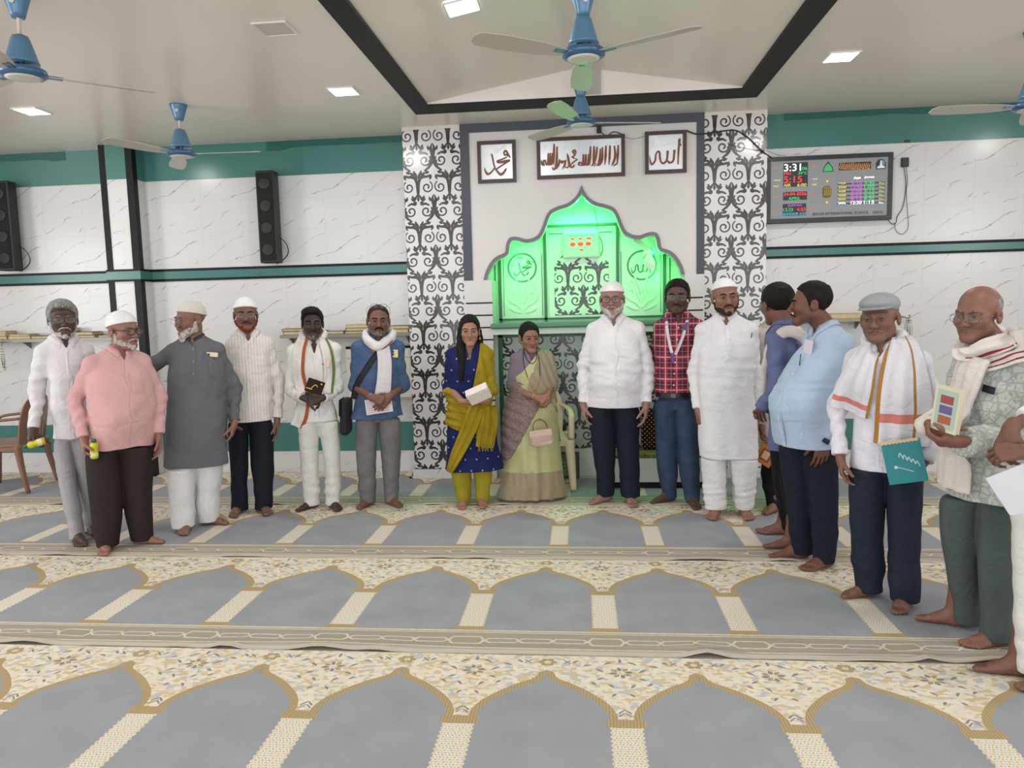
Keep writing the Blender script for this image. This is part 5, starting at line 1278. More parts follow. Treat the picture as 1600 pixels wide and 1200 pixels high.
    for s in (-1, 1):
        E_((s*.041*fw, -.062, -.022), (.024, .024, .024), .024); C_((s*.012, -.086, .021), (s*.044*fw, -.074, .020), .011, .010, .014)
        E_((s*.0315, -.101, .001), (.0175, .014, .0125), .010, 's'); E_((s*.0315, -.0785, .002), (.0165, .0150, .0150), .004); E_((s*.0315, -.0965, .0015), (.0138, .0105, .0038 if fem else .0028), .0010, 's')
        E_((s*.0785*fw, .008, -.004), (.010, .021, .033), .008); E_((s*.088*fw, .000, -.002), (.007, .010, .018), .004, 's')
        E_((s*.0125*(.82 if fem else 1), -.0995, -.036), (.0092, .010, .0080), .008); E_((s*.006, -.110, -.043), (.0035, .005, .003), .002, 's')
    nf = .80 if fem else 1.
    C_((0, -.087, .012), (0, -.1095, -.030), .0085*nf, .0120*nf, .012); C_((0, -.107, -.029), (0, -.1115, -.034), .0110*nf, .0100*nf, .006)
    lw_ = .0185 if fem else .020; ly = .0035 if fem else 0.
    C_((-lw_, -.0855+ly*.5, -.0635), (0, -.0950+ly, -.0595), .0038 if fem else .0046, .0052 if fem else .0064, .006); C_((lw_, -.0855+ly*.5, -.0635), (0, -.0950+ly, -.0595), .0038 if fem else .0046, .0052 if fem else .0064, .006)
    C_((-lw_*.72, -.087+ly, -.0698), (lw_*.72, -.087+ly, -.0698), .0056 if fem else .0060, .0056 if fem else .0060, .005); C_((0, -.092+ly, -.0705), (0, -.092+ly, -.0700), .0056 if fem else .0065, .0056 if fem else .0065, .004)
    C_((-.024, -.0905, -.0650), (.024, -.0905, -.0650), .0013, .0013, .002, 's'); C_((0, -.102, -.0650), (0, -.099, -.0650), .0016, .0016, .002, 's')
    if sp.get('jowl'): E_((0, -.045, -.105), (.045, .035, .022), .02)
    B.cut((0, 0, -1), 0.0)
    base = np.array(lin(sp['skin'])); base = base*.80+.20*float(base@[.3, .59, .11]); lips = np.array(lin(sp.get('lips', '8a4f48')))*(.85 if fem else .6)+base*(.15 if fem else .4); toe = base
    def colf(V):
        C = np.tile(base, (len(V), 1)); q = ((V-hc)@Rh)/hs
        ml = np.exp(-(((q[:, 0])/(lw_+.003))**4+((q[:, 2]+.0645)/.0105)**4)-np.clip((q[:, 1]+.078)/.006, 0, 9)**2)[:, None]; C = C*(1-ml)+lips*ml
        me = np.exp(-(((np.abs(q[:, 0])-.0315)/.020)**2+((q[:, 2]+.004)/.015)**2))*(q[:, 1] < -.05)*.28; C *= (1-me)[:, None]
        st = sp.get('stub', 0.)
        if st:
            w = np.clip((-.030-q[:, 2])/.02, 0, 1)*np.clip((.02-q[:, 1])/.02, 0, 1)*(q[:, 2] > -.125)*(1-ml[:, 0]); g_ = np.array(lin(sp.get('stubc', '3a302c'))); C = C*(1-st*w[:, None])+g_*st*w[:, None]
        return np.c_[C, np.ones(len(V))]
    body = B.obj('body', M_SKIN, T, colf=colf)
    # eyes
    for s in (-1, 1):
        b = MB(); n = 14; c0 = np.array((s*.0315, -.0795, .0015)); r = .0136
        gz = sp.get('gaze', (0, 0)); ax = unit(np.array([gz[0], -1, gz[1]-.05])); u = unit(np.cross((0, 0, 1), ax)); w_ = np.cross(ax, u)
        an = [0, .26, .60, .85, 1.3, 2.0, 2.8]
        V = [h(c0+ax*r)]; Fc = []; M = []
        for th in an[1:]:
            for i in range(n): q = 2*PI*i/n; V.append(h(c0+r*(ax*math.cos(th)+(u*math.cos(q)+w_*math.sin(q))*math.sin(th))))
        for i in range(n): Fc.append((0, 1+i, 1+(i+1) % n)); M.append(2)
        for kk in range(len(an)-2):
            for i in range(n): j = (i+1) % n; Fc.append((1+kk*n+i, 1+kk*n+n+i, 1+kk*n+n+j, 1+kk*n+j)); M.append(1 if kk == 0 else 0)
        mesh_obj('eye', V, Fc, (M_EYEW, M_IRIS, M_PUP), T, M, True)
        b2 = MB(); b2.tube([h(p) for p in smooth_pts([(s*.0175, -.0905, .0015), (s*.025, -.0938, .0052), (s*.033, -.0940, .0058), (s*.0405, -.0910, .0045), (s*.047, -.0850, .0010)], 3)], (.0013 if fem else .0009)*hs, 5); b2.build('eyelash', hm('black'), T, True)
        # brows
        bc = sp.get('brow', 'black'); bw = sp.get('browr', .0058)
        b.tube([h(p) for p in smooth_pts([(s*.012, -.0985, .0190), (s*.026, -.0975, .0235), (s*.041, -.0890, .0235), (s*.054, -.0740, .0160)], 4)], [bw*hs*(.8+.4*math.sin(PI*i/12))*(1 if i < 9 else .7) for i in range(13)], 7, flat=.75); b.build('eyebrow', hm(bc), T, True)
    # ---- hair, beard, moustache, cap, glasses
    hb = lambda r=.175, hh=.0042: Field(hc-r, hc+r, hh)
    def region(F, fz_, kk=1.):
        """keep where z > hairline(y)"""
        x, y, z = F.grid(); q = [(x-hc[0]), (y-hc[1]), (z-hc[2])]; R = Rh
        X = (q[0]*R[0, 0]+q[1]*R[1, 0]+q[2]*R[2, 0])/hs; Yq = (q[0]*R[0, 1]+q[1]*R[1, 1]+q[2]*R[2, 1])/hs; Z = (q[0]*R[0, 2]+q[1]*R[1, 2]+q[2]*R[2, 2])/hs
        return X, Yq, Z
    def eF(F, c, r, kk=.008, op='u'): F.ell(h(c), np.array(r)*hs, Rh, kk, op)
    def cF(F, a, b, ra, rb, kk=.008, op='u'): F.cone(h(a), h(b), ra*hs, rb*hs, kk, op)
    hr = sp.get('hair')
    if hr:
        F = hb(.17); e = hr.get('e', .010) if not sp.get('cap') else -.001
        eF(F, (0, .016, .042), (.0755*fw+e, .094+e, .084+e))
        for q in hr.get('puff', ()): eF(F, q[0], q[1], .015)
        X, Yq, Z = region(F, None)
        line = hr.get('line', [(-.12, .082), (-.080, .080), (-.055, .060), (-.035, .035), (-.022, -.012), (.012, -.014), (.03, .0), (.045, -.045), (.08, -.068), (.13, -.07)])
        hz = np.interp(Yq.ravel(), [p[0] for p in line], [p[1] for p in line]).reshape(Yq.shape).astype(np.float32)
        if hr.get('peak'): hz = hz+np.where(Yq < -.04, hr['peak']*np.clip(np.abs(np.abs(X)-.045)/.03*-1+1, 0, 1), 0)
        F.D = np.maximum(F.D, (hz-Z)*.6*hs)
        if hr.get('bald'): bz = hr['bald']; F.D = np.maximum(F.D, (Z-bz)*hs)
        if hr.get('part'): F.D = np.maximum(F.D, -(np.sqrt((X*1.0)**2+(np.clip(Z-.125, -9, 0)*.12)**2)-.0035)*(Z > .05)-(Z <= .05)*.05)
        F.wrinkle(.0022 if not sp.get('cap') else .0008, (110, 110, 40), 3)
        for st in hr.get('locks', ()):
            P = smooth_pts([np.r_[h(p[:3]), p[3]] for p in st], 4)
            for a, b in zip(P[:-1], P[1:]): F2 = F; F.cone(a[:3], b[:3], a[3], b[3], .006)
        F.obj('hair', hm(hr['c']), T)
        if hr.get('long'):
            for st in hr['long']:
                P = [np.r_[h(p[:3]), p[3]] for p in st]; L = Field(np.array(P)[:, :3].min(0)-.06, np.array(P)[:, :3].max(0)+.06, .006)
                P = smooth_pts(P, 5)
                for i, (a, b) in enumerate(zip(P[:-1], P[1:])): L.cone(a[:3], b[:3], a[3]*(1+.08*math.sin(i*1.7)), b[3]*(1+.08*math.sin(i*1.7+1.7)), .006)
                L.wrinkle(.0025, (160, 160, 14), 5); L.obj('hair_length', hm(hr['c']), T)
    bd = sp.get('beard')
    if bd:
        F = hb(.17, .0036); e = bd.get('e', .004); ln = bd.get('len', .02); up = bd.get('up', -.02)
        for s in (-1, 1):
            cF(F, (s*.070*fw, -.012, up), (s*.052*jw, -.014, -.062), .010+e, .020+e); cF(F, (s*.050*jw, -.012, -.066), (s*.020*jw, -.062, -.094), .020+e, .020+e, .014)
            if bd.get('cheek', True): cF(F, (s*.046*jw, -.045, -.062), (s*.022, -.070, -.086), .015+e, .016+e, .012)
        cF(F, (0, -.072, -.094), (0, -.080, -.100-ln), .021+e, max(.012, .021-ln*.1), .016); cF(F, (-.018, -.070, -.096), (-.008, -.078, -.100-ln*.8), .017+e, .014, .014); cF(F, (.018, -.070, -.096), (.008, -.078, -.100-ln*.8), .017+e, .014, .014)
        X, Yq, Z = region(F, None); mouth = np.sqrt((X/.026)**2+((Z+.064)/.017)**2); F.D = np.maximum(F.D, np.where(Yq < -.03, (1-mouth)*.012, -.1).astype(np.float32))
        if not bd.get('side', True): F.D = np.maximum(F.D, (np.abs(X)-.040)*hs)
        F.wrinkle(.0022, (150, 150, 60), 8); F.obj('beard', hm(bd['c']), T)
    if sp.get('mous'):
        c, r = sp['mous']; b = MB(); pts_ = [(-.034, -.083, -.068), (-.026, -.0945, -.0575), (-.012, -.1025, -.0515), (0, -.1035, -.0515), (.012, -.1025, -.0515), (.026, -.0945, -.0575), (.034, -.083, -.068)]
        P = smooth_pts(pts_, 3); n = len(P); b.tube([h(p) for p in P], [r*hs*(.45+.6*math.sin(PI*(i+.6)/(n+.2))) for i in range(n)], 8); b.build('moustache', hm(c), T, True)
    cp = sp.get('cap')
    if cp == 'skull' or (isinstance(cp, tuple) and cp[0] == 'skull'):
        zf, zb, m_ = (cp[1], cp[2], cp[3]) if isinstance(cp, tuple) else (.062, .022, 'cap_white')
        F = hb(.16, .0036); eF(F, (0, .015, .043), (.0755*fw+.0065, .1005, .0905)); X, Yq, Z = region(F, None); F.D = np.maximum(F.D, (zf+(zb-zf)*(Yq+.09)/.19-Z)*hs)
        cp_ = F.obj('cap', CAPM[m_], T)
        ring = []
        for i in range(40):
            a = 2*PI*i/40; yy = .015+.1005*math.sin(a); z = zf+(zb-zf)*(yy+.09)/.19; sc_ = math.sqrt(max(.05, 1-((z+.004-.043)/.0905)**2)); ring.append(h(((.0755*fw+.0065)*math.cos(a)*sc_, .015+.1005*math.sin(a)*sc_, z+.004)))
        b = MB(); b.tube(ring, .0035*hs, 6, closed=True); b.build('cap_hem', CAPM[m_], cp_, True)
    elif cp == 'flat':
        F = hb(.19, .004); eF(F, (0, .012, .072), (.084*fw, .105, .060)); eF(F, (0, -.035, .078), (.080, .078, .034), .02); X, Yq, Z = region(F, None); F.D = np.maximum(F.D, (.056-.03*(Yq+.09)/.19-Z)*hs); F.obj('cap', CAPM['cap_grey'], T)
        F = hb(.19, .0036); eF(F, (0, -.085, .058), (.078, .062, .024)); X, Yq, Z = region(F, None); F.D = np.maximum(F.D, np.maximum((Z-(.066+.25*(Yq+.085)-1.6*X*X)), (.058+.25*(Yq+.085)-1.6*X*X)-Z)*hs); F.obj('cap_peak', CAPM['cap_grey'], T)
    gl = sp.get('glasses')
    if gl:
        g_ = empty('glasses', tuple(h(gl.get('o', (0, 0, 0)))), 0); g_.parent = T; gm = gl['m']; rr = gl.get('r', .0013); hw, hh = gl.get('s', (.026, .017)); up = gl.get('up', 0)
        Rg = Rh@np.array(Matrix.Rotation(up, 3, 'X')); o_ = h(gl.get('o', (0, 0, 0))); gp = lambda p: Rg@(np.array(p, float)*hs)
        for s in (-1, 1):
            pl = [(s*.033+hw*math.copysign(abs(math.cos(a))**.55, math.cos(a)), -.113+.10*abs(s*.033+hw*math.cos(a))**1.5*1.5, hh*math.copysign(abs(math.sin(a))**.6, math.sin(a))-.003) for a in np.linspace(0, 2*PI, 24, endpoint=False)]
            b = MB(); b.tube([gp(p) for p in pl], rr, 6, closed=True); b.build('rim', gm, g_, True)
            V = [gp(p) for p in pl]; b = MB(); b.add(V, [tuple(range(24))]); b.build('lens', glass('lens_'+gl.get('lens', 'clear'), gl.get('tint', 'dfe6ea'), gl.get('al', .07), .12), g_)
            b = MB(); b.tube([gp(p) for p in ((s*(.033+hw), -.098, .003), (s*.078*fw, -.06, .006), (s*.084*fw, .0, .008), (s*.084*fw, .022, -.008))], rr*.9, 6); b.build('temple', gm, g_, True)
        b = MB(); b.tube([gp(p) for p in smooth_pts([(-.033+hw, -.111, .002), (0, -.116, .006), (.033-hw, -.111, .002)], 4)], rr, 6); b.build('bridge', gm, g_, True)
    # ---- trousers
    tr = sp.get('trousers')
    if tr:
        al = np.array([q for L in legs for q in L]); tz = hem+.16
        F = Field((al[:, 1].min()-.2, min(al[:, 2].min(), 0)-.24, -.01), (al[:, 1].max()+.2, max(al[:, 2].max(), 0)+.24, tz+.03), .0075)
        hry = max(.104*k, min(.18*k, dep*rows[-1][3]))*.86; cx = rows[-1][1]; rnd = random.Random(nm+'t')
        lt = max(max(L[0][0] for L in legs), .47*H+.02); zc = max(hem+.01, lt+.05); tz = max(hem+.10, zc+.05); q0, q1 = mcx(zc), mcx(tz); lw = (legs[1][0][1]+legs[1][0][3])-(legs[0][0][1]-legs[0][0][3])
        tw = min(q0[2]*.92, .2*k); 
        F.loft([(lt-.10, lm[0], lm[1], lw*.40, .075*k), (lt, lm[0]*.6+q0[0]*.4, lm[1]*.6+q0[1]*.4, min(lw*.485, mcx(lt)[2]*.9) if lt > hem-.04 else lw*.485, hry*.93), (zc, q0[0], q0[1], min(tw, rows[-1][3]*.93), hry), (tz, q1[0], q1[1], min(q1[2]*.86, .19*k), hry*.92)], .02)
        for i, L in enumerate(legs):
            cr = tr.get('df', 1.); ph = rnd.uniform(0, 6)
            if L[0][0] < .44*H: L = [[.46*H, L[0][1]*.7+lm[0]*.3, L[0][2]*.7+lm[1]*.3, L[0][3]*1.02]]+L
            secs = [(min(L[0][0]+.02, hem), L[0][1], L[0][2]+.3*mcx(hem)[1], L[0][3]*.97, min(L[0][3]*1.15, .115*k*cr, hry*.93))]+[(q[0], q[1], q[2], q[3], q[3]*tr.get('ry', 1.15)) for q in L[1:]]
            amp = tr.get('fold', .022)
            F.loft(secs, .012, fold=lambda th, z, ph=ph: (amp*np.sin(3*th+ph+9*z)*np.clip((.75-z)*1.4, .3, 1)+.018*tr.get('crease', 1)*np.exp(-(th/.22)**2)).astype(np.float32))
        F.wrinkle(tr.get('wr', .007), (9, 9, 26), rnd.randrange(999), lambda x, y, z: np.exp(-((z-.14)/.10)**2)*1.0+np.exp(-((z-.46*H)/.10)**2)*.8+.35)
        to = F.obj('trousers', tr['m'], T); sp['_tr'] = to
        if tr.get('belt'):
            b = MB(); zt = PX(1053, tr['belt'], -.1)[2]; qb = mcx(zt); ring = [(qb[0]+(rows[-1][3]*.97)*math.cos(a), qb[1]+(hry+.016)*math.sin(a), zt) for a in np.linspace(0, 2*PI, 40, endpoint=False)]
            b.tube(ring, .019, 8, closed=True, flat=.35) if False else None
            V = []; 
            for p in ring: V += [(p[0], p[1], zt-.017), (p[0], p[1], zt+.017)]
            n = 40; be = mesh_obj('belt', V, [(2*i, 2*((i+1) % n), 2*((i+1) % n)+1, 2*i+1) for i in range(n)], mat('belt_black', '17161a', .4), T)
            be.modifiers.new('s', 'SOLIDIFY').thickness = .004
            b = MB(); b.box((qb[0]-.022, min(p[1] for p in ring)-.008, zt-.019), (qb[0]+.022, min(p[1] for p in ring)-.001, zt+.019), bev=.003); b.build('buckle', mat('buckle_steel', '55534f', .3, metal=.9), be)
    # ---- shirt / kurta
    st = sp['shirt']; secs = []
    for i, r in enumerate(rows):
        z, cx, cy, w, ov = r; u = (zs-z)/max(zs-hem, .1); cy = cy/.6
        rx = w*(.80 if i == 0 else 1.); ry = max(.104*k, min(.18*k, dep*w)) if ov is None else ov
        bz = bel*math.exp(-((u-.55)/.32)**2); secs.append((z, cx, cy*.6-bz*.6, rx, ry+bz*.5))
    z0 = secs[0][0]
    secs = [(.862*H, nb[0], nb[1]-.002, .060*k*st.get('neck', 1), .062*k*st.get('neck', 1)), (.845*H, nb[0], nb[1], .078*k, .068*k), (.826*H, (nb[0]+sh[1])/2, sh[2]+.008, .108*k, .078*k), (min(.79*H, z0+.01), sh[1], sh[2], min(secs[0][3], .15*k), .098*k)]+[s for s in secs[1:]]
    if fem: secs = secs[1:]
    alx = np.array([A[q] for A in arms for q in ('S', 'E', 'W')]); lo = np.minimum(alx.min(0)-.12, (min(s[1]-s[3] for s in secs)-.06, min(s[2]-s[4] for s in secs)-.06, hem-.03)); hi = np.maximum(alx.max(0)+.12, (max(s[1]+s[3] for s in secs)+.06, max(s[2]+s[4] for s in secs)+.06, .9*H)); lo[2] = min(hem-.03, lo[2])
    F = Field(lo, hi, st.get('res', .0068)); rnd = random.Random(nm+'s'); ph = rnd.uniform(0, 6)
    fa = st.get('fold', .016); nf = st.get('nf', 6)
    F.loft(secs, .02, fold=lambda th, z: (fa*np.sin(nf*th+ph+2.5*z)*np.clip((.72*H-z)/(.72*H-hem+.01), 0, 1)).astype(np.float32), pw=2.15)
    if st.get('back'): pass
    for i, A in enumerate(arms):
        r = st.get('slr', 1.)*k; S_0 = A['S']; nb2 = np.array([nb[0]+(-1, 1)[i]*.052*k, nb[1], .835*H])
        F.cone(nb2, S_0+np.array([0, 0, .002]), .036*k, .054*r, .03); sl = A['sl']; ph = rnd.uniform(0, 6)
        if sl <= 0: continue
        if sl < .5 and st.get('half'):
            e2 = S_0+(A['E']-S_0)*st['half']; F.cone(S_0, e2, .060*r, .056*r, .02); continue
        F.cone(S_0, A['E'], .058*r, .053*r, .025, rip=.0028, freq=62, ph=ph)
        c = A['E']+(A['W']-A['E'])*sl; F.cone(A['E'], c, .052*r, st.get('cuff', .038)*r, .012, rip=.0042, freq=78, ph=ph+1, capb=True)
        u = unit(A['W']-A['E']); F.cone(c-u*.052, c, st.get('cuff', .038)*r+.0035, st.get('cuff', .038)*r+.0035, .002, capb=True)
    F.wrinkle(st.get('wr', .0055)*1.7, (12, 12, 15), rnd.randrange(999), lambda x, y, z: np.clip((.84*H-z)/.12, .15, 1))
    F.wrinkle(st.get('wr', .0055)*1.1, (24, 16, 34), rnd.randrange(999), lambda x, y, z: np.exp(-((z-.62*H)/.12)**2)+.25)
    F.cut((0, 0, -1), -hem) if not st.get('slit') else F.cut((0, 0, -1), -hem)
    # neck opening
    x, y, z = F.grid(); vz = .845*H; vd = st.get('v', .075); xx = np.abs(x-nb[0])
    op = np.maximum(np.maximum(xx-.036*k*np.clip((z-(vz-vd))/vd, 0, 2), (vz-vd)-z), y-(nb[1]-.01)); F.D = np.maximum(F.D, -op.astype(np.float32))
    nk = np.sqrt((x-nb[0])**2+((y-nb[1])*1.0)**2)-(.056*k*st.get('nk', 1)); F.D = np.maximum(F.D, np.where(z > .83*H, -nk, -.5).astype(np.float32))
    sp['_F'] = F
    so = F.obj(st.get('name', 'shirt'), st['m'], T); su = Surf([so]); sp['_so'], sp['_su'] = so, su
    px = lambda x_, y_: (lambda q: (q[0], q[2]))(PX(x_, y_, -.12))
    # collar
    ck = st.get('collar', 'point'); cm = st.get('cm', st['m'])
    if ck in ('point', 'band'):
        b = MB(); N_ = 22; V = []; Fc = []; rn_ = .060*k
        for i in range(N_+1):
            a = -PI+2*PI*i/N_*1.0; f = abs(a)/PI          # a=0 at the back
            sx_, cy_ = math.sin(a), math.cos(a); front = max(0, (f-.55)/.45)
            ri, ro = rn_*1.06, rn_*(1.16 if ck == 'band' else 1.55+.2*front); zi = .866*H-.030*k*front*1.2-.006*f; zo = (zi-.026*k if ck == 'band' else zi-.036*k-.030*k*front**2)
            gapx = .012*k*(1 if a > 0 else -1)*front*front*(1 if ck == 'point' else .6)
            V += [(nb[0]+ri*sx_+gapx, nb[1]-.002+ri*cy_*1.02, zi), (nb[0]+ro*sx_*(1.0+.0*front)+gapx*1.8, nb[1]-.002+ro*cy_*1.02, zo)]
        if ck == 'point':
            for s_, j in ((-1, 0), (1, N_)):
                V[2*j+1] = (nb[0]+s_*.046*k, nb[1]-.11*k, .866*H-.105*k); V[2*j] = (nb[0]+s_*.012*k, nb[1]-.072*k, .866*H-.068*k)
        for j in range(N_+1):
            o_ = np.array(V[2*j+1]); q, nn = su.nearest(o_)
            if np.dot(nn, o_-np.array([nb[0], nb[1], o_[2]])) < 0: nn = -nn
            V[2*j+1] = tuple(q+nn*.0055); i_ = np.array(V[2*j]); V[2*j] = tuple(i_)
        Fc = [(2*i, 2*i+2, 2*i+3, 2*i+1) for i in range(N_)]
        co = mesh_obj('collar', V, Fc, cm, T, None, True); md = co.modifiers.new('s', 'SOLIDIFY'); md.thickness = .0035; md.offset = 0
        if ck == 'point': md2 = co.modifiers.new('b', 'SUBSURF'); md2.levels = md2.render_levels = 1; md2.subdivision_type = 'SIMPLE'
    # placket, buttons, pocket
    if st.get('placket'):
        zt = vz-vd+.01; zb = hem+.004 if st['placket'] == 'full' else zt-st['placket']; xs = [np.interp(z, [s[0] for s in secs[::-1]], [s[1] for s in secs[::-1]]) for z in (zt, (zt*.66+zb*.34), (zt*.33+zb*.67), zb)]
        zz = [zt, zt*.66+zb*.34, zt*.33+zb*.67, zb]; w = .015*k
        c = [(x_+w, z_) for x_, z_ in zip(xs, zz)][::-1]; c = [(x_-w, z_) for x_, z_ in zip(xs, zz)]+c
        sticker('placket', su, np.array(c), st['m'], so, .0045, .004)
        if st.get('btn'):
            n = int((zt-zb)/.085); 
            for i in range(n):
                z_ = zt-.03-i*.085; x_ = np.interp(z_, zz[::-1], xs[::-1]); p = su.hit(x_, z_)
                if p is not None: b = MB(); b.lathe([(.0055, 0), (.0058, .002), (.004, .0028)], 10, T=xform((p[0], p[1]-.0065, p[2]), (PI/2, 0, 0))); b.build('button', st['btn'], so)
    if st.get('pocket'):
        x0, y0, x1, y1 = st['pocket']; a, c = px(x0, y0), px(x1, y1); xm = (a[0]+c[0])/2
        sticker('pocket', su, np.array([(a[0], a[1]), (c[0], a[1]), (c[0], c[1]+.012), (xm, c[1]), (a[0], c[1]+.012)])[::-1], st['m'], so, .0045, .005)
    sp['_T'], sp['_arms'], sp['_PX'], sp['_LOC'], sp['_k'], sp['_hc'], sp['_h'], sp['_nb'], sp['_px'], sp['_rows'], sp['_hd'], sp['_hem'], sp['_rel'] = T, arms, PX, LOC, k, hc, h, nb, px, rows, hd, hem, rel
    return sp
CAPM = dict(cap_white=cloth('cap_white', 'eae8e8', .8), cap_knit=mat('cap_knit', 'd8d3ca', .9, bump=.8, bscale=180, var=.15, vscale=120), cap_grey=mat('cap_grey', '979b9e', .8, var=.12, vscale=60, bump=.3, bscale=300))
def toW(sp, p): return rotz(sp['_hd'])@np.array(p)+np.array(sp['_T'].location)
WHITE_BTN = mat('shirt_button', 'd9d6d0', .35)
STEELG = mat('frame_steel', '77777a', .3, metal=.8)
GOLDM = mat('gold_metal', 'c9a24a', .3, metal=.9); SILV = mat('silver_metal', 'b9b9b6', .28, metal=.9); BLKP = mat('black_plastic', '1c1b1c', .35)
dn = (0, 0, -1)
# 1 grey-haired man in white, far left
P1 = person('a', dict(label='person with grey hair and glasses in white shirt, leftmost, holding a small bottle', feet=((121, 846, 8), (143, 834, 20)), top=(95, 468), head_to=8, look=4, skin='553a32', lips='6a4440', fw=.98,
    hair=dict(c='grey', e=.014, puff=[((-.01, -.025, .085), (.070, .080, .045))]), beard=dict(c='white', e=.001, len=.004, cheek=False), mous=('white', .0048), brow='salt', glasses=dict(m=STEELG, r=.0010, s=(.0245, .0165)),
    torso=[(553, 58, 144), (590, 73, 138), (640, 78, 136), (684, 82, 136)], legs=[[(700, 83, 114), (760, 92, 122), (842, 108, 136)], [(700, 113, 146), (760, 121, 146), (830, 132, 152)]],
    arms=(dict(w=(52, 674, -.06), d=(0, -.35, -1), n=(.6, -.8, 0), t=(1, .3, 0), curl=.85, th=.5, e=(58, 612, .03)), None),
    shirt=dict(m=cloth('linen_white', 'dcdadc'), placket='full', btn=WHITE_BTN, pocket=(116, 578, 140, 606)), trousers=dict(m=cloth('trouser_pale', 'a5a2a4'))))
# 2 man in pink
P2 = person('b', dict(label='heavy-set person in pink shirt and white cap, looking to the right, holding a yellow bottle', feet=((167, 858, -8), (222, 848, 58)), top=(189, 484), head_to=14, look=38, nod=2, skin='96624f', lips='8a5148', fw=1.06, jw=1.15, jowl=1, cap=('skull', .060, .012, 'cap_white'), hair=dict(c='salt', e=.004),
    beard=dict(c='white', e=-.001, len=.004), mous=('white', .0050), brow='salt', glasses=dict(m=BLKP, r=.0024, s=(.027, .019)), belly=.06,
    torso=[(558, 116, 246), (592, 132, 236), (645, 136, 240), (699, 138, 240)], legs=[[(712, 133, 188), (770, 138, 192), (852, 150, 187)], [(712, 186, 240), (770, 191, 238), (843, 204, 240)]],
    arms=(dict(w=(131, 688, -.10), e=(117, 625, .02), d=(.1, -.35, -1), n=(1, -.35, 0), t=(.2, -1, 0), curl=.75, th=.6), dict(w=(247, 680, -.03), e=(247, 622, .04), d=(0, -.1, -1))),
    shirt=dict(m=cloth('cotton_pink', 'd2a5a5'), placket='full', pocket=(200, 578, 228, 612), wr=.005), trousers=dict(m=cloth('trouser_brown', '2f2725'), df=1.15)))
# 3 man in grey kurta
P3 = person('c', dict(label='person in long grey kurta and white knit cap, head turned left', feet=((290, 827, -6), (327, 817, 52)), top=(296, 469), head_to=-8, look=-58, nod=3, skin='8d5c48', lips='7a463c', fw=1.02, cap=('skull', .064, .020, 'cap_knit'), hair=dict(c='white', e=.004),
    beard=dict(c='white', e=.003, len=.035), mous=('salt', .0042), brow='salt', glasses=dict(m=STEELG, r=.0011, s=(.026, .018)), belly=.04,
    torso=[(537, 256, 352), (580, 261, 352), (640, 259, 356), (690, 256, 358), (726, 254, 359)], legs=[[(726, 260, 312), (780, 264, 304), (825, 268, 304)], [(726, 306, 348), (780, 306, 345), (815, 310, 344)]],
    arms=(dict(w=(222, 588, .13), e=(238, 572, .10), d=(-.8, .2, -.4), n=(0, -1, 0)), dict(w=(366, 662, -.05), e=(364, 606, .03), d=(-.25, -.1, -1), n=(-1, .2, 0), curl=.35)),
    shirt=dict(name='kurta', m=cloth('kurta_grey', '67676c'), collar='band', cm=cloth('kurta_grey_dark', '3f3f45'), placket=.26, btn=mat('kurta_button', '8b8b90', .4), pocket=(326, 562, 350, 590), v=.06, wr=.0055, fold=.03), trousers=dict(m=cloth('pyjama_white', 'dedcdb'), fold=.035, ry=1.2)))
# 4 man with orange beard
P4 = person('d', dict(label='person with orange beard and white cap in pale striped shirt and navy trousers', feet=((372, 800, -14), (413, 798, 10)), top=(382, 463), look=0, skin='7c5240', lips='5b342c', fw=.97, cap=('skull', .062, .026, 'cap_white'), hair=dict(c='dark', e=.003), beard=dict(c='henna', e=.002, len=.010, up=-.045, cheek=False), mous=('dark', .0036), brow='dark', glasses=dict(m=STEELG, r=.0008, s=(.025, .016)),
    torso=[(530, 352, 428), (575, 350, 424), (620, 351, 425), (657, 350, 426)], legs=[[(668, 356, 389), (740, 360, 388), (799, 361, 388)], [(668, 388, 427), (740, 393, 428), (797, 399, 426)]],
    arms=(None, dict(w=(433, 656, -.03), e=(436, 600, .04), d=(.0, -.1, -1), n=(-1, 0, 0))),
    shirt=dict(m=striped('shirt_stripe', 'dcd6d2', 'c6bdb6', .022, .18), placket='full', btn=WHITE_BTN, pocket=(390, 556, 416, 584), wr=.0035), trousers=dict(m=cloth('trouser_navy', '1c2029'))))
# 5 man with orange edged scarf
P5 = person('e', dict(label='dark-haired person in white holding a dark book, with orange and green edged stole', feet=((488, 792, -50), (521, 792, 16)), top=(487, 479), look=0, skin='48302a', lips='5a3a36', fw=.93, hair=dict(c='black', e=.010, puff=[((-.01, -.03, .088), (.07, .07, .044))]), beard=dict(c='salt', e=.0005, len=.0, cheek=False, up=-.05), mous=('dark', .0035), stub=.3, brow='black',
    torso=[(545, 449, 533), (580, 457, 521), (620, 464, 521), (657, 462, 529)], legs=[[(664, 466, 499), (730, 470, 498), (787, 475, 500)], [(664, 497, 529), (730, 507, 532), (787, 509, 531)]],
    arms=(dict(w=(476, 622, -.21), e=(455, 610, .03), d=(1, -.25, -.15), n=(0, .5, -.9), t=(0, -.9, .4), curl=.7), dict(w=(502, 622, -.23), e=(526, 607, .03), d=(-1, -.3, -.15), n=(.2, 1, -.2), t=(0, -.2, 1), curl=.75)),
    shirt=dict(m=cloth('cotton_white', 'dfddd9'), placket='full', v=.12, wr=.005), trousers=dict(m=cloth('trouser_white', 'dad8d3'), fold=.03)))
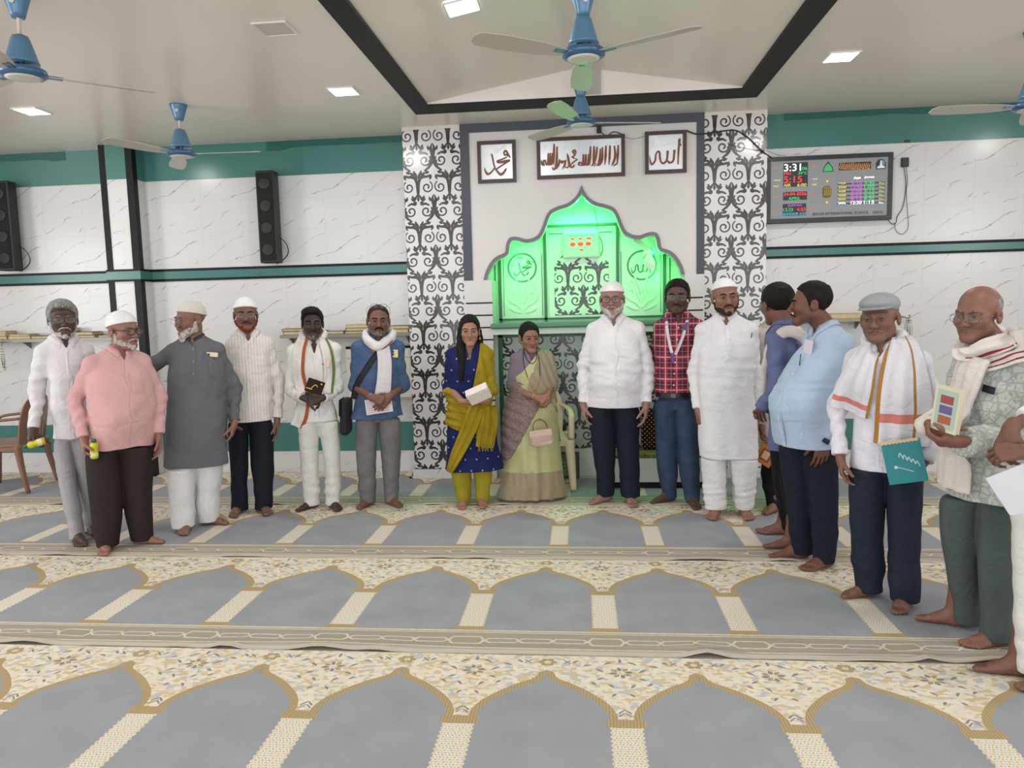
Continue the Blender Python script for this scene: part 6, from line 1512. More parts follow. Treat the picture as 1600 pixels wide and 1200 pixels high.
# 6 man in denim
P6 = person('f', dict(label='person in blue denim shirt with white scarf and glasses pushed up on head', feet=((577, 788, -35), (611, 787, 30)), top=(590, 475), look=2, tilt=2, skin='7d4f3d', lips='6d3e36', fw=1.03, jw=1.08, hair=dict(c='dark', e=.003, line=[(-.12, .095), (-.07, .094), (-.05, .066), (-.035, .03), (-.022, -.01), (.012, -.012), (.03, .0), (.045, -.045), (.08, -.068), (.13, -.07)]), beard=dict(c='salt', e=-.001, len=-.004, cheek=False, up=-.04), mous=('black', .0062), brow='black', stub=.25, glasses=dict(m=BLKP, r=.0016, s=(.025, .016), o=(0, .004, .076), up=-.4),
    torso=[(536, 547, 634), (575, 556, 624), (620, 556, 626), (652, 547, 632)], legs=[[(655, 556, 591), (720, 557, 588), (783, 563, 587)], [(655, 590, 626), (720, 596, 626), (783, 601, 623)]],
    arms=(dict(w=(581, 621, -.22), e=(554, 604, .02), d=(1, -.2, -.35), n=(0, .9, -.3), t=(.1, -.3, 1), curl=.45, sl=.16), dict(w=(607, 621, -.20), e=(627, 604, .02), d=(-.8, -.25, -.75), n=(.2, 1, 0), t=(.3, -.2, .9), curl=.45, sl=.16)),
    shirt=dict(m=cloth('denim_blue', '43587a', alt='506585'), placket='full', cuff=.054, wr=.006, pocket=(607, 560, 628, 588)), trousers=dict(m=cloth('jeans_grey', '6a6769', alt='7d797a'), wr=.007)))
# 7 woman in blue
P7 = person('g', dict(label='person in royal blue kurta with mustard shawl, holding a white box', fem=True, feet=((724, 788, -6), (752, 787, 8)), top=(733, 491), look=0, skin='a87458', lips='a05a52', fw=.95, jw=.92, brow='black', browr=.003, hs=.97,
    hair=dict(c='black', e=.010, line=[(-.12, .078), (-.08, .074), (-.06, .058), (-.045, .03), (-.03, -.02), (.0, -.05), (.04, -.08), (.13, -.09)], long=[[(-.060, .02, .02, .030), (-.070, .01, -.06, .034), (-.072, -.02, -.13, .034), (-.066, -.075, -.21, .028), (-.072, -.10, -.29, .022), (-.078, -.115, -.37, .012)], [(.066, .03, .01, .022), (.078, .03, -.06, .022), (.086, .03, -.125, .016), (.084, .03, -.15, .008)], [(0, .07, 0, .05), (0, .085, -.10, .055), (-.02, .09, -.2, .04)]]),
    torso=[(548, 692, 772), (580, 700, 763), (620, 702, 764), (660, 698, 772), (700, 697, 779), (732, 695, 786)], legs=[[(738, 706, 736), (760, 709, 736), (782, 715, 734)], [(738, 740, 769), (760, 742, 767), (781, 744, 763)]],
    arms=(dict(w=(722, 627, -.23), e=(702, 607, .02), d=(1, -.2, -.25), n=(0, .3, 1), t=(0, -1, .2), curl=.25, sl=.10), dict(w=(759, 626, -.23), e=(764, 610, .0), d=(-1, -.2, -.3), n=(0, .3, 1), t=(0, -1, .2), curl=.25, sl=.05)),
    shirt=dict(name='kurta', m=dotted('kurta_blue', '161e52', 'a89c86', .085, .07), collar='none', v=.13, cuff=.047, nk=1.15, wr=.004, fold=.03, nf=5), trousers=dict(m=cloth('churidar_mustard', '9c9126', .6), ry=1.05, fold=.05)))
# 8 woman in sari
P8 = person('h', dict(label='person in pale green sari with grey blouse, holding a small purse', fem=True, feet=((817, 778, -6), (858, 776, 10)), top=(826, 502), head_to=8, look=16, nod=4, skin='9c684e', lips='84453c', fw=.98, jw=1.0, brow='black', browr=.003, hs=.97,
    hair=dict(c='black', e=.008, line=[(-.12, .080), (-.08, .074), (-.06, .058), (-.045, .03), (-.03, -.02), (.0, -.04), (.04, -.07), (.13, -.08)], puff=[((0, .085, .0), (.05, .05, .055))]),
    torso=[(562, 792, 870), (592, 799, 864), (630, 797, 868), (662, 792, 872), (690, 790, 876)], legs=[[], []],
    arms=(dict(w=(838, 621, -.22), e=(801, 609, -.02), d=(1, -.2, -.4), n=(0, .9, -.3), t=(.1, -.3, 1), curl=.4), dict(w=(854, 621, -.20), e=(862, 603, -.0), d=(-.5, -.25, -1), n=(.3, 1, .1), t=(-.9, 0, .2), curl=.8)),
    shirt=dict(name='blouse', m=cloth('blouse_grey', '7d7480'), collar='none', v=.10, nk=1.25, sleeve=.2, half=.80, wr=.003)))
# 9 man in white shirt, centre
P9 = person('i', dict(label='white-bearded person with white cap in long-sleeved white shirt, right of the sari', feet=((946, 782, -46), (985, 784, 8)), top=(956, 438), look=-4, skin='a17060', lips='8c544c', fw=1.02, jw=1.08, cap=('skull', .058, .040, 'cap_white'), hair=dict(c='white', e=.003), beard=dict(c='white', e=.003, len=.022, up=-.035), mous=('white', .004), brow='salt', glasses=dict(m=mat('frame_dark', '2c2624', .35), r=.0018, s=(.026, .018)), belly=.05,
    torso=[(504, 916, 1009), (540, 922, 1003), (590, 919, 1004), (634, 918, 1005)], legs=[[(645, 919, 961), (700, 926, 962), (770, 934, 958)], [(645, 957, 1000), (700, 964, 999), (772, 971, 1000)]],
    arms=(dict(w=(911, 632, -.02), e=(913, 575, .05), d=(.1, -.1, -1), n=(1, .1, 0)), dict(w=(1010, 632, -.07), e=(1011, 575, -.01), d=(-.05, -.1, -1), n=(-1, .2, 0))),
    shirt=dict(m=cloth('shirt_white', 'e4e2e4'), placket='full', pocket=(968, 530, 996, 558), wr=.0055), trousers=dict(m=cloth('trouser_ink', '1d222e'))))
# 10 man in red check
P10 = person('j', dict(label='person in red checked shirt, blue jeans and lanyard', feet=((1044, 782, -50), (1081, 787, 14)), top=(1058, 435), look=-3, skin='5e4036', lips='6a443c', fw=1.02, jw=1.06, hair=dict(c='black', e=.008), beard=dict(c='stubble', e=-.002, len=-.006, cheek=False, up=-.04), mous=('black', .0035), stub=.3, brow='black', glasses=dict(m=mat('frame_bronze', '8a7a68', .3, metal=.8), r=.0011, s=(.026, .018), lens='dark', tint='3a3634', al=.45),
    torso=[(500, 1021, 1102), (540, 1026, 1088), (580, 1024, 1084), (612, 1023, 1082)], legs=[[(645, 1022, 1057), (720, 1026, 1059), (786, 1035, 1058)], [(645, 1055, 1088), (720, 1060, 1093), (789, 1069, 1094)]],
    arms=(dict(w=(1048, 602, .17), e=(1024, 562, .13), d=(1, 0, -.2)), dict(w=(1062, 604, .17), e=(1086, 562, .13), d=(-1, 0, -.2))), shirt=dict(m=checked('shirt_check'), placket='full', btn=WHITE_BTN, v=.08), trousers=dict(m=cloth('jeans_blue', '2c3b52', alt='3a4a62'), belt=618, wr=.007)))
# 11 man in white kurta
P11 = person('k', dict(label='bearded person in long white kurta and white cap, beside the red checked shirt', feet=((1118, 803, -10), (1163, 803, 12)), top=(1133, 433), head_to=4, look=12, tilt=-4, skin='94634b', lips='6b4038', fw=1.02, jw=1.06, cap=('skull', .072, .036, 'cap_white'), hair=dict(c='stubble', e=.002), beard=dict(c='dark', e=-.0005, len=.002, up=-.03), mous=('dark', .0048), brow='dark', belly=.03,
    torso=[(506, 1084, 1188), (545, 1091, 1184), (610, 1091, 1178), (670, 1093, 1180), (714, 1094, 1181)], legs=[[(716, 1096, 1138), (750, 1098, 1137), (790, 1101, 1135)], [(716, 1138, 1184), (750, 1141, 1182), (790, 1147, 1178)]],
    arms=(dict(w=(1091, 642, -.02), e=(1087, 584, .06), d=(.12, -.15, -1), n=(.9, .4, 0), curl=.3), dict(w=(1182, 648, .12), e=(1180, 585, .12), d=(0, -.1, -1))),
    shirt=dict(name='kurta', m=cloth('kurta_white', 'e2e1e4'), collar='band', placket=.24, v=.07, pocket=(1146, 528, 1176, 562), wr=.0055, fold=.03), trousers=dict(m=cloth('pyjama_white', 'dedcdb'), fold=.06, ry=1.2)))
# 12 hidden man, 13 man in lavender, 14 light blue
P12 = person('l', dict(label='person in off-white kurta mostly hidden between white kurta and lavender shirt', feet=((1213, 797, -32), (1243, 790, 10)), top=(1217, 446), head_to=15, look=40, skin='8a5a45', fw=1.0, hair=dict(c='black', e=.008), brow='black',
    torso=[(524, 1176, 1256), (570, 1186, 1250), (640, 1186, 1250), (700, 1186, 1252)], legs=[[(735, 1189, 1222), (770, 1194, 1224), (798, 1198, 1223)], [(735, 1220, 1252), (770, 1226, 1254), (796, 1230, 1254)]],
    arms=(dict(w=(1190, 668, -.06), e=(1183, 606, .05), d=(.15, -.4, -1), n=(1, -.3, 0), t=(.3, -1, 0), curl=.7), None),
    shirt=dict(name='kurta', m=cloth('kurta_offwhite', 'd8cac6'), collar='band'), trousers=dict(m=cloth('trouser_black', '18181a'))))
P13 = person('m', dict(label='person in lavender-blue shirt seen from behind, white cloth over the shoulder', feet=((1237, 856, -80), (1224, 833, -75)), top=(1218, 442), head_to=-110, look=-148, nod=6, skin='7a4a38', fw=1.03, hair=dict(c='black', e=.013), brow='black',
    torso=[(524, 1192, 1254), (560, 1198, 1258), (640, 1200, 1258), (700, 1200, 1258)], legs=[[(715, 1216, 1252), (780, 1224, 1256), (850, 1232, 1258)], [(715, 1206, 1244), (780, 1214, 1246), (828, 1221, 1244)]],
    arms=(dict(w=(1245, 690, .1),), dict(w=(1190, 638, -.10), e=(1214, 606, -.16), d=(-.25, .9, -.35), n=(.2, 0, -1), t=(0, .3, .6), sl=.97, curl=.7)),
    shirt=dict(m=cloth('shirt_lavender', '666d92'), wr=.005), trousers=dict(m=cloth('trouser_black', '18181a'))))
P14 = person('n', dict(label='person in light blue shirt, in profile facing left, with dark wristwatch', feet=((1247, 870, -75), (1288, 884, -40)), top=(1270, 438), head_to=-48, look=-80, skin='74452f', lips='5a342c', fw=1.0, jw=1.05, hair=dict(c='black', e=.008, line=[(-.12, .090), (-.07, .088), (-.05, .066), (-.03, .03), (-.018, -.012), (.012, -.014), (.03, .0), (.045, -.045), (.08, -.07), (.13, -.075)]), mous=('black', .004), stub=.2, brow='black', belly=.06,
    torso=[(522, 1256, 1328), (560, 1240, 1325), (620, 1216, 1312), (660, 1213, 1306), (695, 1213, 1304)], legs=[[(706, 1220, 1268), (790, 1230, 1272), (868, 1239, 1271)], [(706, 1252, 1306), (790, 1266, 1309), (878, 1271, 1304)]],
    arms=(dict(w=(1250, 665, .15), d=(0, 0, -1)), dict(w=(1287, 688, -.13), e=(1320, 622, -.04), d=(-.12, -.1, -1), n=(-.25, 1, 0), t=(-1, -.3, 0), curl=.3)),
    shirt=dict(m=cloth('shirt_skyblue', 'b0c2d8'), placket='full', btn=WHITE_BTN, wr=.005), trousers=dict(m=cloth('trouser_ink', '1d222e'), df=1.1)))
# flat cap
P15 = person('o', dict(label='person in grey flat cap and white shirt with white scarf, holding a teal book', feet=((1356, 928, -50), (1413, 944, -10)), top=(1377, 455), head_to=-12, look=-14, tilt=-3, skin='81533f', lips='7a4e44', fw=1.02, jw=1.08, cap='flat', hair=dict(c='grey', e=.003), mous=('salt', .003), stub=.15, stubc='6b5a52', brow='salt',
    torso=[(560, 1318, 1456), (600, 1326, 1446), (660, 1330, 1442), (732, 1328, 1440)], legs=[[(742, 1326, 1386), (820, 1328, 1382), (923, 1337, 1380)], [(742, 1382, 1442), (820, 1386, 1441), (941, 1390, 1437)]],
    arms=(dict(w=(1313, 714, -.05), e=(1308, 640, .05), d=(.1, -.1, -1), n=(1, .1, 0), curl=.35), dict(w=(1441, 722, -.09), e=(1462, 645, .05), d=(-.75, -.35, -.6), n=(-.3, .9, .1), t=(-.4, -.2, 1), curl=.5)),
    shirt=dict(m=cloth('shirt_paper', 'dddbe4'), placket='full', btn=WHITE_BTN, wr=.005), trousers=dict(m=cloth('trouser_slate', '232a38'))))
# man with patterned shirt
P16 = person('p', dict(label='bald person with glasses in pale patterned shirt and checked-border scarf, holding a book', feet=((1492, 974, -82), (1558, 1006, -48)), top=(1534, 444), head_to=-40, look=-26, nod=3, tilt=3, skin='8a5742', lips='7a4a42', fw=1.02, jw=1.05, hair=dict(c='grey', e=.0008, line=[(-.12, .2), (-.03, .2), (-.01, .06), (.0, .0), (.012, -.014), (.03, .0), (.045, -.04), (.08, -.06), (.13, -.07)], bald=.075), brow='salt', stub=.12, stubc='7a6a62', mous=('salt', .002), glasses=dict(m=STEELG, r=.0012, s=(.026, .015), o=(0, .0, -.004)), belly=.03,
    torso=[(562, 1490, 1616), (600, 1496, 1612), (660, 1494, 1610), (778, 1480, 1604)], legs=[[(788, 1470, 1533), (860, 1474, 1530), (972, 1492, 1535)], [(788, 1526, 1590), (860, 1528, 1592), (1000, 1532, 1584)]],
    arms=(dict(w=(1457, 668, -.27), e=(1478, 664, -.05), d=(.6, -.35, -.55), n=(.6, .6, .2), t=(-.1, -.3, 1), curl=.5, sl=.8), dict(w=(1501, 690, -.30), e=(1580, 690, -.05), d=(-1, -.15, -.05), n=(0, .5, .8), t=(0, -.9, .6), curl=.55, sl=.93)),
    shirt=dict(m=printed('shirt_leaf', 'c3c6c0', 'a3aaa4'), placket='full', cuff=.056, wr=.006, slr=1.1), trousers=dict(m=cloth('trouser_sage', '4f5a58'))))
# man at the right edge
P17 = person('q', dict(label='person in white cut off by the right edge, hands clasped in front', feet=((1592, 1052, -70), (1650, 1072, -40)), top=(1712, 428), head_to=-45, look=-50, skin='7a4e3c', hair=dict(c='black', e=.008), brow='black', mous=('black', .004),
    torso=[(562, 1640, 1780), (600, 1636, 1775), (680, 1614, 1745), (790, 1598, 1730)], legs=[[(792, 1582, 1650), (900, 1584, 1650), (1046, 1588, 1642)], [(792, 1645, 1715), (900, 1648, 1714), (1065, 1640, 1704)]],
    arms=(dict(w=(1580, 668, -.14), e=(1628, 640, -.02), d=(-.25, -.3, -1), n=(.5, .9, 0), t=(.7, -.3, .3), curl=.5, sl=.55), dict(w=(1603, 706, -.26), e=(1690, 690, -.05), d=(-1, 0, -.15), n=(0, .6, -.6), t=(0, -.6, .7), curl=.6, sl=.55)),
    shirt=dict(m=cloth('shirt_white', 'e4e2e4'), placket='full'), trousers=dict(m=cloth('trouser_white', 'dad8d3'))))
# ------------------------------------------------------------------ scarves, shawls, the sari and other things worn
def polysd(poly, X, Z):
    """signed distance to a polygon in x,z on a grid (negative inside)"""
    P = np.asarray(poly, float); x, z = X[:, 0, 0], Z[0, 0, :]; gx, gz = np.meshgrid(x, z, indexing='ij'); Q = np.c_[gx.ravel(), gz.ravel()]
    d = np.full(len(Q), 9.); 
    for a, b in zip(P, np.roll(P, -1, 0)):
        ab = b-a; t = np.clip(((Q-a)@ab)/(ab@ab+1e-12), 0, 1); d = np.minimum(d, np.linalg.norm(Q-a-t[:, None]*ab, axis=1))
    ins = _wind(P, Q) != 0; d[ins] *= -1; return d.reshape(gx.shape)[:, None, :].astype(np.float32)
def overlay(name, sp, F, polypx, off, m, fold=0., fdir=(1, .3), ff=60., yback=9., dy=-.12, colf=None):
    """a second layer of cloth over a field inside a front-view outline"""
    x, y, z = F.grid(); P = [(lambda q: (q[0], q[2]))(sp['_PX'](a, b, dy)) for a, b in polypx]
    D = F.D-off
    if fold: D = D-(fold*np.sin((x*fdir[0]+z*fdir[1])*ff+2*np.sin(z*9))).astype(np.float32)
    D = np.maximum(np.maximum(D, polysd(P, x, z)), (y-yback).astype(np.float32))
    return F.obj(name, m, sp['_T'], D)
def roll(name, sp, pts, m, flat=None, wr=.004, h=.006, sc=(20, 20, 40)):
    """a bunched length of cloth: points (local x, y, z, r)"""
    P = np.array(smooth_pts(pts, 6)); F = Field(P[:, :3].min(0)-.08, P[:, :3].max(0)+.08, h)
    for i, (a, b) in enumerate(zip(P[:-1], P[1:])): F.cone(a[:3], b[:3], a[3], b[3], .012, flat=flat)
    F.wrinkle(wr, sc, 9); return F.obj(name, m, sp['_T'])
def stripcloth(name, base, borders):
    """cloth materials for a strip: base plus its border colours"""
    return [cloth(name, base, .85)]+[cloth(name+'_'+n, c, .8) for n, c in borders]
def PXl(sp, pts, dy=-.1): return [(lambda q: (q[0], q[2]))(sp['_PX'](a, b, dy)) for a, b in pts]
def lay(sp, name, pts, w, mats, extra=(), **k):
    su = Surf([sp['_so']]+list(extra)); return drape(name, su, PXl(sp, pts), w, mats, sp['_T'], **k)
def nk(sp, dx, dy, dz, r): n = sp['_nb']; k = sp['_k']; return (n[0]+dx*k, n[1]+dy*k, n[2]+dz*k, r*k)
# stole of the man with the dark book
m5 = stripcloth('stole_white', 'dedad4', [('orange', 'b0592a'), ('green', '6c7a48')])
roll('stole_neck', P5, [nk(P5, -.075, -.05, -.01, .020), nk(P5, -.085, .02, .02, .026), nk(P5, -.03, .075, .035, .028), nk(P5, .03, .075, .035, .028), nk(P5, .085, .02, .02, .026), nk(P5, .075, -.05, -.01, .020)], m5[0])
lay(P5, 'stole_end', [(474, 526), (467, 550), (466, 585), (474, 620), (470, 650), (463, 668)], [.07, .09, .09, .09, .10, .10], m5, off=.012, mi=lambda u, v: 1 if u > .62 else 0)
lay(P5, 'stole_end', [(502, 526), (511, 548), (515, 580), (512, 612)], [.06, .08, .085, .08], m5, off=.012, mi=lambda u, v: 2 if u > .55 else 0)
# scarf and bag strap of the man in denim
m6 = stripcloth('scarf_white', 'dcd8da', [('rust', 'a8604a')])
r6 = roll('scarf_neck', P6, [nk(P6, -.02, .085, .02, .026), nk(P6, -.085, .05, .005, .028), nk(P6, -.105, -.03, -.025, .030), nk(P6, -.065, -.095, -.065, .032), nk(P6, .005, -.12, -.095, .034), nk(P6, .075, -.085, -.05, .034), nk(P6, .115, -.01, -.015, .032), nk(P6, .07, .07, .015, .026), nk(P6, 0, .085, .02, .026)], m6[0], wr=.006)
lay(P6, 'scarf_end', [(598, 540), (601, 565), (600, 595), (597, 622)], [.10, .105, .11, .125], m6, off=.022, fold=.005)
lay(P6, 'scarf_border', [(578, 548), (590, 549), (604, 541), (614, 532)], [.012, .012, .012, .01], m6[1:], off=.003, nu=3, fold=0, extra=[r6])
lay(P6, 'bag_strap', [(596, 545), (582, 562), (568, 583), (557, 603), (552, 625)], .045, [mat('strap_black', '17171a', .7)], off=.008, fold=.0, nu=4)
# shawl of the woman in blue
mM = cloth('shawl_mustard', 'a08a1c', .75, alt='8a7616'); mt = P7['_T']
overlay('shawl', P7, P7['_F'], [(751, 533), (748, 560), (742, 590), (737, 616), (757, 640), (770, 655), (774, 643), (785, 632), (786, 600), (781, 560), (772, 536), (760, 528)], .012, mM, .006, (1, .35), 95.)
overlay('shawl', P7, P7['_F'], [(690, 612), (700, 606), (716, 618), (733, 632), (756, 634), (772, 640), (776, 660), (770, 690), (752, 693), (742, 676), (724, 676), (712, 672), (690, 664)], .014, mM, .008, (.25, 1), 95.)
lay(P7, 'shawl_end', [(744, 634), (738, 652), (727, 680), (713, 710), (702, 736)], [.11, .12, .11, .09, .05], [mM], off=.03, fold=.010, nf=2.5, nu=13)
lay(P7, 'shawl_end', [(762, 634), (763, 655), (760, 680), (757, 697)], [.13, .15, .15, .14], [mM], off=.026, fold=.010, nf=3, nu=13)
b = MB(); rn = random.Random(2)
for i in range(9):
    q = P7['_PX'](747+i*2.6, 696, -.17); b.tube(smooth_pts([(q[0], q[1], q[2]+.01), (q[0]+rn.uniform(-.01, .01), q[1]-.005, q[2]-.02), (q[0]+rn.uniform(-.015, .015), q[1], q[2]-.045)], 3), .0028, 5)
b.build('shawl_fringe', mM, mt)
for s in (-1, 1):
    q = P7['_h']((s*.078, -.0, -.055)); b = MB(); b.lathe([(.001, .012), (.004, .010), (.007, -.004), (.0085, -.012), (.001, -.014)], 10, T=xform(tuple(q))); b.build('earring', GOLDM, mt, True)
# sari
def sari():
    sp = P8; T = sp['_T']; k = sp['_k']; H = sp['_H']
    g = G('sari_green', .5, .4); x, y, z = g.xyz(); n = g.noise(6., 2., g.mapv((1, 1, 1), loc=(3, 1, 2))); c = g.mix(g.ramp(n, .35, .65), 'a9ab74', 'b9b987')
    v = g.n('ShaderNodeTexVoronoi', {'Vector': g.mapv((1, .3, 1)), 'Scale': 6.5}); d = v.outputs['Distance']; r = g.n('ShaderNodeSeparateColor', {0: v.outputs['Color']}).outputs
    spot = g.math('MULTIPLY', g.math('LESS_THAN', d, .26), g.math('GREATER_THAN', r[0], .55)); core = g.math('MULTIPLY', g.math('LESS_THAN', d, .13), g.math('GREATER_THAN', r[0], .55))
    c = g.mix(g.math('MULTIPLY', spot, .75), c, 'b88a76'); c = g.mix(g.math('MULTIPLY', core, .8), c, 'c9a83a'); 
    bord = g.math('LESS_THAN', z, .235); c = g.mix(bord, c, g.mix(g.ramp(g.noise(30., 3., g.mapv((1, 1, .2))), .3, .7), '8f7f62', 'a5967a')); c = g.mix(g.math('LESS_THAN', z, .018), c, '4a4436'); g.color(c); g.set('Sheen Weight', .3); g.bump(g.noise(14., 4., g.mapv((1, 1, .3))), .2, .02)
    rows = []
    for py, a, b in ((622, 791, 869), (650, 787, 872), (690, 785, 876), (740, 784, 881), (775, 780, 884), (796, 777, 886)):
        p, q = sp['_PX'](a, py), sp['_PX'](b, py); w = abs(q[0]-p[0])/2; rows.append([(p[2]+q[2])/2, (p[0]+q[0])/2, (p[1]+q[1])/2-.005, w, min(w*.72, .16)])
    rows[-1][0] = .004; F = Field((min(r[1]-r[3] for r in rows)-.05, -.26, -.01), (max(r[1]+r[3] for r in rows)+.05, .24, rows[0][0]+.04), .0065)
    def pl(th, z): 
        a = np.clip((.85*H*.6-z)/.6, .15, 1); return (a*(.055*np.sin(11*th+.8)*np.exp(-(th/.9)**2)+.035*np.sin(5*th+2+3*z))).astype(np.float32)
    F.loft(rows, .01, fold=pl, pw=2.1); F.wrinkle(.004, (14, 14, 6), 4); sk = F.obj('sari', g.m, T)
    mp = cloth('pallu_beige', 'a3957f', .5, alt='948671'); mm = printed('pallu_mauve', '7c6868', '93807c', 40., .5)
    overlay('pallu', sp, sp['_F'], [(846, 548), (836, 572), (826, 592), (822, 612), (836, 640), (880, 648), (886, 600), (878, 560), (868, 548), (856, 543)], .011, mp, .005, (1, .5), 110.)
    overlay('sari_bodice', sp, sp['_F'], [(836, 560), (846, 548), (838, 575), (830, 592), (824, 612), (810, 604), (806, 590), (818, 580)], .008, g.m, .001)
    overlay('pallu_fold', sp, F, [(782, 612), (812, 600), (846, 612), (842, 636), (826, 662), (806, 700), (798, 716), (782, 722)], .010, mm, .004, (.6, 1), 70.)
    overlay('pallu_fold', sp, sp['_F'], [(786, 626), (790, 600), (812, 596), (830, 606), (846, 622), (846, 660), (786, 668)], .009, mm, .002, (.6, 1), 70.)
    sp['_sk'] = sk
    # pleated shoulder fall
    n = sp['_nb']; 
    # necklaces, bindi, bangles
    su = Surf([o for o in bpy.data.objects if o.parent == T and o.name.split('.')[0] in ('blouse', 'pallu', 'sari_bodice', 'body', 'pallu_fold')])
    for nm_, pts, st in (('necklace', [(819, 548), (818, 565), (822, 585), (828, 600), (834, 608), (840, 600), (843, 585), (843, 565), (840, 548)], 0), ('mangalsutra', [(820, 546), (822, 558), (830, 568), (838, 562), (840, 548)], 1)):
        P = []
        for a, c in smooth_pts(PXl(sp, pts), 6):
            h = su.hit(a, c)
            if h is not None: P.append((h[0], h[1]-.005, h[2]))
        Q = smooth_pts(P, 4); n = len(Q)
        for lo_, hi_, mm_ in ((0, n, mat('bead_black', '231a18', .3)),) if st else ((0, int(n*.28), mat('bead_black', '231a18', .3)), (int(n*.28)-1, int(n*.74), GOLDM), (int(n*.74)-1, n, mat('bead_black', '231a18', .3))):
            b = MB(); b.tube(Q[lo_:hi_], [.0042 if i % 4 == 0 else .0024 for i in range(lo_, hi_)], 6); b.build(nm_, mm_, T, True)
    q = sp['_h']((0, -.0985, .028)); b = MB(); b.lathe([(.0062, 0), (.0056, .002), (.001, .003)], 12, T=xform(tuple(q), (PI/2, 0, 0))@Matrix(np.vstack([np.c_[np.eye(3), [0, 0, 0]], [0, 0, 0, 1]]))); b.build('bindi', mat('bindi_red', '7a1420', .4), T)
    for A in sp['_arms']:
        u = unit(A['W']-A['E']); c = A['W']-u*.012; e1 = unit(np.cross(u, (0, 0, 1))); e2 = np.cross(u, e1)
        for j in range(2):
            b = MB(); b.tube([tuple(c-u*.009*j+(e1*math.cos(t)+e2*math.sin(t))*.030*k) for t in np.linspace(0, 2*PI, 24, endpoint=False)], .0028, 6, closed=True); b.build('bangle', GOLDM, T, True)
sari()
# lanyard
for pts, c in (([(1041, 502), (1043, 520), (1046, 536), (1050, 552)], 'd8ccd4'), ([(1074, 500), (1068, 522), (1062, 538), (1055, 554)], 'd8ccd4'), ([(1077, 492), (1074, 503), (1070, 516)], '5b4a80'), ([(1040, 496), (1041, 508)], '5b4a80'), ([(1050, 551), (1051, 560), (1051, 568)], '6a4f86')):
    lay(P10, 'lanyard', pts, .022, [mat('lanyard_'+c, c, .6)], off=.006, fold=0, nu=3, th=.002)
# scarf of the man in the flat cap
mF = stripcloth('scarf_cap', 'dbd8de', [('ochre', 'a9793c'), ('red', 'd08078')])
roll('scarf_neck', P15, [nk(P15, -.08, -.05, -.015, .018), nk(P15, -.088, .02, .015, .024), nk(P15, -.03, .08, .03, .026), nk(P15, .03, .08, .03, .026), nk(P15, .088, .02, .015, .024), nk(P15, .08, -.05, -.015, .018)], mF[0])
lay(P15, 'scarf_end', [(1357, 536), (1346, 566), (1334, 602), (1321, 646)], [.09, .14, .19, .20], mF, off=.018, fold=.007, nu=17, mi=lambda u, v: 1 if (u > .82 or .30 < u < .0) else (2 if .84 < v < .90 else 0))
lay(P15, 'scarf_end', [(1402, 528), (1411, 562), (1413, 620), (1409, 694)], [.10, .17, .22, .23], mF, off=.018, fold=.009, nu=21, mi=lambda u, v: 1 if (u < -.80 or .42 < u < .55) else (2 if .80 < v < .86 else 0))
# scarf of the man in the patterned shirt
mG = stripcloth('scarf_check', 'd9d2cc', [('red', '96383c'), ('dark', '4a3038')])
r16 = roll('scarf_neck', P16, [nk(P16, -.03, .085, .02, .024), nk(P16, -.085, .05, .005, .026), nk(P16, -.105, -.03, -.025, .028), nk(P16, -.06, -.10, -.065, .030), nk(P16, .02, -.115, -.07, .030), nk(P16, .09, -.07, -.03, .030), nk(P16, .10, .02, .0, .026), nk(P16, .04, .085, .02, .024)], mG[0], wr=.007)
ck = lambda n: (lambda u, v: (1 if int(v*n) % 2 else 2))
lay(P16, 'scarf_fold', [(1490, 540), (1508, 556), (1532, 562), (1562, 553), (1592, 542), (1616, 536)], [.05, .085, .11, .13, .14, .14], mG, extra=[r16], off=.012, fold=.009, nf=2.5, nu=19, nt=8, mi=lambda u, v: (1 if int(v*46) % 2 else 2) if (-.82 < u < -.66 and v > .3) else (1 if (-.40 < u < -.28 and v > .3) else 0))
lay(P16, 'scarf_fold', [(1486, 531), (1500, 545), (1524, 551), (1556, 541), (1590, 528)], [.05, .07, .075, .08, .08], mG, extra=[r16], off=.030, fold=.008, nf=2., nu=13, nt=8, mi=lambda u, v: 1 if (-.75 < u < -.55 and v > .45) else 0)
lay(P16, 'scarf_end', [(1528, 556), (1516, 590), (1502, 640), (1492, 690), (1479, 762)], [.13, .13, .14, .19, .21], mG, off=.05, fold=.006, nu=13, mi=lambda u, v: 1 if .70 < v < .715 or .74 < v < .75 else 0)
# white cloth on the lavender shirt
roll('shoulder_cloth', P13, [tuple(np.r_[P13['_PX'](a, b, d), r]) for a, b, d, r in ((1268, 560, -.02, .02), (1258, 532, -.10, .026), (1243, 519, -.13, .03), (1226, 519, -.14, .028), (1211, 530, -.12, .024), (1200, 552, -.04, .022), (1194, 590, .04, .022), (1192, 640, .06, .024))], cloth('cotton_offwhite', 'd8cdc8'), wr=.004)
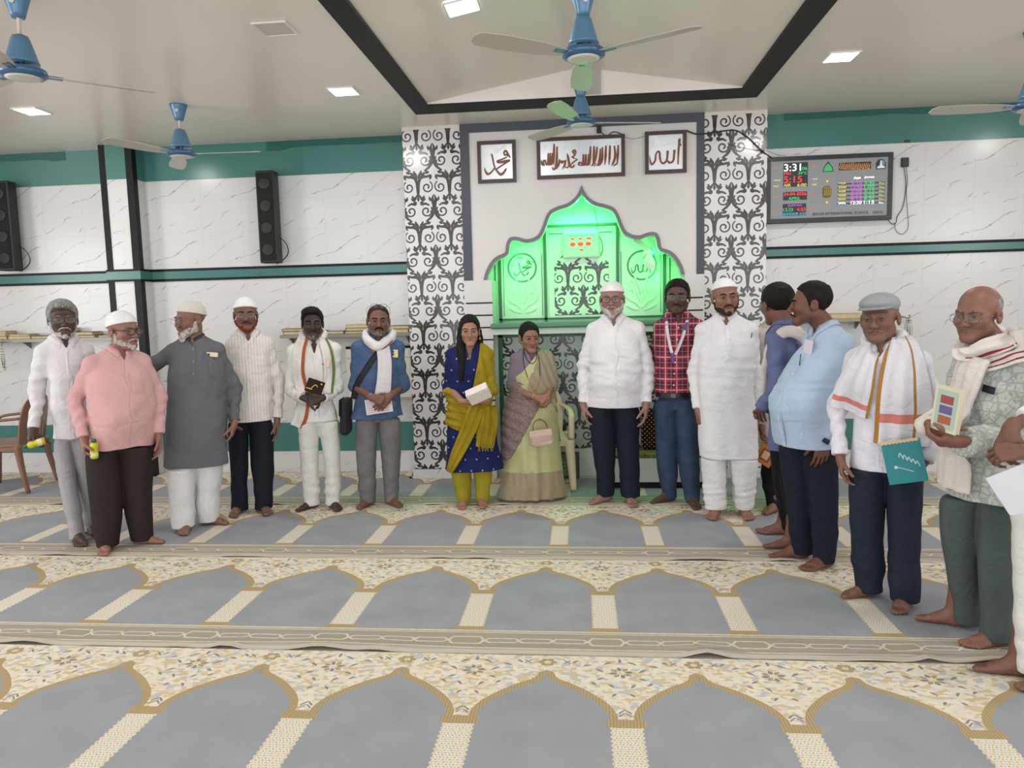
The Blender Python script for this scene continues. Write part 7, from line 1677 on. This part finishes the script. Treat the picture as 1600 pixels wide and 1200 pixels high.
# dark edged collar flap etc. of the grey kurta are part of its collar; watch and bracelet
def wristband(sp, i, name, m, r, w, back=.01):
    A = sp['_arms'][i]; u = unit(A['W']-A['E']); c = A['W']-u*back; e1 = unit(np.cross(u, (0, 0, 1))); e2 = np.cross(u, e1)
    b = MB(); V = []
    for t in np.linspace(0, 2*PI, 24, endpoint=False):
        for s in (-1, 1): V.append(tuple(c+u*s*w/2+(e1*math.cos(t)+e2*math.sin(t))*r))
    o = mesh_obj(name, V, [(2*i, 2*((i+1) % 24), 2*((i+1) % 24)+1, 2*i+1) for i in range(24)], m, sp['_T'], None, True); o.modifiers.new('s', 'SOLIDIFY').thickness = .004; return o, c, u, e1, e2
o, c, u, e1, e2 = wristband(P14, 1, 'watch', mat('strap_watch', '15161a', .4), .033, .022, -.004)
f = -e2 if e2[1] > 0 else e2
b = MB(); b.lathe([(.017, 0), (.018, .004), (.016, .008), (.001, .008)], 20, T=Matrix.Translation(tuple(c+f*.031))@Vector(tuple(f)).to_track_quat('Z', 'Y').to_matrix().to_4x4()); b.build('watch_case', mat('watch_dark', '2a2c30', .25, metal=.7), o, True)
wristband(P6, 0, 'bracelet', SILV, .031, .010, .012)
for sp, i in ((P6, 1), (P17, 0), (P8, 0)):
    A = sp['_arms'][i]
# ------------------------------------------------------------------ things held or tucked in pockets
def frameM(c, ang=0., yaw=0., pitch=0.):
    """upright slab frame: x right, z up, facing the camera; ang turns it in the picture, yaw/pitch tip it"""
    return Matrix.Translation(tuple(c))@Matrix.Rotation(math.radians(yaw), 4, 'Z')@Matrix.Rotation(math.radians(pitch), 4, 'X')@Matrix.Rotation(math.radians(ang), 4, 'Y')
def place(t, M): t.matrix_world = M; return t
def held_book(c_, sp, w, h, th, ang, yaw, pitch, lab, cov, pages='d8cfb8', grp=None, name='book', cat='book', deco=None):
    t = empty(name, (0, 0, 0), 0, lab, cat, grp); c = .003
    b = MB(); b.box((-w/2, -th/2, -h/2), (w/2, -th/2+c, h/2)); b.box((-w/2, th/2-c, -h/2), (w/2, th/2, h/2)); b.box((-w/2, -th/2+c, -h/2), (-w/2+c, th/2-c, h/2)); co = b.build('cover', cov, t)
    b = MB(); b.box((-w/2+c, -th/2+c, -h/2+.003), (w/2-.003, th/2-c, h/2-.003)); b.build('pages', mat('pages_'+pages, pages, .85), t)
    if deco: deco(co, wallT(0, -th/2-.0002, 0), w, h)
    place(t, frameM(c_, ang, yaw+math.degrees(sp['_hd']-sp['_rel']), pitch)); return t
def deco5(o, T, w, h): plate('emblem', [stroke([(-.02, -.02), (.0, .012), (.02, .0)], .005), rect(-w/2+.006, -h/2+.02, -w/2+.05, -h/2+.026), circle(.04, .03, .006, 10)], .001, T, GOLDM, o)
held_book(P5['_W'](492, 604, -.275), P5, .125, .10, .022, 22, 0, -12, 'dark brown book with gold marks held by the man in the orange-edged stole', mat('cover_darkbrown', '2a1c19', .75, .2), deco=deco5)
def deco6(o, T, w, h): plate('print', [rect(-w/2+.012, -h/2+.012+i*.016, w/2-.012-(i % 3)*.01, -h/2+.018+i*.016) for i in range(6)], .0006, T, mat('print_pink', 'c9a6ac', .7), o)
held_book(P6['_W'](592, 634, -.175), P6, .20, .115, .006, -6, 0, -6, 'white and pink booklet held by the man in denim', mat('cover_white', 'd9d2d0', .6), 'e2dcd8', name='booklet', cat='booklet', deco=deco6)
t = empty('gift_box', (0, 0, 0), 0, 'small white box held in both hands by the woman in blue', 'box')
b = MB(); b.box((-.082, -.03, -.052), (.082, .03, .046), bev=.003); b.build('body', mat('box_white', 'dcd0c8', .5), t); b = MB(); b.box((-.085, -.033, .02), (.085, .033, .055), bev=.003); b.build('lid', mat('box_lid', 'e0d4cb', .5), t)
place(t, frameM(P7['_W'](748, 616, -.292), -28, 18, 34))
# purse
t = empty('purse', (0, 0, 0), 0, 'small pale pink purse hanging from the hands of the woman in the sari', 'purse'); mp = mat('purse_pink', 'cdb0a2', .6, bump=.3, bscale=220)
b = MB(); b.box((-.088, -.022, -.066), (.088, .022, .06), bev=.016); pb = b.build('body', mp, t, False); b = MB(); b.box((-.086, -.026, .01), (.086, -.02, .062), bev=.004); b.build('flap', mp, t)
b = MB(); [b.tube([(-.08, -.027, -.05+i*.02), (.08, -.027, -.02+i*.012)], .0014, 5) for i in range(3)]; b.build('stitching', mat('stitch_brown', '9c7a6a', .6), pb)
for s in (-.016, .016): b = MB(); b.tube(smooth_pts([(-.055, s, .055), (-.05, s, .10), (-.02, s*.7, .135), (.02, s*.7, .135), (.05, s, .10), (.055, s, .055)], 5), .0035, 7); b.build('handle', mat('handle_brown', '7d5a48', .5), t, True)
place(t, frameM(P8['_W'](846, 683, -.235), -7, 0, 4))
def deco12(o, T, w, h):
    plate('print', [rect(-w/2+.008, -h/2+.008, w/2-.008, h/2-.008)], .0006, T, mat('print_orange', 'c07a2c', .5), o); plate('print', [rect(-.04, -.045, .04, .045)], .0010, T, mat('print_brown', '8a4a1c', .5), o); plate('print', [rect(-.024, -.03, .024, .03)], .0014, T, mat('print_cream', 'd6b890', .5), o)
held_book(P12['_W'](1197, 711, -.13), P12, .125, .145, .02, 28, -12, 0, 'orange and brown printed book held low beside the long white kurta', mat('cover_orange', 'b9712a', .5), deco=deco12)
def deco15(o, T, w, h):
    plate('print', [stroke([(-.02+i*.016, .025-.01*i), (-.012+i*.016, .045-.012*i), (-.004+i*.016, .02-.012*i)], .004) for i in range(5)]+[stroke([(-.035, -.02), (.0, -.035), (.03, -.05)], .003), circle(-.04, -.02, .008, 10)], .001, T, mat('print_pale', 'b9d6d2', .5), o)
    plate('scallop', [circle(-w/2+.004+i*.016, h/2, .009, 10) for i in range(10)], .001, T, mat('print_cream', 'd6b890', .5), o)
held_book(P15['_W'](1413, 721, -.19), P15, .165, .20, .028, -12, 4, 0, 'teal book with cream edge held at the side of the flat-cap man', mat('cover_teal', '1a7f86', .45), 'd8c8a0', deco=deco15)
def deco16(o, T, w, h):
    plate('print', [rect(-w/2+.012, -h/2+.012, w/2-.012, h/2-.012)], .0006, T, mat('print_mint', 'a9c4b4', .5), o)
    for i, c in enumerate(('b0603c', '6a5a90', 'a04a4a')): plate('picture', [rect(-.03, -.06+i*.042, .03, -.026+i*.042)], .001, T, mat('print_'+c, c, .5), o)
held_book(P16['_W'](1481, 640, -.34), P16, .12, .185, .022, 8, -38, 0, 'cream book with small coloured pictures held upright by the bald man', mat('cover_cream2', 'd9d2b8', .5), 'ddd2b6', deco=deco16)
t = empty('paper_sheet', (0, 0, 0), 0, 'folded white sheet hanging from the clasped hands at the right edge', 'paper')
b = MB(); b.add([(-.10, 0, 0), (.14, .01, .10), (.17, -.02, -.10), (-.02, -.015, -.13), (-.10, .004, 0), (.14, .014, .10), (.17, -.016, -.10), (-.02, -.011, -.13)], [(0, 1, 2, 3), (7, 6, 5, 4), (0, 4, 5, 1), (1, 5, 6, 2), (2, 6, 7, 3), (3, 7, 4, 0)]); b.build('sheet', mat('paper_white', 'c4c4ca', .7), t); place(t, frameM(P17['_W'](1586, 748, -.30), 0, 0, 0))
# little drink bottles
def bottle(c, axis, lab):
    t = empty('drink_bottle', (0, 0, 0), 0, lab, 'bottle', 'small yellow drink bottles')
    b = MB(); b.lathe([(.001, -.058), (.021, -.058), (.024, -.052), (.024, -.01), (.021, .006), (.024, .02), (.022, .034), (.012, .045), (.011, .052)], 18); bo = b.build('body', mat('drink_yellow', 'c9c31e', .15, var=.1), t, True)
    b = MB(); b.lathe([(.0245, -.042), (.0245, -.016)], 18, cap=False); b.build('wrapper', mat('bottle_label', 'd8d6a0', .5), bo, True)
    b = MB(); b.lathe([(.014, .046), (.0145, .062), (.013, .066), (.001, .066)], 16); b.build('lid', mat('lid_green', '0f6a34', .35), t, True)
    t.matrix_world = Matrix.Translation(tuple(c))@Vector(axis).to_track_quat('Z', 'Y').to_matrix().to_4x4(); return t
bottle(P2['_W'](147, 702, -.17), (.12, -.1, 1), 'yellow drink bottle with green lid held upright by the man in pink')
bottle(P1['_W'](55, 693, -.125), (-.85, -.5, -.25), 'yellow drink bottle with green lid held on its side by the grey-haired man')
# phones, pens and a card in shirt pockets
def tuck(sp, name, px, py, w, h, th, ang, lab, cat, m, deco=None, dy=-.0):
    q = PXl(sp, [(px, py)])[0]; su = sp['_su']; p = su.hit(q[0], q[1])
    if p is None: p = np.array([q[0], -.12, q[1]])
    W_ = toW(sp, p+np.array([0, -.006+dy, 0])); t = empty(name, (0, 0, 0), 0, lab, cat)
    b = MB(); b.box((-w/2, -th, -h/2), (w/2, 0, h/2), bev=min(.006, th*.6)); bo = b.build('body', m, t)
    if deco: deco(bo, wallT(0, -th-.0002, 0), w, h)
    place(t, frameM(W_, ang, math.degrees(sp['_hd']), -4)); return t
def lenses(o, T, w, h):
    for i in range(2): b = MB(); b.lathe([(.0075, 0), (.0075, .002), (.001, .0022)], 14, T=T@Matrix.Translation((-w/2+.014, h/2-.016-i*.02, 0))); b.build('camera_lens', mat('phone_lens', '141416', .15), o, True)
tuck(P3, 'phone', 332, 554, .075, .032, .008, 6, 'cream phone peeking from the pocket of the grey kurta', 'phone', mat('phone_cream', 'd9cfae', .3), lenses)
tuck(P5, 'phone', 509, 568, .062, .055, .008, 12, 'pale pink phone in the chest pocket of the man with the dark book', 'phone', mat('phone_pink', 'd6bfae', .3), lenses)
tuck(P6, 'phone', 617, 553, .052, .060, .008, 2, 'cream-yellow phone in the pocket of the denim shirt', 'phone', mat('phone_yellow', 'd9cc96', .3), lenses)
tuck(P3, 'pen', 318, 557, .007, .06, .006, 4, 'blue pen clipped to the grey kurta beside the phone', 'pen', mat('pen_blue', '2f5f9a', .35))
tuck(P11, 'pen', 1175, 526, .006, .05, .006, 14, 'dark pen in the pocket of the long white kurta', 'pen', mat('pen_dark', '26262a', .35))
tuck(P14, 'card', 1259, 548, .068, .12, .004, 6, 'pale card standing in the pocket of the light blue shirt', 'card', mat('card_lilac', 'd3cad6', .6))
tuck(P14, 'pen', 1253, 562, .007, .065, .007, 4, 'black and gold pen clipped on the light blue shirt pocket', 'pen', mat('pen_dark', '26262a', .35), dy=-.006)
tuck(P16, 'phone', 1554, 608, .06, .03, .008, 10, 'dark phone edge showing above the patterned shirt pocket', 'phone', mat('phone_dark', '25252c', .3))
# shoulder bag of the man in denim
t = empty('shoulder_bag', (0, 0, 0), 0, 'black shoulder bag hanging at the hip of the man in denim', 'bag')
b = MB(); b.box((-.035, -.10, -.15), (.035, .10, .13), bev=.02); b.build('body', mat('bag_black', '17171b', .75, bump=.3, bscale=160), t); b = MB(); b.box((-.041, -.10, .0), (-.033, .10, .128), bev=.004); b.build('flap', mat('bag_black', '17171b', .75), t)
place(t, frameM(P6['_W'](541, 648, .05), 3, 8, 0))
